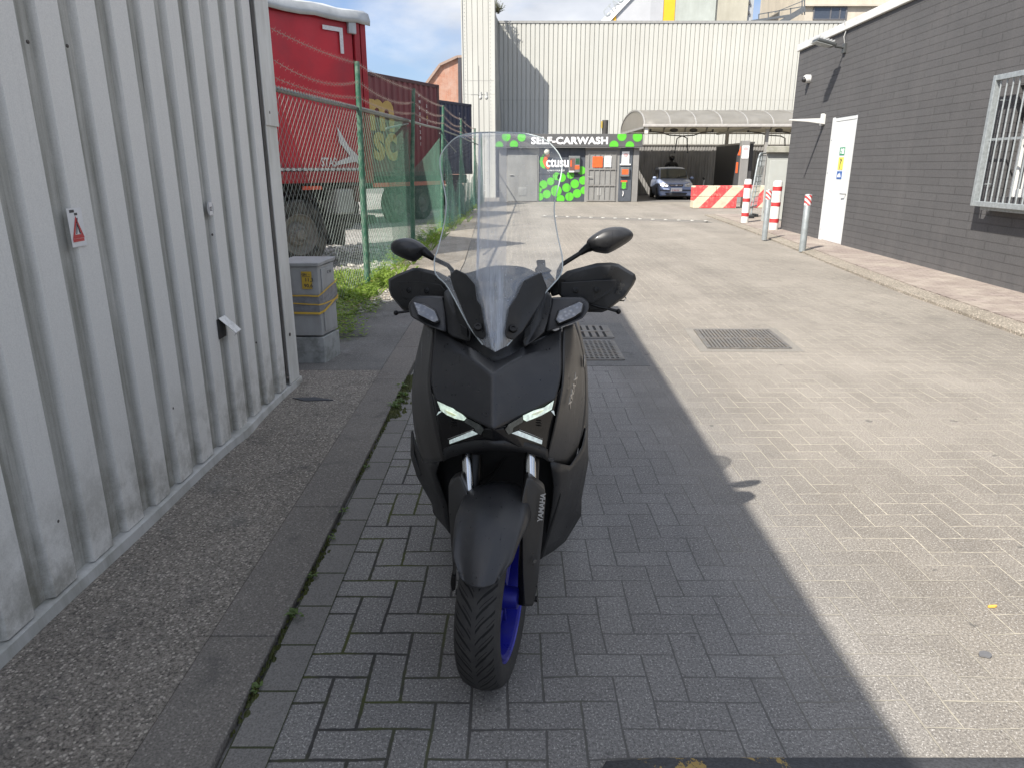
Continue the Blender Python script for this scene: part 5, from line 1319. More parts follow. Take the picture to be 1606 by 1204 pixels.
# ============================================================ concrete barriers in red and cream
def stripe_mat(name, a, b, period, slope, phase, rotz=0):
    s = NT(name); co = s.coord(); X, Y, Z = s.sep(co)
    w1 = s.math('FRACT', s.math('DIVIDE', s.math('ADD', s.math('SUBTRACT', X, s.math('MULTIPLY', Z, slope)), phase), period))
    wear = s.noise(co, 7, 6, .75); f = s.math('MULTIPLY', s.math('LESS_THAN', w1, .5), s.math('SUBTRACT', 1.0, s.math('MULTIPLY', s.ramp(wear, [(.5, 0), (.72, 1)]), .55)))
    base = s.mix(s.ramp(s.noise(co, 3, 6, .7), [(.35, 0), (.7, 1)]), (*b, 1), (*mul(b, .68), 1)); c = s.mix(f, base, (*a, 1))
    s.bsdf(c, .75, 0, s.bump(s.noise(co, 30, 4), .3, .01), .3); return s.m
m_bar = stripe_mat('barrier_stripes', (.60, .065, .07), (.62, .56, .42), .93, .95, .78)
YBR = 28.0; bx_ = lambda p: P(p, 310, YBR).x
def barrier(x0, x1, z0, z1, y, lab, d=.55):
    mb = MB(); mb.box(x0 - 7, x1 - 7, y - YBR, y - YBR + d, z0, z1); o = mb.build('concrete_block', m_bar, bevel=.02)
    o.location = (7, YBR, 0); tag(o, lab, 'barrier', 'red and cream striped concrete blocks'); return o
x0 = bx_(1088.5)
barrier(x0, bx_(1156), 0.005, .415, YBR, 'long lower red and cream striped concrete block at the left end of the barrier')
barrier(x0, bx_(1123), .42, .83, YBR + .01, 'upper striped concrete block at the left end, on top of the lower one')
barrier(bx_(1123) + .01, bx_(1165.5), .42, .83, YBR + .01, 'upper striped concrete block behind the white and red bollard')
barrier(bx_(1172), bx_(1215), 0.005, .83, YBR + .25, 'striped concrete block farthest right, partly hidden by the grey hut')

# ============================================================ tall buildings behind the warehouse
YU = 80.0
ug = thing('industrial_building', (16, YU, 0), 'tall grey clad building with a yellow stripe rising behind the warehouse', 'building')
ux = lambda p, y=YU: P(p, 20, y).x
zt_ = 24.0
mb = MB(); z33 = P(803, 33, YU).z; z0_ = P(803, 0, YU).z
sl_ = (ux(975) - ux(945)) / (z0_ - z33)
mb.prism([(ux(945) - sl_ * 4, YU, z33 - 4), (ux(1020), YU, z33 - 4), (ux(1020), YU, z33 + (ux(1020) - ux(945)) / sl_ - .05)], (0, 14, 0)); mb.build('wall', M('pale_grey_cladding', (.45, .46, .48), .5, 0, .08, .5), ug)
MB().box(ux(1020), ux(1040), YU - .0, YU + 14, 0, zt_).build('wall', M('pale_grey_cladding2', (.40, .41, .43), .5, 0, .08, .5), ug)
MB().box(ux(1043) - .15, ux(1058), YU - .05, YU + 14, 0, zt_).build('yellow_stripe', M('stripe_yellow', (.78, .42, .02), .5, 0, .05, 1), ug)
MB().prism([(ux(962), YU - .06, 0), (ux(966.5), YU - .06, 0), (ux(966.5), YU - .06, z33 + 1.0), (ux(962), YU - .06, z33 + .6)], (0, .05, 0)).build('yellow_stripe', M('stripe_yellow', (.78, .42, .02)), ug)
m_cgr = M('green_grey_concrete', (.40, .43, .40), .7, 0, .12, .7, dirt=(.28, .3, .27), ds=.8, da=.6, vert=True)
MB().box(ux(1058) + .003, ux(1122), YU + .02, YU + 14, 0, zt_).build('wall', m_cgr, ug)
MB().box(ux(1122) + .003, ux(1174), YU + .3, YU + 14, 0, zt_).build('wall', M('buff_concrete', (.42, .40, .33), .7, 0, .12, .7, dirt=(.3, .28, .22), ds=.8, da=.6, vert=True), ug)
MB().box(ux(1174) + .003, ux(1184), YU + .6, YU + 14, 0, zt_).build('stair_cladding', M('stair_grey', (.36, .38, .40), .6), ug)
mb = MB()
for k in range(12): mb.box(ux(1174) + .1, ux(1184) - .4, YU + .4, YU + .595, z33 - 2 + k * .9, z33 - 1.75 + k * .9)
mb.build('vent_slats', M('dark_slat', (.1, .1, .1), .5), ug)
mb = MB(); a = Vector((ux(943.5), YU - .2, z33)); b = Vector((ux(973.5), YU - .2, z0_)); d = (b - a).normalized(); a -= d * 4; b += d * 4
u = Vector((1, 0, 0)); mb.prism([a, a + u * .95, b + u * .95, b], (0, .15, 0)); sb_ = mb.build('slanted_sign', m_swh, ug)
text('sign_letters', 'CTAC', 1.0, Vector((ux(951), YU - .26, z33 + .25)), d, Vector((-d.z, 0, d.x)), M('sign_letter_grey', (.35, .38, .40), .5), sb_, .01, .02, width=.9)
ub = thing('office_building', (32, YU - 2, 0), 'beige stone building with a dark window strip behind the warehouse roof', 'building')
YO = YU - 2; ox_ = lambda p: P(p, 15, YO).x; oz = lambda p: P(1290, p, YO).z
m_bei = M('beige_stone', (.50, .45, .37), .75, 0, .1, .8, dirt=(.36, .33, .28), ds=1, da=.5, vert=True)
MB().box(ox_(1262), ox_(1500), YO, YO + 14, 0, 26).build('wall', m_bei, ub)
MB().box(ox_(1262) - .2, ox_(1500), YO - .35, YO - .002, oz(11), oz(8)).build('ledge', m_bei, ub)
wd = MB().box(ox_(1276.5), ox_(1328), YO - .06, YO - .002, oz(31), oz(12)).build('window', M('dark_pane', (.05, .06, .08), .1, spec=.8), ub)
mb = MB()
for p in (1276.5, 1303, 1317.5, 1327.5): mb.box(ox_(p) - .06, ox_(p) + .06, YO - .12, YO - .062, oz(31), oz(12))
for z in (oz(31), oz(12)): mb.box(ox_(1276.5), ox_(1327.5), YO - .124, YO - .060, z - .05, z + .05)
mb.build('frame', M('frame_grey', (.12, .12, .13), .5), wd)
st_ = thing('roof_staircase', (27, YU - 4, 12), 'sloping steel gangway with handrails beside the beige building', 'gangway')
m_stl = M('gangway_steel', (.14, .15, .16), .5, .4); Yg = YU - 4
def gp(x, y): return P(x, y, Yg)
mb = MB(); mb.beam(gp(1225, 36), gp(1262, 14), .25, .5); mb.beam(gp(1178, 34), gp(1245, 24), .18, .2); mb.build('deck', m_stl, st_)
mb = MB(); mb.beam(gp(1190, 23), gp(1258, 11), .08); mb.beam(gp(1215, 20), gp(1262, 1), .07)
for a, b in (((1205, 31), (1205, 20)), ((1222, 28), (1222, 17)), ((1240, 25), (1240, 13)), ((1190, 33), (1190, 23)), ((1258, 24), (1258, -3)), ((1262, 24), (1262, -3))): mb.beam(gp(*a), gp(*b), .08)
mb.build('handrail', m_stl, st_)
# ============================================================ dark brick building on the right
def WX(y): return 6.35 + (y - 8.73) * (6.75 - 6.35) / (18.2 - 8.73)
rb = thing('brick_building', (8, 14, 0), 'dark grey painted brick building with a white door on the right', 'building')
m_dbr = brick_mat('dark_painted_brick', (.082, .081, .083), (.088, .087, .089), (.072, .071, .072), .95, .115, .009, rot='Y', bumps=1.0, wear=.30, wearcol=(.125, .120, .120))
ZT = 4.12
Y0, Y1 = 3.0, 18.2
dw0, dw1, dzt = 14.42, 15.62, 2.50        # door opening
ww0, ww1, wz0, wz1 = 5.5, 9.62, 1.17, 2.52   # window opening
def wallq(a0, a1, z0, z1, mb):
    mb.add([(WX(a0), a0, z0), (WX(a1), a1, z0), (WX(a1), a1, z1), (WX(a0), a0, z1)], [(0, 1, 2, 3)])
mb = MB()
for a0, a1, z0, z1 in ((Y0, ww0, -.05, ZT), (ww0, ww1, -.05, wz0), (ww0, ww1, wz1, ZT), (ww1, dw0, -.05, ZT), (dw0, dw1, dzt, ZT), (dw1, Y1, -.05, ZT)): wallq(a0, a1, z0, z1, mb)
def rev(a0, a1, z0, z1, dep):   # reveals
    x0, x1 = WX(a0), WX(a1)
    mb.add([(x0, a0, z0), (x0 + dep, a0, z0), (x0 + dep, a0, z1), (x0, a0, z1)], [(0, 1, 2, 3)]); mb.add([(x1, a1, z0), (x1 + dep, a1, z0), (x1 + dep, a1, z1), (x1, a1, z1)], [(0, 1, 2, 3)])
    mb.add([(x0, a0, z0), (x1, a1, z0), (x1 + dep, a1, z0), (x0 + dep, a0, z0)], [(0, 1, 2, 3)]); mb.add([(x0, a0, z1), (x1, a1, z1), (x1 + dep, a1, z1), (x0 + dep, a0, z1)], [(0, 1, 2, 3)])
rev(dw0, dw1, -.05, dzt, .16); rev(ww0, ww1, wz0, wz1, .16)
mb.add([(WX(Y1), Y1, -.05), (16, Y1 + .4, -.05), (16, Y1 + .4, ZT), (WX(Y1), Y1, ZT)], [(0, 1, 2, 3)]); mb.add([(WX(Y0), Y0, -.05), (16, Y0, -.05), (16, Y0, ZT), (WX(Y0), Y0, ZT)], [(0, 1, 2, 3)])
mb.add([(WX(Y0), Y0, ZT), (16, Y0, ZT), (16, Y1 + .4, ZT), (WX(Y1), Y1, ZT)], [(0, 1, 2, 3)])
mb.build('wall', m_dbr, rb, fix=False)
MB().prism([(WX(Y0) + .2, Y0 + .1, -.04), (15.8, Y0 + .1, -.04), (15.8, Y1 + .2, -.04), (WX(Y1) + .2, Y1 - .1, -.04)], (0, 0, ZT - .0)).build('core', M('core_dark', (.03, .03, .03), .9), rb)
m_cop = M('coping_white', (.62, .62, .60), .5, 0, .06, 2, dirt=(.4, .4, .38), ds=4, da=.4)
MB().prism([(WX(Y0) - .05, Y0 - .05, ZT + .004), (WX(Y1) - .05, Y1 + .06, ZT + .004), (WX(Y1) + .3, Y1 + .06, ZT + .004), (WX(Y0) + .3, Y0 - .05, ZT + .004)], (0, 0, .15)).build('coping', m_cop, rb, bevel=.01)
# door
m_dwh = M('door_white', (.62, .64, .65), .4, 0, .04, 2, dirt=(.5, .48, .38), ds=2.5, da=.35, vert=True)
xd = WX(15.0)
def dbox(y0, y1, z0, z1, p0, p1, mb=None):
    mb = mb or MB(); sl2 = (6.75 - 6.35) / (18.2 - 8.73)
    return mb.prism([(WX(y0) + p0, y0, z0), (WX(y1) + p0, y1, z0), (WX(y1) + p1, y1, z0), (WX(y0) + p1, y0, z0)], (0, 0, z1 - z0))
mb = dbox(dw0, dw0 + .05, .03, dzt, .01, .09); dbox(dw1 - .12, dw1, .03, dzt, -.012, .09, mb); dbox(dw0 + .051, dw1 - .121, dzt - .08, dzt - .002, .012, .09, mb); mb.build('door_frame', m_dwh, rb, bevel=.006)
dleaf = dbox(dw0 + .054, dw1 - .124, .045, dzt - .085, .02, .065).build('door', m_dwh, rb, bevel=.004)
mb = MB()
for z in (.35, .95, 1.5, 2.15): dbox(dw1 - .125, dw1 - .075, z - .08, z + .08, -.03, -.013, mb)
mb.build('hinge', m_dwh, dleaf, bevel=.005)
mb = MB(); y = dw0 + .12; mb.tube([(WX(y) + .02, y, 1.02), (WX(y) - .04, y, 1.02), (WX(y) - .04, y + .14, 1.02)], .011, 8); mb.build('handle', M('handle_steel', (.35, .35, .35), .3, .8), dleaf, smooth=40)
m_grn = M('exit_green', (.02, .25, .12), .45); m_ylw = M('sign_yellow2', (.70, .62, .10), .45); m_blu = M('sign_blue', (.02, .10, .35), .45)
wdir = Vector((WX(14) - WX(15), -1, 0)).normalized()
def dsign(zc, h, mat, nm):
    y0 = 14.87; o = dbox(y0, y0 + .24, zc - h / 2, zc + h / 2, .014, .019).build(nm, mat, dleaf); return o
e1 = dsign(1.835, .15, m_grn, 'exit_sign'); e2 = dsign(1.60, .24, m_ylw, 'yellow_sign'); e3 = dsign(1.375, .15, m_blu, 'blue_sign')
def dmark(poly, mat, parent, zc, nm='pictogram'):
    mb = MB(); mb.prism([(WX(14.87 + .24 - u) + .0115, 14.87 + .24 - u, zc + v) for u, v in poly], (.0012, 0, 0)); mb.build(nm, mat, parent)
dmark([(.13, -.05), (.22, -.05), (.22, .05), (.13, .05)], m_swh, e1, 1.835); dmark([(.03, -.06), (.06, -.01), (.05, .03), (.08, .06), (.11, .03), (.08, -.01), (.11, -.06), (.075, -.03)], m_swh, e1, 1.835)
dmark([(.09, -.10), (.11, -.10), (.12, 0), (.17, .06), (.12, .10), (.08, .08), (.12, .05), (.10, .01)], m_bk, e2, 1.60); dmark([(.03, -.04), (.08, .04), (.11, -.01), (.15, .05), (.21, -.04)], m_swh, e3, 1.375)
# arm / bracket beside the door
arm = thing('door_awning', (6.6, 16.2, 2.45), 'narrow white canopy arm sticking out of the dark wall left of the door', 'canopy arm')
yA = 16.05; xw = WX(yA)
MB().prism([(xw - .002, yA, 2.40), (xw - .002, yA, 2.60), (xw - .08, yA, 2.60), (xw - .10, yA, 2.44), (xw - .42, yA, 2.41), (xw - .95, yA, 2.475), (xw - .95, yA, 2.515), (xw - .10, yA, 2.52), (xw - .09, yA, 2.53)][:2] + [(xw - .07, yA, 2.60), (xw - .09, yA, 2.52), (xw - .76, yA, 2.50), (xw - .76, yA, 2.475), (xw - .36, yA, 2.45)], (0, .05, 0)).build('arm', m_cop, arm, bevel=.004)
MB().box(xw - .05, xw, yA + .071, yA + .16, 2.38, 2.62).build('mounting_plate', m_cop, arm, bevel=.004)
# floodlight
yL = 15.45; xl = WX(yL); fl_ = thing('floodlight', (xl, yL, 3.8), 'grey floodlight on a bracket high on the dark brick wall', 'floodlight')
m_lamp = M('lamp_housing', (.09, .095, .095), .4, .4)
MB().box(xl - .05, xl - .002, yL - .06, yL + .06, 3.70, 3.88).build('bracket', m_lamp, fl_, bevel=.006)
MB().tube([(xl - .04, yL, 3.80), (xl - .22, yL - .02, 3.82)], .022, 8).build('arm', m_lamp, fl_)
mb = MB(); Mx = Matrix.Translation((xl - .42, yL - .02, 3.88)) @ Matrix.Rotation(R(14), 4, 'Y'); mb.box(-.22, .18, -.15, .15, -.03, .03, M=Mx); hd = mb.build('housing', m_lamp, fl_, bevel=.02)
mb = MB(); mb.box(-.24, .10, -.14, .14, -.043, -.037, M=Mx); mb.build('glass', M('lamp_glass', (.35, .37, .36), .15, spec=.8), fl_)
mb = MB()
for k in range(6): mb.box(-.20 + k * .06, -.185 + k * .06, -.15, .15, .036, .065, M=Mx)
mb.build('cooling_fins', M('lamp_silver', (.5, .5, .48), .4, .3), hd)
MB().tube([(xl - .03, yL, 3.88), (xl - .06, yL, 4.0), (xl - .02, yL + .02, 4.12), (xl - .08, yL + .03, 4.30)], .010, 6).build('cable', M('cable_grey', (.35, .35, .34), .5), fl_)
# security camera
yK = 17.3; xk = WX(yK); ck = thing('security_camera', (xk, yK, 3.4), 'white dome security camera near the far corner of the dark wall', 'security camera')
MB().lathe([(0, 0), (.085, 0), (.085, .10), (.07, .13), (0, .13)], (xk, yK, 3.43), (-1, 0, 0), 20).build('housing', m_cop, ck, smooth=40)
MB().ball((xk - .13, yK - .02, 3.41), (.06, .06, .06), 12, 8).build('lens', m_blk, ck, smooth=60)
# window with grille
m_galv = M('galvanised_steel', (.34, .37, .38), .45, .35, .22, 25, .2, 60)
gr_ = thing('window_grille', (6.2, 8.0, 1.85), 'galvanised steel bar cage over the window of the dark building', 'window grille')
gy0, gy1, gz0, gz1, gx = 5.2, 9.86, 1.04, 2.66, -.20
def gbox(y0, y1, z0, z1, p0, p1, mb): return dbox(y0, y1, z0, z1, p0, p1, mb)
mb = MB(); fw = .065
gbox(gy1 - fw, gy1, gz0, gz1, gx - .02, gx + .05, mb); gbox(gy0, gy0 + fw, gz0, gz1, gx - .02, gx + .05, mb)
gbox(gy0 + fw + .001, gy1 - fw - .001, gz0, gz0 + fw, gx - .018, gx + .048, mb); gbox(gy0 + fw + .001, gy1 - fw - .001, gz1 - fw, gz1, gx - .018, gx + .048, mb)
mb.build('frame', m_galv, gr_, bevel=.004)
n_ = 36
for k in range(n_):
    y = gy0 + fw + (gy1 - gy0 - 2 * fw) * (k + .5) / n_
    MB().tube([(WX(y) + gx + .02, y, gz0 + fw), (WX(y) + gx + .02, y, gz1 - fw)], .0095, 8).build('bar', m_galv, gr_, smooth=40)
mb = MB()
for z in (1.88, 2.36, 1.32):
    if z == 1.88: mb.beam((WX(gy0) + gx + .034, gy0 + fw, z), (WX(gy1) + gx + .034, gy1 - fw, z), .008, .03)
    for y in (gy1 - .05, gy0 + .05): mb.tube([(WX(y) + gx + .02, y, z), (WX(y) + .02, y, z)], .008, 6)
mb.build('cross_bar', m_galv, gr_)
mb = MB(); gbox(gy0, gy1 - .12, gz0 - .045, gz0 - .004, gx + .05, -.002, mb); mb.build('sill', m_galv, gr_, bevel=.003)
win = dbox(ww0, ww1 - .10, wz0, wz1, .10, .15).build('window', M('window_dark', (.03, .035, .04), .12, spec=.7), rb)
m_upvc = M('upvc_white', (.66, .66, .64), .4, 0, .05, 4)
mb = MB(); yy1 = ww1 - .10
for a0, a1, z0, z1 in ((yy1 - .10, yy1, wz0, wz1), (ww0, yy1 - .101, wz0, wz0 + .10), (ww0, yy1 - .101, wz1 - .08, wz1), (yy1 - .27, yy1 - .21, wz0 + .101, wz1 - .081)): dbox(a0, a1, z0, z1, .06, .098, mb)
for k in range(4): a = yy1 - 1.15 - k * .9; dbox(a, a + .08, wz0 + .101, wz1 - .081, .062, .098, mb)
mb.build('window_frame', m_upvc, win, bevel=.004)
mb = MB()
for k in range(11):
    z = wz1 - .08 - .058 * (k + 1); dbox(ww0, yy1 - .101, z, z + .050, .045, .0595, mb)
mb.build('roller_shutter', M('shutter_white', (.55, .55, .52), .5), win, bevel=.006)
mb = dbox(yy1 + .002, ww1, wz0 + .0, wz1, .12, .15); mb.build('dark_reveal', m_dbr, rb)

# ============================================================ bollards
m_bw = M('bollard_white', (.72, .71, .68), .5, 0, .05, 5, dirt=(.45, .42, .36), ds=6, da=.45)
m_br = M('bollard_red', (.46, .03, .035), .45, 0, .12, 10, dirt=(.35, .12, .1), ds=9, da=.4)
m_gb = M('bollard_galvanised', (.30, .33, .34), .42, .35, .18, 8, dirt=(.22, .22, .21), ds=6, da=.4)
def rwb(px_, py_, h, r, label):
    g = G(px_, py_, .03); t = thing('bollard', (g.x, g.y, .03), label, 'bollard', 'red and white bollards by the grey hut')
    zs = [0, .235, .32, .555, .64, .87, .96, 1.0]
    mb = MB(); mb.lathe([(r, 0), (r, h * .955), (r * .9, h * .985), (r * .55, h), (0, h)], (g.x, g.y, .02), n=28); mb.build('post', m_bw, t, smooth=40)
    for a, b in ((.16, .24), (.49, .57), (.80, .885)):
        mb = MB(); mb.lathe([(r + .0005, h * a), (r + .004, h * a), (r + .004, h * b), (r + .0005, h * b)], (g.x, g.y, .02), n=28); mb.build('red_band', m_br, t, smooth=40)
    return t
rwb(1167.5, 350, 1.19, .098, 'left thick white bollard with red bands, in front of the striped blocks')
rwb(1212.5, 361, 1.19, .108, 'right thick white bollard with red bands, in front of the grey hut')
m_band = stripe_mat('reflective_band', (.5, .05, .05), (.7, .7, .7), .09, -1.0, 0)
def gbol(px_, py_, h, r, label):
    g = G(px_, py_, .03); t = thing('bollard', (g.x, g.y, .03), label, 'bollard', 'slim galvanised bollards on the pavement')
    mb = MB(); mb.lathe([(r, 0), (r, h - .012), (r * .85, h), (0, h)], (g.x, g.y, .02), n=20); mb.build('post', m_gb, t, smooth=40)
    mb = MB(); mb.lathe([(r + .0005, h - .20), (r + .003, h - .20), (r + .003, h - .012), (r + .0005, h - .012)], (g.x, g.y, .02), n=20); mb.build('striped_band', m_band, t, smooth=40)
    return t
gbol(1258, 394, 1.04, .060, 'slim galvanised bollard with a striped band, standing before the white door')
gbol(1198.5, 376, 1.05, .056, 'slim galvanised bollard with a striped band, between the two thick bollards')

# ============================================================ grey substation hut
YH = 20.9; hx = lambda p: P(p, 300, YH).x; hz = lambda p: P(1215, p, YH).z
hut = thing('utility_hut', (7.6, YH + .6, 0), 'pale grey concrete substation hut with a flat slab roof behind the bollards', 'hut')
m_hut = M('hut_render', (.36, .375, .36), .8, 0, .08, 3, dirt=(.32, .34, .30), ds=4, da=.5, vert=True)
MB().prism([(hx(1198), YH, 0), (hx(1300), YH, 0), (hx(1300) + .7, YH + 2.2, 0), (hx(1198) + .80, YH + 2.2, 0)], (0, 0, hz(240))).build('wall', m_hut, hut, bevel=.01)
MB().prism([(hx(1193.5), YH - .12, hz(240) + .003), (hx(1305), YH - .12, hz(240) + .003), (hx(1305) + .7, YH + 2.3, hz(240) + .003), (hx(1193.5) + .82, YH + 2.3, hz(240) + .003)], (0, 0, hz(230) - hz(240))).build('roof_slab', M('roof_slab', (.36, .355, .31), .85, 0, .2, 6, dirt=(.2, .21, .15), ds=5, da=.6), hut, bevel=.015)
MB().box(hx(1203), hx(1260), YH - .02, YH - .002, .08, hz(252)).build('door', M('hut_door', (.42, .44, .42), .5, 0, .05, 3, dirt=(.4, .4, .36), ds=5, da=.3), hut, bevel=.005)
s1 = MB().box(hx(1232), hx(1236), YH - .026, YH - .0205, hz(266), hz(248)).build('warning_plate', m_swh, hut)
MB().box(hx(1233), hx(1235.4), YH - .029, YH - .0265, hz(263), hz(257)).build('print', m_rd, s1)
MB().box(hx(1200), hx(1202.5), YH - .025, YH - .003, .3, hz(300)).build('louvre', m_trim, hut)
# mesh cage on wheels leaning by the hut
cg = thing('mesh_panel', (7.1, 22.4, 0), 'galvanised wire mesh fence panel with a rounded top, standing left of the hut', 'mesh panel')
YM = 22.2; mx_ = lambda p, y=YM: P(p, 300, y).x; mz = lambda p: P(1190, p, YM).z
a0, a1 = mx_(1176), mx_(1203); lean = .18; ztp = mz(241)
def mp(u, z): return Vector((a0 + (a1 - a0) * u + lean * (z / ztp), YM + .9 * u, z))
mb = MB(); mb.tube([mp(0, .12), mp(0, ztp - .2), mp(.06, ztp - .05), mp(.16, ztp), mp(1, ztp + .02)], .025, 8); mb.tube([mp(0.0, .35), mp(1, .37)], .02, 8); mb.tube([mp(.42, .12), mp(.42, ztp)], .022, 8); mb.build('tube_frame', m_galv, cg, smooth=40)
mb = MB()
for k in range(13): mb.tube([mp(k / 12, .3), mp(k / 12, ztp - .04)], .006, 4)
for k in range(11): z = .35 + (ztp - .4) * k / 10; mb.tube([mp(0, z), mp(1, z)], .006, 4)
mb.build('wires', m_galv, cg)
MB().prism([mp(.02, ztp - .62), mp(.98, ztp - .62), mp(.98, ztp - .38), mp(.02, ztp - .38)], (0, -.02, 0)).build('name_board', m_swh, cg)
MB().box(a0 - .1, a0 + .12, YM - .3, YM + .3, .0, .13).build('foot_block', m_blk, cg, bevel=.02)
MB().box(mx_(1193), mx_(1199), YM + .3, YM + .8, .0, .13).build('foot_block', m_blk, cg, bevel=.02)
# ============================================================ the motor scooter
random.seed(3)
sc = thing('motor_scooter', (-0.052, 1.92, 0), 'matte dark grey motor scooter with tall clear windscreen and lit headlights in the foreground', 'scooter')
def paint(name, col, rough, var=.1, drops=0.35, spec=.5):
    s = NT(name); co = s.coord()
    n = s.noise(co, 6, 4, .6); c = s.mix(1.0, (*col, 1), s.ramp(n, [(.3, 1 - var), (.7, 1 + var)]), 'MULTIPLY')
    du = s.noise(co, 3.5, 6, .7); c = s.mix(s.ramp(du, [(.48, 0), (.75, .22)]), c, (.10, .095, .085, 1))
    # rain drops and dried runs
    v = s.n('ShaderNodeTexVoronoi'); v.inputs['Scale'].default_value = 95; s.l(co, v.inputs['Vector']); vc = s.sep(v.outputs['Color'])
    dr = s.math('MULTIPLY', s.math('LESS_THAN', v.outputs['Distance'], .22), s.math('GREATER_THAN', vc[0], 1 - drops * .35))
    run = s.ramp(s.noise(s.scaled(co, (75, 1, 3.0)), 1.6, 5, .6), [(.60, 0), (.69, 1)])
    msk = s.math('MULTIPLY', s.math('MAXIMUM', dr, s.math('MULTIPLY', run, s.ramp(s.noise(co, 9, 2), [(.45, 0), (.62, 1)]))), .8)
    c = s.mix(msk, c, mul((*col,), .35) + (1,))
    r = s.math('SUBTRACT', s.math('ADD', rough, s.math('MULTIPLY', s.math('SUBTRACT', n, .5), .18)), s.math('MULTIPLY', msk, .28), clamp=True)
    s.bsdf(c, r, 0, s.bump(s.noise(co, 420, 2), .05, .001), spec); return s.m
m_body = paint('matte_grey_paint', (.022, .0225, .0245), .42)
m_side = paint('matte_side_paint', (.027, .0255, .024), .40, drops=.15)
m_plas = paint('black_plastic', (.012, .0125, .0135), .47, drops=.5)
m_glossb = paint('gloss_black', (.006, .006, .007), .16, drops=.1)
m_void = M('dark_inner', (.006, .006, .006), .8)
m_bolt = M('black_bolt', (.012, .012, .012), .35, .5)
m_fork = M('fork_chrome', (.62, .62, .60), .16, 1.0, .1, 20)
def S(p): return P(p[0], p[1], p[2])
def surf(name, rows, mat, parent=sc, sub=2, cc=(), cr=(), solid=.004, cv_=.85, border=1.0, smooth=True, extra=None, off=-1):
    g = [[S(p) for p in r] for r in rows]; nr, nc = len(g), len(g[0])
    key = lambda v: (round(v.x, 4), round(v.y, 4), round(v.z, 4)); ed = {}
    for i in range(nr):
        for j in range(nc):
            a = key(g[i][j])
            if j + 1 < nc: ed[frozenset((a, key(g[i][j + 1])))] = border if i in (0, nr - 1) else (cv_ if i in cr else 0)
            if i + 1 < nr: ed[frozenset((a, key(g[i + 1][j])))] = border if j in (0, nc - 1) else (cv_ if j in cc else 0)
    mb = MB(); mb.grid(g)
    o = mb.build(name, mat, parent, smooth=180 if smooth else None, sub=sub, solid=solid, off=off, crease=lambda a, b: ed.get(frozenset((key(a), key(b))), 0), fix=False)
    return o
def poly3(name, pts, mat, back=.02, parent=sc, bevel=.004, seg=2, smooth=38):
    """an outline with its own depth, given thickness to the back"""
    v = [S(p) for p in pts]; mb = MB(); n = len(v); c = sum(v, Vector()) / n
    b = [p + Vector((0, back, -back * .15)) for p in v]
    mb.add(v + b + [c, c + Vector((0, back, 0))], [(i, (i + 1) % n, 2 * n) for i in range(n)] + [(n + (i + 1) % n, n + i, 2 * n + 1) for i in range(n)] + [(i, n + i, n + (i + 1) % n, (i + 1) % n) for i in range(n)])
    return mb.build(name, mat, parent, bevel=bevel, seg=seg, smooth=smooth)
def rr(rows_): return rows_

# ---- centre hood
surf('front_cowl', [
    [(683, 514, 2.215), (713, 534, 2.16), (741, 550, 2.105), (774, 566, 2.11), (806, 557, 2.12), (843, 534, 2.145), (880, 517, 2.185)],
    [(680, 553, 2.15), (703, 552, 2.125), (738, 562, 2.06), (773, 591, 1.965), (812, 563, 2.05), (850, 552, 2.105), (879.5, 552, 2.13)],
    [(675, 598, 2.09), (705, 601, 2.045), (738, 612, 1.985), (773, 632, 1.925), (810, 612, 1.98), (848, 600, 2.03), (881, 590, 2.065)],
    [(684.5, 627, 2.04), (712, 641, 1.995), (742, 657, 1.945), (774, 673, 1.875), (802, 660, 1.94), (838, 642, 1.985), (870, 626, 2.02)]],
    m_body, cc=(3,), cr=(1,), cv_=1.0, solid=.006, sub=3)
poly3('inner_frame', [(683, 521, 2.32), (776, 560, 2.22), (881, 521, 2.29), (886, 560, 2.25), (888, 600, 2.22), (884, 650, 2.20), (870, 690, 2.18), (776, 690, 2.16), (690, 690, 2.2), (676, 650, 2.22), (668, 600, 2.26), (672, 560, 2.28)], M('inner_black', (.006, .006, .006), .8), .03, bevel=0)
# ---- side panels
surf('side_panel', [
    [(667, 507, 2.36), (673, 508, 2.29), (682.5, 516, 2.222)],
    [(652, 566, 2.44), (663, 570, 2.28), (678.5, 556, 2.155)],
    [(646.5, 610, 2.44), (659, 615, 2.26), (673.5, 600, 2.095)],
    [(648, 650, 2.42), (664, 660, 2.22), (682, 642, 2.06)],
    [(654, 690, 2.40), (672, 697, 2.18), (691, 685, 2.06)],
    [(664, 724, 2.36), (682, 724, 2.15), (698, 721, 2.06)]], m_side, cc=(1,), cv_=.6)
surf('side_panel', [
    [(882, 514, 2.19), (897, 509, 2.24), (899, 508, 2.33)],
    [(881, 556, 2.135), (896, 548, 2.20), (912, 547, 2.42)],
    [(882.5, 592, 2.07), (890, 600, 2.12), (916.5, 592, 2.46)],
    [(877, 628, 2.04), (880, 650, 2.08), (916, 640, 2.48)],
    [(868, 672, 2.03), (871, 690, 2.07), (908, 690, 2.44)],
    [(857, 716, 2.04), (859, 722, 2.07), (898, 732, 2.40)]], m_side, cc=(1,), cv_=.8)
surf('rear_side_panel', [
    [(899, 507, 2.40), (906, 505, 2.9)], [(913, 548, 2.48), (919, 560, 2.9)], [(917, 592, 2.50), (921, 600, 2.9)], [(917, 645, 2.5), (921.5, 660, 2.9)], [(905, 700, 2.46), (920, 712, 2.85)]], m_body, sub=1)
surf('rear_side_panel', [
    [(666, 508, 2.42), (672, 506, 2.9)], [(652, 566, 2.48), (660, 566, 2.9)], [(646.5, 612, 2.48), (653, 612, 2.9)], [(648.5, 655, 2.46), (654, 655, 2.9)], [(656, 700, 2.44), (662, 700, 2.85)]], m_body, sub=1)
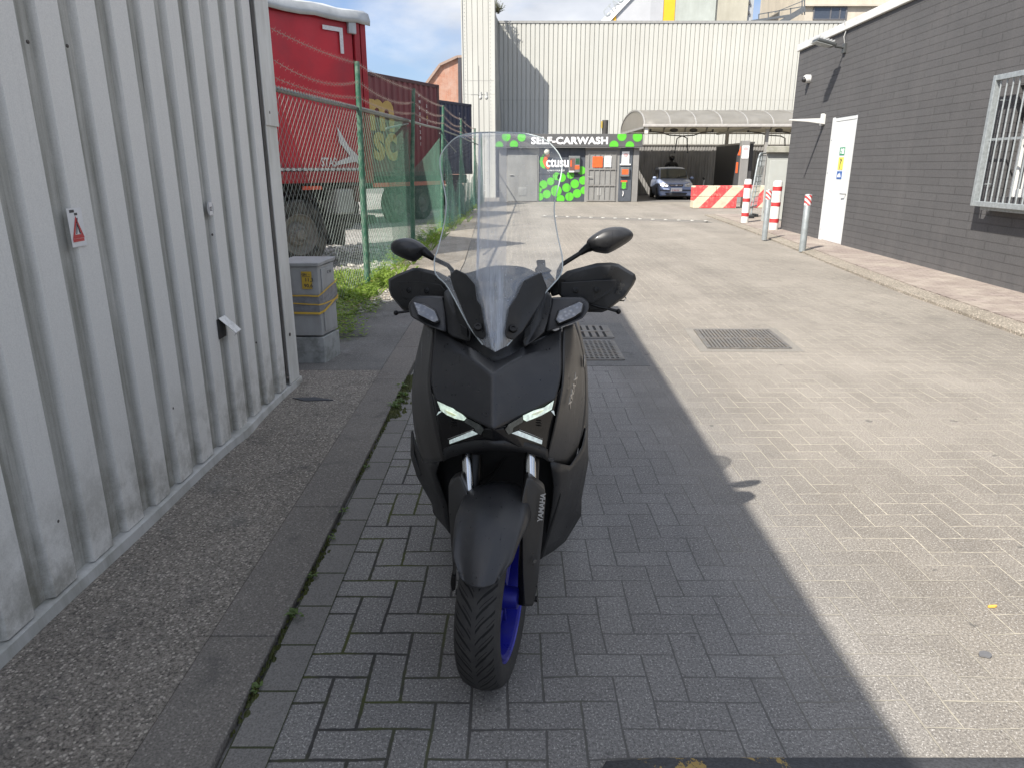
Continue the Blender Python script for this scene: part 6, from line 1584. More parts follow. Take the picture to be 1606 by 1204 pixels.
# badge on the right panel
m_bad = M('badge_silver', (.45, .44, .42), .3, .7)
def lerp3(a, b, t): return tuple(a[i] + (b[i] - a[i]) * t for i in range(3))
a = S((888, 640, 2.12)); b = S((900, 590, 2.20)); d_ = (b - a).normalized(); tt = Vector((-.36, -.93, 0)); yy = (tt - d_ * tt.dot(d_)).normalized(); nn_ = d_.cross(yy)
text('badge', 'XMAX', .040, a + nn_ * .012, d_, yy, m_bad, sc, .0012, .0008)
mb = MB(); mb.ball(S((916, 567, 2.40)), (.004, .012, .024), 14, 8); mb.build('side_emblem', m_bad, sc, smooth=50)

# ---- black mask with the headlights
def pl(a, b, c):   # depth of the plane through three measured points, as a function of the pixel
    A, B, C_ = S(a), S(b), S(c); n = (B - A).cross(C_ - A)
    def f(x, y, lift=0.0):
        r_ = ray(x, y); o_ = Vector((0, 0, CAM_H)); t = n.dot(A - o_) / n.dot(r_); p = o_ + r_ * t; return (x, y, p.y - lift)
    return f
c2 = lambda x, y: (600 + x / 3.542, 440 + y / 3.542)
LB, LC, LG = (*c2(290, 640), 2.055), (*c2(545, 810), 1.945), (*c2(352, 990), 2.07)
RB, RC, RG = (*c2(960, 640), 2.035), (*c2(700, 800), 1.935), (*c2(903, 990), 2.055)
mid1, mid2 = (*c2(618, 812), 1.90), (*c2(620, 925), 1.945)
mk = MB()
V = [S(q) for q in (LB, LC, mid1, RC, RB, LG, (*c2(480, 948), 2.0), mid2, (*c2(790, 945), 1.99), RG, (*c2(280, 585), 2.16), (*c2(980, 585), 2.14), (*c2(245, 640), 2.26), (*c2(310, 1005), 2.14), (*c2(1005, 640), 2.22), (*c2(935, 1005), 2.12))]
mk.add(V, [(0, 1, 6, 5), (1, 2, 7, 6), (2, 3, 8, 7), (3, 4, 9, 8), (10, 1, 0), (4, 3, 11), (12, 10, 0), (12, 0, 5, 13), (11, 14, 4), (4, 14, 15, 9)]); mk.build('headlight_mask', m_glossb, sc, solid=.01, bevel=.004, fix=False)
surf('nose_lip', [
    [(*c2(352, 925), 2.045), (*c2(372, 912), 2.03), (*c2(535, 868), 1.965), (*c2(618, 880), 1.918), (*c2(705, 865), 1.955), (*c2(885, 915), 2.025), (*c2(905, 925), 2.035)],
    [(*c2(348, 995), 2.055), (*c2(390, 965), 2.035), (*c2(490, 945), 1.985), (*c2(620, 925), 1.932), (*c2(780, 943), 1.98), (*c2(870, 965), 2.025), (*c2(908, 995), 2.045)]], m_plas, sub=1, cc=(3,), cv_=.8, solid=.012)
fl, fr_ = pl(LB, LC, LG), pl(RB, RC, RG)
m_led = emis('headlight_led', (.70, .92, .72), .34); m_led2 = emis('headlight_drl', (.66, .88, .82), .20); m_amb = emis('amber_inner', (.62, .72, .22), .22)
def clearmat(name, col, alpha, rough=.03):
    s = NT(name); g = s.n('ShaderNodeBsdfGlossy'); s.put(g.inputs['Color'], (*col, 1)); g.inputs['Roughness'].default_value = rough
    t = s.n('ShaderNodeBsdfTransparent'); s.put(t.inputs['Color'], (.9, .93, .92, 1)); mx = s.n('ShaderNodeMixShader'); fz = s.n('ShaderNodeFresnel'); fz.inputs['IOR'].default_value = 1.5
    n = s.noise(s.coord(), 30, 3); s.l(s.math('ADD', fz.outputs[0], s.math('MULTIPLY', n, alpha), clamp=True), mx.inputs[0]); s.l(t.outputs[0], mx.inputs[1]); s.l(g.outputs[0], mx.inputs[2]); s.l(mx.outputs[0], s.out.inputs['Surface']); return s.m
m_clear = clearmat('headlight_glass', (1, 1, 1), .10)
m_hlin = M('headlight_reflector', (.035, .037, .036), .2, .6, .5, 60)
def pset(f, pts, lift): return [f(*c2(x, y), lift) for x, y in pts]
def headlight(f, up, low, amb, tri, corner, side_):
    h = poly3('headlight', pset(f, tri, .012), m_glossb, .02, bevel=.002)
    def sub_(nm, pts, mat, lift=.016, th=.004): poly3(nm, pset(f, pts, lift), mat, th, parent=h, bevel=.001, seg=1)
    sub_('reflector', up, m_hlin, .015); sub_('led_bar', amb, m_led, .021); sub_('daytime_light', low, m_led2, .018); sub_('led_corner', corner, m_led2, .018)
    return h, sub_
hL, sL = headlight(fl, [(298, 662), (392, 706), (442, 736), (548, 796), (566, 822), (545, 858), (515, 845), (480, 800), (430, 775), (380, 752), (328, 722)],
    [(370, 885), (500, 832), (530, 850), (372, 906)], [(303, 668), (392, 708), (440, 738), (466, 762), (452, 776), (400, 764), (355, 744), (322, 718)],
    [(288, 645), (548, 796), (568, 824), (545, 868), (364, 918), (350, 890), (300, 740)], [(299, 748), (330, 724), (310, 726)], -1)
m_ghost = M('lens_grey', (.13, .14, .13), .15, .2, .5, 60)
sL('light_guide', [(455, 756), (470, 762), (545, 800), (562, 824), (546, 855), (522, 845), (512, 820), (455, 785)], m_ghost, .019)
sL('amber_insert', [(342, 714), (392, 736), (412, 748), (396, 750), (362, 736)], m_amb, .025)
hR, sR = headlight(fr_, [(955, 660), (905, 698), (840, 718), (728, 775), (684, 802), (686, 845), (716, 850), (722, 812), (800, 778), (880, 744), (940, 716)],
    [(716, 846), (755, 832), (888, 885), (885, 908)], [(952, 664), (905, 700), (840, 720), (780, 748), (782, 770), (800, 780), (880, 748), (940, 714)],
    [(965, 645), (700, 790), (672, 826), (700, 862), (900, 922), (908, 890), (950, 740)], [(935, 722), (958, 750), (952, 720)], 1)
sR('light_guide', [(778, 752), (700, 796), (682, 826), (700, 852), (722, 842), (726, 815), (780, 782)], m_ghost, .019)
sR('amber_insert', [(828, 740), (880, 718), (900, 714), (878, 733), (845, 746)], m_amb, .025)
for f, s__, pts in ((fl, sL, [(362, 880), (505, 828)]), (fr_, sR, [(760, 828), (892, 880)])):
    (xa, ya), (xb, yb) = pts
    s__('trim_line', [(xa, ya), (xb, yb), (xb, yb - 4), (xa, ya - 4)], m_bad, .019, .002)
for s_, (xa, xb) in ((-1, (380, 400)), (1, (860, 880))):
    f = fl if s_ < 0 else fr_
    for k in range(3): poly3('lamp_rib', pset(f, [(xa, 775 + k * 14), (xb + 4, 775 + k * 14), (xb + 4, 779 + k * 14), (xa, 779 + k * 14)], .018), m_bolt, .003, parent=hL if s_ < 0 else hR, bevel=0)

# ---- windscreen surround: indicator pods, lugs, cowl behind
surf('inner_cowl', [
    [(703, 436, 2.42), (742, 432, 2.44), (757, 423, 2.45), (789, 420, 2.46), (822, 422, 2.45), (838, 430, 2.43), (866, 448, 2.38)],
    [(705, 480, 2.32), (735, 476, 2.30), (757, 470, 2.27), (782, 468, 2.26), (808, 470, 2.27), (830, 474, 2.29), (858, 478, 2.30)],
    [(706, 520, 2.24), (730, 526, 2.20), (752, 524, 2.15), (779, 522, 2.13), (802, 524, 2.14), (826, 524, 2.19), (854, 520, 2.22)],
    [(684, 522, 2.25), (715, 542, 2.19), (745, 560, 2.12), (775, 577, 2.075), (806, 566, 2.10), (843, 540, 2.18), (876, 524, 2.215)]], m_plas, sub=2, solid=.01)
surf('dash_hood', [
    [(742, 446, 2.40), (748, 428, 2.46), (762, 419, 2.50), (789, 416, 2.52), (818, 418, 2.50), (832, 427, 2.46), (838, 446, 2.40)],
    [(745, 452, 2.70), (752, 440, 2.70), (765, 434, 2.70), (789, 432, 2.70), (815, 433, 2.70), (828, 440, 2.70), (834, 452, 2.70)]], m_plas, sub=2)
A_ = lambda x, y: (600 + x / 6.02, 340 + y / 6.02)
B_ = lambda x, y: (820 + x / 6.02, 340 + y / 6.02)
poly3('indicator_pod', [(*A_(236, 832), 2.22), (*A_(300, 753), 2.24), (*A_(440, 750), 2.23), (*A_(572, 758), 2.235), (*A_(590, 920), 2.18), (*A_(605, 1096), 2.14), (*A_(520, 1070), 2.14), (*A_(400, 1026), 2.16), (*A_(258, 942), 2.19)], m_body, .09, bevel=.008, seg=3)
pod2 = poly3('indicator_pod', [(*B_(272, 770), 2.20), (*B_(420, 765), 2.18), (*B_(570, 762), 2.185), (*B_(628, 808), 2.16), (*B_(628, 880), 2.14), (*B_(570, 962), 2.12), (*B_(470, 1005), 2.11), (*B_(350, 1050), 2.105), (*B_(215, 1092), 2.12), (*B_(235, 920), 2.16)], m_body, .09, bevel=.008, seg=3)
def lensmat(name):
    s = NT(name); co = s.coord(); v = s.vor(co, 75); c = s.mix(s.ramp(v, [(.15, 0), (.5, 1)]), (.30, .30, .31, 1), (.17, .175, .185, 1)); s.bsdf(c, .12, .2, s.bump(v, .2, .002), .9); return s.m
m_ilens = lensmat('indicator_lens')
poly3('indicator', [(*A_(288, 805), 2.20), (*A_(395, 838), 2.185), (*A_(490, 892), 2.165), (*A_(528, 980), 2.135), (*A_(490, 1002), 2.132), (*A_(335, 925), 2.155)], m_ilens, .03, bevel=.003)
poly3('indicator', [(*B_(310, 975), 2.10), (*B_(345, 890), 2.13), (*B_(450, 845), 2.14), (*B_(535, 806), 2.145), (*B_(570, 822), 2.135), (*B_(552, 900), 2.12), (*B_(480, 950), 2.105), (*B_(340, 1010), 2.09)], m_ilens, .03, bevel=.003)
for pts in ([(*A_(276, 800), 2.206), (*A_(400, 825), 2.19), (*A_(498, 884), 2.172), (*A_(540, 988), 2.138), (*A_(492, 1014), 2.136), (*A_(326, 934), 2.16)],
            [(*B_(300, 980), 2.104), (*B_(338, 882), 2.134), (*B_(450, 835), 2.146), (*B_(535, 796), 2.152), (*B_(582, 818), 2.140), (*B_(562, 906), 2.125), (*B_(484, 960), 2.11), (*B_(338, 1020), 2.096)]):
    poly3('lens_bezel', pts, m_glossb, .03, bevel=.002)
# fairing wings beside the screen
poly3('screen_fairing', [(*A_(574, 715), 2.235), (*A_(640, 672), 2.27), (*A_(700, 790), 2.20), (*A_(790, 990), 2.13), (*A_(832, 1110), 2.10), (*A_(822, 1185), 2.10), (*A_(665, 1140), 2.13), (*A_(612, 1095), 2.15), (*A_(585, 900), 2.20)], m_plas, .05, bevel=.005)
poly3('screen_fairing', [(*B_(225, 700), 2.235), (*B_(274, 745), 2.20), (*B_(272, 830), 2.17), (*B_(235, 1000), 2.13), (*B_(205, 1092), 2.11), (*B_(100, 1180), 2.09), (*B_(10, 1240), 2.085), (*B_(0, 1170), 2.085), (*B_(60, 1050), 2.11), (*B_(150, 850), 2.17)], m_plas, .05, bevel=.005)
for pts in ([(*A_(735, 1020), 2.105), (*A_(790, 1060), 2.10), (*A_(800, 1140), 2.095), (*A_(745, 1110), 2.10)], [(*B_(20, 1080), 2.09), (*B_(75, 1020), 2.10), (*B_(70, 1110), 2.09), (*B_(15, 1150), 2.08)]):
    poly3('air_duct', [(x, y, d - .003) for x, y, d in pts], m_void, .02, bevel=0)

# ---- the tall windscreen
L_c = [(776, 552, 2.005), (757, 541, 2.03), (735, 511, 2.075), (711, 466, 2.15), (699, 446.5, 2.19), (683, 430, 2.22), (681.5, 407, 2.26), (685.5, 395, 2.28), (693, 367, 2.32), (699, 337, 2.355), (699, 310, 2.385), (693, 280, 2.42), (690, 258, 2.445), (692, 242, 2.46), (704, 226, 2.475), (720, 214, 2.485), (746, 208.5, 2.49)]
R_c = [(777, 552, 2.005), (795, 543, 2.03), (820, 513, 2.075), (847, 470, 2.15), (862, 452, 2.185), (880, 430, 2.21), (882, 407, 2.25), (879, 390, 2.27), (874, 367, 2.305), (869.5, 337, 2.345), (870, 317, 2.375), (875, 296, 2.405), (881, 269, 2.435), (880.5, 250, 2.45), (869, 232, 2.465), (851, 217.5, 2.475), (824, 210, 2.48)]
def crom(E, n=3):
    out = []
    for i in range(len(E) - 1):
        p0, p1, p2, p3 = E[max(0, i - 1)], E[i], E[i + 1], E[min(len(E) - 1, i + 2)]
        for k in range(n):
            t = k / n; out.append(tuple(.5 * (2 * b + (c - a) * t + (2 * a - 5 * b + 4 * c - d) * t * t + (3 * b - a - 3 * c + d) * t ** 3) for a, b, c, d in zip(p0, p1, p2, p3)))
    return out + [E[-1]]
L_e = L_c[:1] + crom(L_c[1:]); R_e = R_c[:1] + crom(R_c[1:])
def scrd(x, y):
    def edge(E, y):
        for a, b in zip(E, E[1:]):
            if a[1] >= y >= b[1]:
                t = (a[1] - y) / (a[1] - b[1]); return tuple(a[i] + (b[i] - a[i]) * t for i in range(3))
        return E[0]
    l, r_ = edge(L_e, y), edge(R_e, y); u = (x - l[0]) / max(1e-3, r_[0] - l[0]); u = min(1, max(0, u))
    w_ = (S(r_) - S(l)).length
    return l[2] + (r_[2] - l[2]) * u - (prof_(u) - prof_(0)) * min(1.0, w_ / .30)
def screen_mat():
    s = NT('windscreen_acrylic'); co = s.coord()
    fz = s.n('ShaderNodeFresnel'); fz.inputs['IOR'].default_value = 2.1
    g = s.n('ShaderNodeBsdfGlossy'); g.inputs['Roughness'].default_value = .035; s.put(g.inputs['Color'], (1, 1, 1, 1))
    t = s.n('ShaderNodeBsdfTransparent'); s.put(t.inputs['Color'], (.95, .965, .96, 1))
    mx = s.n('ShaderNodeMixShader'); lowz = s.math('SUBTRACT', 1.0, s.math('DIVIDE', s.math('SUBTRACT', s.sep(s.coord())[2], 1.05), .25, clamp=True)); s.l(s.math('MULTIPLY', fz.outputs[0], s.math('ADD', .55, s.math('MULTIPLY', lowz, .5))), mx.inputs[0]); s.l(t.outputs[0], mx.inputs[1]); s.l(g.outputs[0], mx.inputs[2])  # sky reflection boosted by height, stronger low on the screen
    # dried water spots and scratches; glare and sky reflection painted in as haze
    v = s.n('ShaderNodeTexVoronoi'); v.inputs['Scale'].default_value = 120; s.l(co, v.inputs['Vector']); vc = s.sep(v.outputs['Color'])
    dot = s.math('MULTIPLY', s.math('LESS_THAN', v.outputs['Distance'], .16), s.math('GREATER_THAN', vc[0], .80))
    st = s.ramp(s.noise(s.scaled(co, (34, 3, 1.6)), 1.5, 6, .7), [(.40, 0), (.66, 1)])
    X, Y, Z = s.sep(co)
    cx = s.math('SUBTRACT', 1.0, s.math('DIVIDE', s.math('ABSOLUTE', s.math('SUBTRACT', X, .004)), .040, clamp=True))
    lowm = s.math('SUBTRACT', 1.0, s.math('DIVIDE', s.math('SUBTRACT', Z, 1.22), .06, clamp=True))
    bnd = lambda c, w: s.math('POWER', s.math('SUBTRACT', 1.0, s.math('DIVIDE', s.math('ABSOLUTE', s.math('SUBTRACT', X, c)), w, clamp=True), clamp=True), 1.5)
    zone = s.math('MULTIPLY', s.math('GREATER_THAN', X, -.055), s.math('LESS_THAN', X, .035))
    up = s.math('SUBTRACT', 1.0, lowm)
    folds = s.math('MULTIPLY', up, s.math('ADD', s.math('ADD', s.math('MULTIPLY', bnd(-.052, .008), .8), s.math('MULTIPLY', bnd(-.022, .010), .18)), s.math('ADD', s.math('MULTIPLY', bnd(.002, .012), .12), s.math('MULTIPLY', zone, .28))))  # vertical glare lines and milky centre painted into the haze
    low_glare = s.math('MULTIPLY', lowm, .20)  # sky reflection on the lower screen, painted as haze
    scuff_glare = s.math('ADD', s.math('MULTIPLY', st, s.math('ADD', s.math('MULTIPLY', s.math('MULTIPLY', cx, lowm), 1.0), .02)), s.math('ADD', folds, low_glare))
    haze = s.math('ADD', s.math('MULTIPLY', dot, .55), s.math('ADD', scuff_glare, s.math('MULTIPLY', s.noise(co, 5, 4), .10)), clamp=True)
    df = s.n('ShaderNodeBsdfDiffuse'); s.put(df.inputs['Color'], (.70, .76, .84, 1)); tl = s.n('ShaderNodeBsdfTranslucent'); s.put(tl.inputs['Color'], (.8, .8, .8, 1))
    m2 = s.n('ShaderNodeMixShader'); m2.inputs[0].default_value = .5; s.l(df.outputs[0], m2.inputs[1]); s.l(tl.outputs[0], m2.inputs[2])
    m3 = s.n('ShaderNodeMixShader'); s.l(haze, m3.inputs[0]); s.l(mx.outputs[0], m3.inputs[1]); s.l(m2.outputs[0], m3.inputs[2]); s.l(m3.outputs[0], s.out.inputs['Surface']); return s.m
m_scr = screen_mat(); mb = MB(); rows = []
us = [0, .06, .14, .24, .30, .34, .38, .5, .62, .66, .70, .76, .86, .94, 1]
def prof_(u):
    d = abs(u - .5); return 0.0 if d < .14 else -((d - .14) ** 1.25) * .34
for l, r_ in zip(L_e, R_e):
    lp, rp = S(l), S(r_); w_ = (rp - lp).length; row = []
    for u in us:
        p = lp.lerp(rp, u); bow = (prof_(u) - prof_(0)) * min(1.0, w_ / .30)
        row.append(p + Vector((0, -bow, 0)))
    rows.append(row)
mb.grid(rows); scr = mb.build('windscreen', m_scr, sc, smooth=180, fix=False)
rim_ = [r[0] for r in rows][1:] + rows[-1][1:-1] + [r[-1] for r in rows][::-1][:-1]
mb = MB(); mb.tube(rim_, .0021, 6); tag(mb.build('edge', M('acrylic_edge', (.48, .53, .53), .15, 0, .2, 30, spec=.9), scr, smooth=60))
# lugs on the screen
lugL = [(707, 429, 2.245), (715, 422.5, 2.25), (731, 430, 2.225), (745, 446, 2.185), (748, 470, 2.14), (755, 482, 2.11), (763, 527, 2.03), (757, 534, 2.02), (746, 528, 2.035), (733, 506, 2.08), (711, 452, 2.185), (706, 436, 2.235)]
lugR = [(795, 531, 2.02), (791.5, 524, 2.03), (798, 484, 2.11), (810, 466, 2.14), (822, 440, 2.19), (849, 427, 2.235), (858, 452, 2.19), (853, 468, 2.15), (819, 521, 2.04), (805, 534, 2.015)]
for pts, bc in ((lugL, (749.5, 513.5, 2.035)), (lugR, (805, 516, 2.03))):
    lg = poly3('screen_bracket', [(x, y, scrd(x, y) - .014) for x, y, d in pts], m_plas, .010, bevel=.004, seg=3)
    c = S((bc[0], bc[1], scrd(bc[0], bc[1]) - .020)); n_ = (Vector((0, -.55, .5)) + (Vector((0, 0, 0)) if bc[0] > 780 else Vector((0, 0, 0)))).normalized()
    mb = MB(); mb.lathe([(.0125, -.004), (.0125, .004), (.0105, .006), (.006, .006), (.005, .003), (0, .003)], c, n_, 18); mb.build('screw', m_bolt, lg, smooth=40)

# ---- steering: bars, guards, mirrors
ST = R(8.5)
def handguard(pts, dep, recess, bolts, side_):
    v = [S((x, y, dep(x))) for x, y in pts]; n = len(v); c = sum(v, Vector()) / n
    nrm = Vector((.10 * side_, -1, .12)).normalized()
    r1 = [p.lerp(c, .13) - nrm * -.022 for p in v]; r2 = [p.lerp(c, .45) + nrm * .028 for p in v]
    b1 = [p.lerp(c, .04) - nrm * .05 for p in v]
    mb = MB(); allv = b1 + v + r1 + r2 + [c + nrm * .030]
    fs = [(k * n + i, k * n + (i + 1) % n, (k + 1) * n + (i + 1) % n, (k + 1) * n + i) for k in range(3) for i in range(n)] + [(3 * n + i, 3 * n + (i + 1) % n, 4 * n) for i in range(n)]
    mb.add(allv, fs); h = mb.build('handguard', m_plas, sc, smooth=48, bevel=.004, solid=.003)
    rc = [S((x, y, dep(x))) + nrm * .0315 for x, y in recess]
    mb = MB(); mb.prism([p for p in rc], nrm * .005); mb.build('guard_plate', m_plas, h, bevel=.0035, seg=3)
    for bx, by in bolts:
        mb = MB(); mb.lathe([(.0095, 0), (.0095, .003), (.007, .004), (.0045, .004), (.004, .001), (0, .001)], S((bx, by, dep(bx))) + nrm * .037, nrm, 16); mb.build('screw', m_bolt, h, smooth=40)
    return h, nrm
dL = lambda x: 2.44 - (x - 610) * .0010; dR = lambda x: 2.27 + (940 - x) * .0004 + max(0, x - 960) * .0012
hgL, nL = handguard([(609, 438), (622, 431), (648, 420.5), (659, 420.5), (684, 426), (706, 438), (712, 462), (700, 478), (668, 490), (641, 490), (631, 486), (613, 465), (609.5, 455)], dL,
    [(627, 441.5), (660, 441), (694, 446), (704, 458), (690, 470), (650, 470), (636, 466), (633, 455)], [(645.5, 454.5), (673, 455.5)], -1)
hgR, nR = handguard([(876, 437), (891, 425), (936, 413), (958, 412), (970, 414), (996, 430), (998, 438), (994, 447), (981, 466), (953, 487), (944.6, 490.5), (922, 490), (895, 482), (874, 460)], dR,
    [(877, 443), (930, 439.5), (962, 438.5), (963, 446), (953, 459), (926, 474.5), (895, 474), (876, 462)], [(899.5, 454.5), (932, 454.5)], 1)
text('guard_lettering', 'Puig', .022, S((969.5, 462, dR(970))) + nR * .030, Vector((.22, 0, 1)), Vector((-1, 0, .22)), M('raised_letters', (.03, .03, .03), .35), hgR, .001, .0005)
MB().tube([S((640, 455, 2.46)), S((700, 452, 2.43)), S((735, 470, 2.42)), S((780, 478, 2.40)), S((830, 466, 2.36)), S((880, 448, 2.34)), S((945, 452, 2.33))], .011, 10).build('handlebar', m_bolt, sc, smooth=40)
MB().tube([S((632, 455, 2.49)), S((690, 453, 2.46))], .018, 12).build('grip', m_tyre, sc, smooth=40)
MB().tube([S((895, 452, 2.36)), S((968, 452, 2.35))], .018, 12).build('grip', m_tyre, sc, smooth=40)
mb = MB(); mb.tube([S((690, 470, 2.40)), S((652, 484, 2.39)), S((640, 488.5, 2.385)), S((622, 491, 2.38))], [.006, .005, .0045, .004], 8); mb.ball(S((621, 491, 2.38)), .0085, 12, 8); mb.build('brake_lever', m_bolt, sc, smooth=50)
mb = MB(); mb.tube([S((905, 470, 2.27)), S((940, 482, 2.25)), S((955, 485, 2.25)), S((968, 488.5, 2.245))], [.006, .005, .0045, .005], 8); mb.ball(S((970, 489, 2.245)), .0085, 12, 8); mb.build('brake_lever', m_bolt, sc, smooth=50)
mb = MB(); mb.tube([S((975, 462, 2.30)), S((982, 468, 2.28)), S((979, 472, 2.28)), S((972, 472, 2.29))], .002, 6); mb.build('guard_clip', m_fork, hgR, smooth=40)
poly3('brake_reservoir', [(868, 444, 2.32), (880, 436, 2.32), (884, 446, 2.32), (878, 462, 2.32), (866, 466, 2.32), (862, 452, 2.33)], m_bolt, .04, bevel=.005)
poly3('brake_reservoir', [(694, 440, 2.42), (704, 444, 2.42), (702, 458, 2.42), (692, 456, 2.42)], m_bolt, .04, bevel=.005)
# phone holder seen through the screen
poly3('phone_mount', [(841, 410, 2.44), (843, 408, 2.44), (855, 408, 2.44), (856, 419, 2.44), (860, 421, 2.44), (866, 425, 2.44), (862, 428, 2.44), (870, 438, 2.43), (872, 446, 2.42), (862, 456, 2.40), (848, 450, 2.42), (840, 432, 2.44), (839, 422, 2.44), (843, 418, 2.44)], m_bolt, .02, bevel=.003)
def mirror(pts, Y, side_, stem):
    v = [S((x, y, Y + (x - pts[0][0]) * .0002)) for x, y in pts]; n = len(v); c = sum(v, Vector()) / n
    f = Vector((-.14 * side_, -1, .18)).normalized()
    rings = [[p - f * .006 for p in v], v, [p.lerp(c, .10) + f * .020 for p in v], [p.lerp(c, .34) + f * .038 for p in v], [p.lerp(c, .70) + f * .047 for p in v]]
    mb = MB(); allv = [p for r in rings for p in r] + [c + f * .049]
    fs = [(k * n + i, k * n + (i + 1) % n, (k + 1) * n + (i + 1) % n, (k + 1) * n + i) for k in range(4) for i in range(n)] + [(4 * n + i, 4 * n + (i + 1) % n, 5 * n) for i in range(n)]
    mb.add(allv, fs); rk = [set((round(p.x, 4), round(p.z, 4)) for p in r) for r in rings[1:4]]
    def cre(a, b):
        ka, kb = (round(a.x, 4), round(a.z, 4)), (round(b.x, 4), round(b.z, 4))
        for st_, v_ in zip(rk, (1.0, .9, .5)):
            if ka in st_ and kb in st_: return v_
        return 0
    m = mb.build('mirror', m_body, sc, smooth=180, sub=2, crease=cre)
    mb = MB(); mb.add([p.lerp(c, .05) - f * .007 for p in v] + [c - f * .007], [(i, (i + 1) % n, n) for i in range(n)]); mb.build('mirror_glass', M('mirror_glass', (.7, .7, .7), .03, 1.0, .02), m, solid=.002)
    mb = MB(); mb.tube([S(p) for p in stem[:3]], [.017, .013, .009], 10); mb.build('mirror_boot', m_bolt, m, smooth=50)
    mb = MB(); mb.tube([S(p) for p in stem[2:]], [.0075] * (len(stem) - 3) + [.010], 10); mb.build('mirror_stem', m_bolt, m, smooth=50)
mirror([(611.5, 386), (616, 378), (628, 374), (646, 373), (660, 381), (671.5, 389), (666.5, 398), (659, 405), (651.5, 411.5), (645, 410.5), (632, 405.5), (620, 400), (613, 394)], 2.41, -1, [(664, 394, 2.41), (672, 400, 2.40), (681, 406.5, 2.40), (703, 417, 2.40), (709, 424, 2.40), (712, 440, 2.42)])
mirror([(918, 380), (926, 371.5), (936, 365), (946, 359), (961, 356), (978, 356), (988, 360.5), (995, 368), (991, 377), (973, 388), (953, 399.5), (945, 397.5), (929.5, 395.5), (922, 389)], 2.35, 1, [(926, 387, 2.35), (919, 391, 2.35), (910, 397.5, 2.345), (881.5, 415.5, 2.33), (877, 424, 2.325), (875, 445, 2.33)])

# ---- forks, mudguard, wheel
Cw = Vector((-.0516, 1.92, .275)); SW = R(12.0); rx = Vector((math.cos(ST), -math.sin(ST), 0)); fx_ = Vector((-math.sin(ST), -math.cos(ST), 0)); uz = Vector((0, 0, 1))
def W(l, f, u): return Cw + rx * l + fx_ * f + uz * u
for a, b in (((731, 690, 2.09), (737, 800, 1.99)), ((831.5, 690, 2.05), (833.5, 800, 1.95))):
    MB().tube([S(a), S(b)], .0165, 20).build('fork_tube', m_fork, sc, smooth=60)
cL = [(703.5, 760, 1.99), (712, 750, 1.985), (722, 745, 1.98), (729, 762, 1.97), (736, 783, 1.95), (728, 805, 1.93), (718, 832, 1.92), (716, 870, 1.905), (714, 903, 1.90), (711, 902, 1.92), (707, 850, 1.95), (703.5, 800, 1.97)]
cR = [(826.5, 747, 1.93), (835, 751, 1.93), (855, 768, 1.95), (855.5, 785, 1.945), (851, 840, 1.92), (847, 878, 1.90), (843, 921, 1.885), (836, 951, 1.875), (823, 951, 1.865), (820, 905, 1.875), (819, 840, 1.885), (817, 806, 1.89), (819, 780, 1.90)]
fcL = poly3('fork_cover', cL, m_side, .06, bevel=.006, seg=3); fcR = poly3('fork_cover', cR, m_side, .07, bevel=.006, seg=3)
a = S((850.5, 813, 1.925)); b = S((855, 776, 1.94)); d_ = (b - a).normalized()
text('lettering', 'YAMAHA', .021, S((850, 816, 1.915)) + Vector((.0005, -.006, 0)), d_, Vector((-1, 0.15, .06)), M('decal_silver', (.40, .39, .37), .4, .3), fcR, .0006, .0006, width=1.0)
mb = MB(); mb.lathe([(.006, 0), (.006, .006), (0, .006)], S((837.5, 878, 1.882)), (.5, -1, 0), 12); mb.build('reflector_bolt', m_fork, fcR, smooth=40)
for s_ in (-1, 1):
    mb = MB(); mb.tube([W(s_ * .092, -.16, .40), W(s_ * .092, -.03, .10), W(s_ * .092, .0, -.02)], [.024, .025, .022], 14); mb.build('fork_leg', m_bolt, sc, smooth=50)
mb = MB(); mb.tube([W(-.125, 0, 0), W(.12, 0, 0)], .011, 12); mb.tube([W(.118, 0, 0), W(.132, 0, 0)], .009, 6); mb.build('axle', m_bolt, sc, smooth=40)
# mudguard: a curved shell round the tyre with a tongue at the front
mb = MB(); rows = []
for i in range(19):
    t = i / 18; ph = R(36.5 + 80 * t); rad = .338 + .012 * t
    hwid = .070 + .030 * min(1, t * 2.0) + .006 * t
    if t < .12: hwid = .052 + .018 * math.sqrt(t / .12)
    drop = .012 + .060 * min(1, t * 1.7) ** 1.6
    prof = [(-1.04, -drop), (-1.0, -drop * .35), (-.78, -.016), (-.34, -.001), (0, .003), (.34, -.001), (.78, -.016), (1.0, -drop * .35), (1.04, -drop)]
    pl_ = lambda l: ph + R(5) * l * l * l * l * max(0.0, 1 - t / .16)
    rows.append([W(l * hwid, math.cos(pl_(l)) * (rad + h), math.sin(pl_(l)) * (rad + h)) for l, h in prof])
kk = lambda v: (round(v.x, 4), round(v.y, 4), round(v.z, 4))
crs = set()
for cjx in (3, 5):
    for i in range(len(rows) - 1): crs.add(frozenset((kk(rows[i][cjx]), kk(rows[i + 1][cjx]))))
mb.grid(rows); mb.build('mudguard', m_body, sc, smooth=180, sub=2, solid=.004, fix=False, crease=lambda a, b: .8 if frozenset((kk(a), kk(b))) in crs else 0)
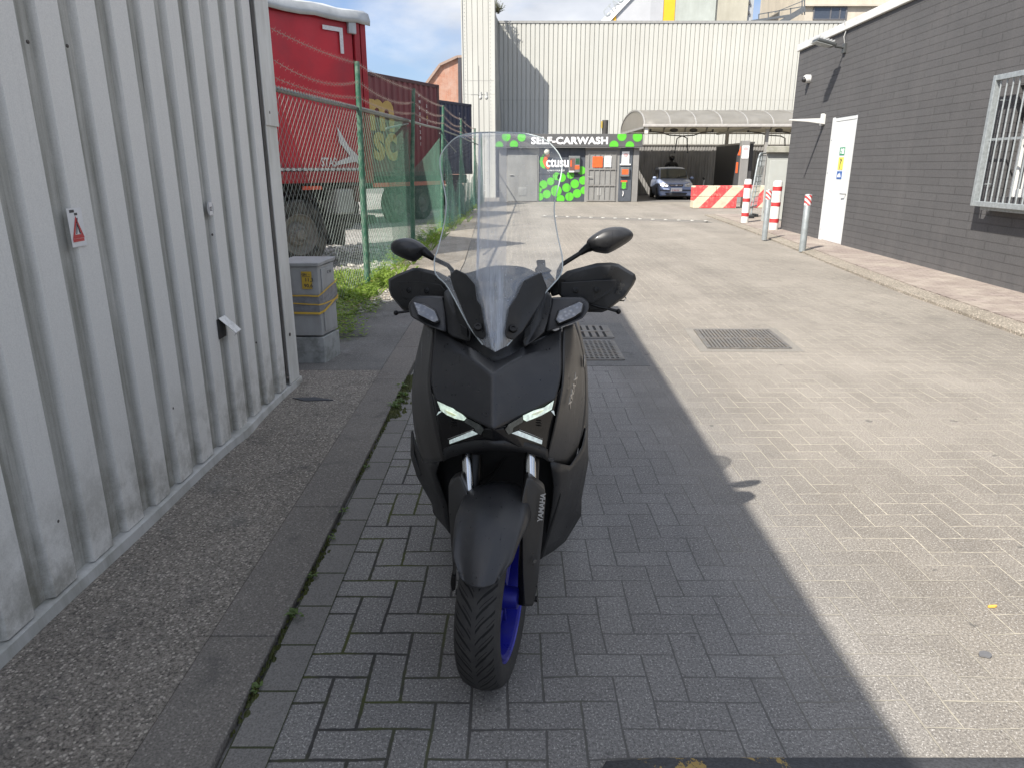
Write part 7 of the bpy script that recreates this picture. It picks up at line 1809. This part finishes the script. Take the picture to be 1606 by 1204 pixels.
def tread_mat():
    s = NT('tyre_tread'); co = s.coord(); X, Y, Z = s.sep(co)
    th = s.math('MULTIPLY', s.math('ARCTAN2', Z, Y), .272); ax = s.math('ABSOLUTE', X); sg = s.math('SIGN', X)
    wob = s.math('MULTIPLY', s.math('SINE', s.math('MULTIPLY', ax, 95)), .0035)
    t1 = s.math('ADD', s.math('ADD', th, s.math('MULTIPLY', ax, 1.35)), s.math('ADD', wob, s.math('MULTIPLY', sg, .011)))
    f1 = s.math('FRACT', s.math('DIVIDE', t1, .038)); g1 = s.math('LESS_THAN', s.math('ABSOLUTE', s.math('SUBTRACT', f1, .5)), .10)
    f2 = s.math('FRACT', s.math('ADD', s.math('DIVIDE', t1, .019), .25)); g2 = s.math('MULTIPLY', s.math('LESS_THAN', s.math('ABSOLUTE', s.math('SUBTRACT', f2, .5)), .08), s.math('GREATER_THAN', s.math('FRACT', s.math('ADD', s.math('MULTIPLY', ax, 26), s.math('DIVIDE', th, .12))), .45))
    lim = s.math('MULTIPLY', s.math('GREATER_THAN', ax, .006), s.math('LESS_THAN', ax, .055))
    g = s.math('MULTIPLY', s.math('MAXIMUM', g1, g2), lim)
    n = s.noise(co, 22, 5, .7); c = s.mix(s.ramp(n, [(.4, 0), (.75, .8)]), (.032, .031, .030, 1), (.055, .052, .048, 1)); c = s.mix(s.math('MULTIPLY', g, .95), c, (.002, .002, .002, 1))  # cavity shade of the grooves painted into the rubber colour
    h = s.math('ADD', s.math('MULTIPLY', g, -1.6), s.math('MULTIPLY', s.noise(co, 160, 3), .12)); s.bsdf(c, .72, 0, s.bump(h, .9, .004), .35); return s.m
def wheel(c, rz, r, hw, name, mt, mr, parent, spokes=5):
    tp = [(r * .70, -.82), (r * .75, -.97), (r * .84, -1.0), (r * .90, -.95), (r * .95, -.78), (r * .985, -.45), (r, 0), (r * .985, .45), (r * .95, .78), (r * .90, .95), (r * .84, 1.0), (r * .75, .97), (r * .70, .82)]
    def loc(mb, nm, mat, par, **k):
        o = mb.build(nm, mat, None, loc=(0, 0, 0), **k); o.parent = par; return o
    t = loc(MB().lathe([(a, b * hw) for a, b in tp], (0, 0, 0), (1, 0, 0), 96), name, mt, parent, smooth=60, fix=False)
    t.location = c - org(parent); t.rotation_euler = (0, 0, rz)
    rp = [(r * .74, -.80), (r * .70, -.84), (r * .68, -.70), (r * .64, -.45), (r * .63, 0), (r * .64, .45), (r * .68, .70), (r * .70, .84), (r * .74, .80)]
    mb = MB(); mb.lathe([(a, b * hw) for a, b in rp], (0, 0, 0), (1, 0, 0), 72); mb.lathe([(r * .66, .80 * hw), (r * .615, .72 * hw), (r * .60, .3 * hw), (r * .60, -.3 * hw), (r * .615, -.72 * hw), (r * .66, -.80 * hw)], (0, 0, 0), (1, 0, 0), 72)
    rm = loc(mb, 'rim', mr, t, smooth=40)
    mb = MB()
    for k in range(spokes):
        an = 6.2832 * k / spokes + .35
        for da in (-.13, .13):
            p0 = Vector((.012, math.cos(an + da * 2.2) * .040, math.sin(an + da * 2.2) * .040)); p1 = Vector((.0, math.cos(an + da) * r * .625, math.sin(an + da) * r * .625)); mb.beam(p0, p1, .014, .032, up=(1, 0, 0))
    loc(mb, 'spoke', mr, t, bevel=.003)
    mb = MB(); mb.lathe([(0, -.055), (.034, -.055), (.036, -.02), (.040, 0), (.036, .02), (.033, .072), (.028, .075), (0, .075)], (0, 0, 0), (1, 0, 0), 32); loc(mb, 'hub', mr, t, smooth=35)
    mb = MB(); mb.lathe([(.07, -.066), (.133, -.066), (.133, -.062), (.07, -.062)], (0, 0, 0), (1, 0, 0), 48); loc(mb, 'brake_disc', m_fork, t, smooth=35)
    return t
m_bluerim = M('blue_rim', (.012, .015, .29), .30, .25, .12, 12, dirt=(.05, .05, .10), ds=14, da=.4, spec=.6)
wheel(Cw, -SW, .275, .065, 'front_wheel', tread_mat(), m_bluerim, sc)
wheel(Vector((-.03, 3.46, .27)), R(3), .27, .070, 'rear_wheel', bpy.data.materials['tyre_tread'], m_bluerim, sc)
poly3('brake_caliper', [(708, 900, 1.98), (714, 905, 1.97), (714, 925, 1.97), (709, 928, 1.98), (706, 915, 1.99)], m_bolt, .05, bevel=.004)

# ---- lower body
surf('lower_panel', [
    [(646, 676, 2.50), (652, 690, 2.44), (664, 722, 2.34), (690, 722, 2.12)],
    [(645, 713, 2.52), (656, 725, 2.46), (670, 735, 2.34), (684, 742, 2.16)],
    [(655, 746, 2.50), (663, 748, 2.44), (674, 760, 2.34), (693, 765, 2.20)],
    [(679, 789, 2.44), (681, 792, 2.41), (688, 796, 2.34), (702, 792, 2.24)],
    [(681, 803, 2.42), (687, 812, 2.39), (696, 822, 2.34), (706, 834, 2.27)]], m_plas, sub=1, cc=(2,), cr=(1, 2, 3), cv_=.9)
surf('lower_panel', [
    [(862, 722, 2.10), (894, 730, 2.26), (912, 700, 2.44), (919, 668, 2.60)],
    [(868, 760, 2.16), (890, 748, 2.26), (908, 735, 2.46), (922, 720, 2.62)],
    [(864, 800, 2.22), (880, 790, 2.28), (896, 786, 2.46), (910.5, 782, 2.60)],
    [(856, 840, 2.26), (868, 828, 2.32), (890, 815, 2.46), (910.5, 807, 2.58)],
    [(847, 874, 2.28), (853, 871, 2.32), (868, 862, 2.40), (885, 848, 2.50)]], m_plas, sub=1, cc=(1, 2), cr=(1, 2, 3), cv_=.9)
poly3('step_trim', [(913, 640, 2.56), (921, 690, 2.60), (922, 716, 2.62), (906, 722, 2.50), (909, 680, 2.52)], m_glossb, .01, bevel=.002)
poly3('step_trim', [(645.5, 674, 2.48), (648, 680, 2.46), (649, 716, 2.46), (661, 744, 2.42), (656, 747, 2.46), (645, 713, 2.5)], m_body, .02, bevel=.003)
surf('leg_shield', [
    [(690, 700, 2.26), (720, 695, 2.22), (778, 690, 2.20), (835, 695, 2.20), (868, 700, 2.24)],
    [(682, 745, 2.28), (720, 745, 2.28), (778, 745, 2.30), (838, 745, 2.28), (888, 748, 2.24)],
    [(692, 790, 2.28), (725, 795, 2.34), (778, 800, 2.36), (835, 800, 2.32), (876, 800, 2.26)],
    [(704, 835, 2.30), (735, 840, 2.36), (778, 845, 2.38), (825, 855, 2.34), (850, 875, 2.28)]], m_void, sub=1, solid=.02)
mb = MB()
for (x0, y0, x1, y1) in ((745, 760, 800, 708), (750, 768, 792, 715), (748, 765, 795, 766), (760, 785, 810, 782)): mb.tube([S((x0, y0, 2.25)), S(((x0 + x1) / 2 + 3, (y0 + y1) / 2 + 4, 2.23)), S((x1, y1, 2.21))], .0035, 6)
mb.build('cable', m_bolt, sc, smooth=50)
# hull, seat, tail and rear end
def hull(name, secs_, mat, **k):
    mb = MB(); rows = []
    for y, xc, hw, z0, z1, rnd in secs_:
        ring = []
        for q in range(20):
            a = 6.2832 * q / 20; cs, sn = math.cos(a), math.sin(a); e = rnd
            ring.append(Vector((xc + hw * math.copysign(abs(cs) ** e, cs), y, (z0 + z1) / 2 + (z1 - z0) / 2 * math.copysign(abs(sn) ** e, sn))))
        rows.append(ring)
    mb.grid(rows, close=True); mb.add(rows[0], [tuple(range(20))]); mb.add(rows[-1], [tuple(range(20))]); return mb.build(name, mat, sc, smooth=60, **k)
hull('hull', [(2.16, -.045, .10, .80, .95, .6), (2.24, -.044, .16, .70, .98, .6), (2.40, -.042, .20, .52, 1.0, .6), (2.58, -.04, .19, .40, .95, .6), (2.72, -.038, .18, .30, .66, .6), (3.0, -.034, .20, .30, .70, .6), (3.4, -.03, .19, .50, .74, .6), (3.8, -.025, .14, .60, .80, .6), (4.02, -.022, .06, .72, .84, .6)], m_plas)
hull('seat', [(2.84, -.036, .10, .66, .76, .7), (2.95, -.035, .16, .66, .80, .6), (3.2, -.032, .17, .67, .81, .6), (3.32, -.03, .16, .68, .88, .6), (3.7, -.026, .15, .72, .92, .6), (3.9, -.024, .08, .76, .90, .6)], M('seat_vinyl', (.02, .02, .02), .6, 0, .15, 20, .3, 120))
hull('floorboard', [(2.46, -.042, .24, .34, .44, .5), (2.7, -.04, .26, .30, .40, .5), (3.0, -.036, .25, .30, .42, .5), (3.1, -.034, .2, .32, .42, .5)], m_plas)
MB().tube([(.12, 2.9, .30), (.16, 3.2, .28), (.17, 3.4, .33), (.17, 3.75, .42)], [.03, .05, .06, .055], 14).build('exhaust', m_bolt, sc, smooth=50)
poly3('tail_light', [(780, 560, 4.03), (795, 560, 4.03), (793, 556, 4.05), (782, 556, 4.05)], M('tail_red', (.25, .01, .01), .2), .02, bevel=.002)
MB().tube([(-.13, 2.75, .32), (-.24, 2.82, .01)], .010, 8).build('side_stand', m_bolt, sc, smooth=40)
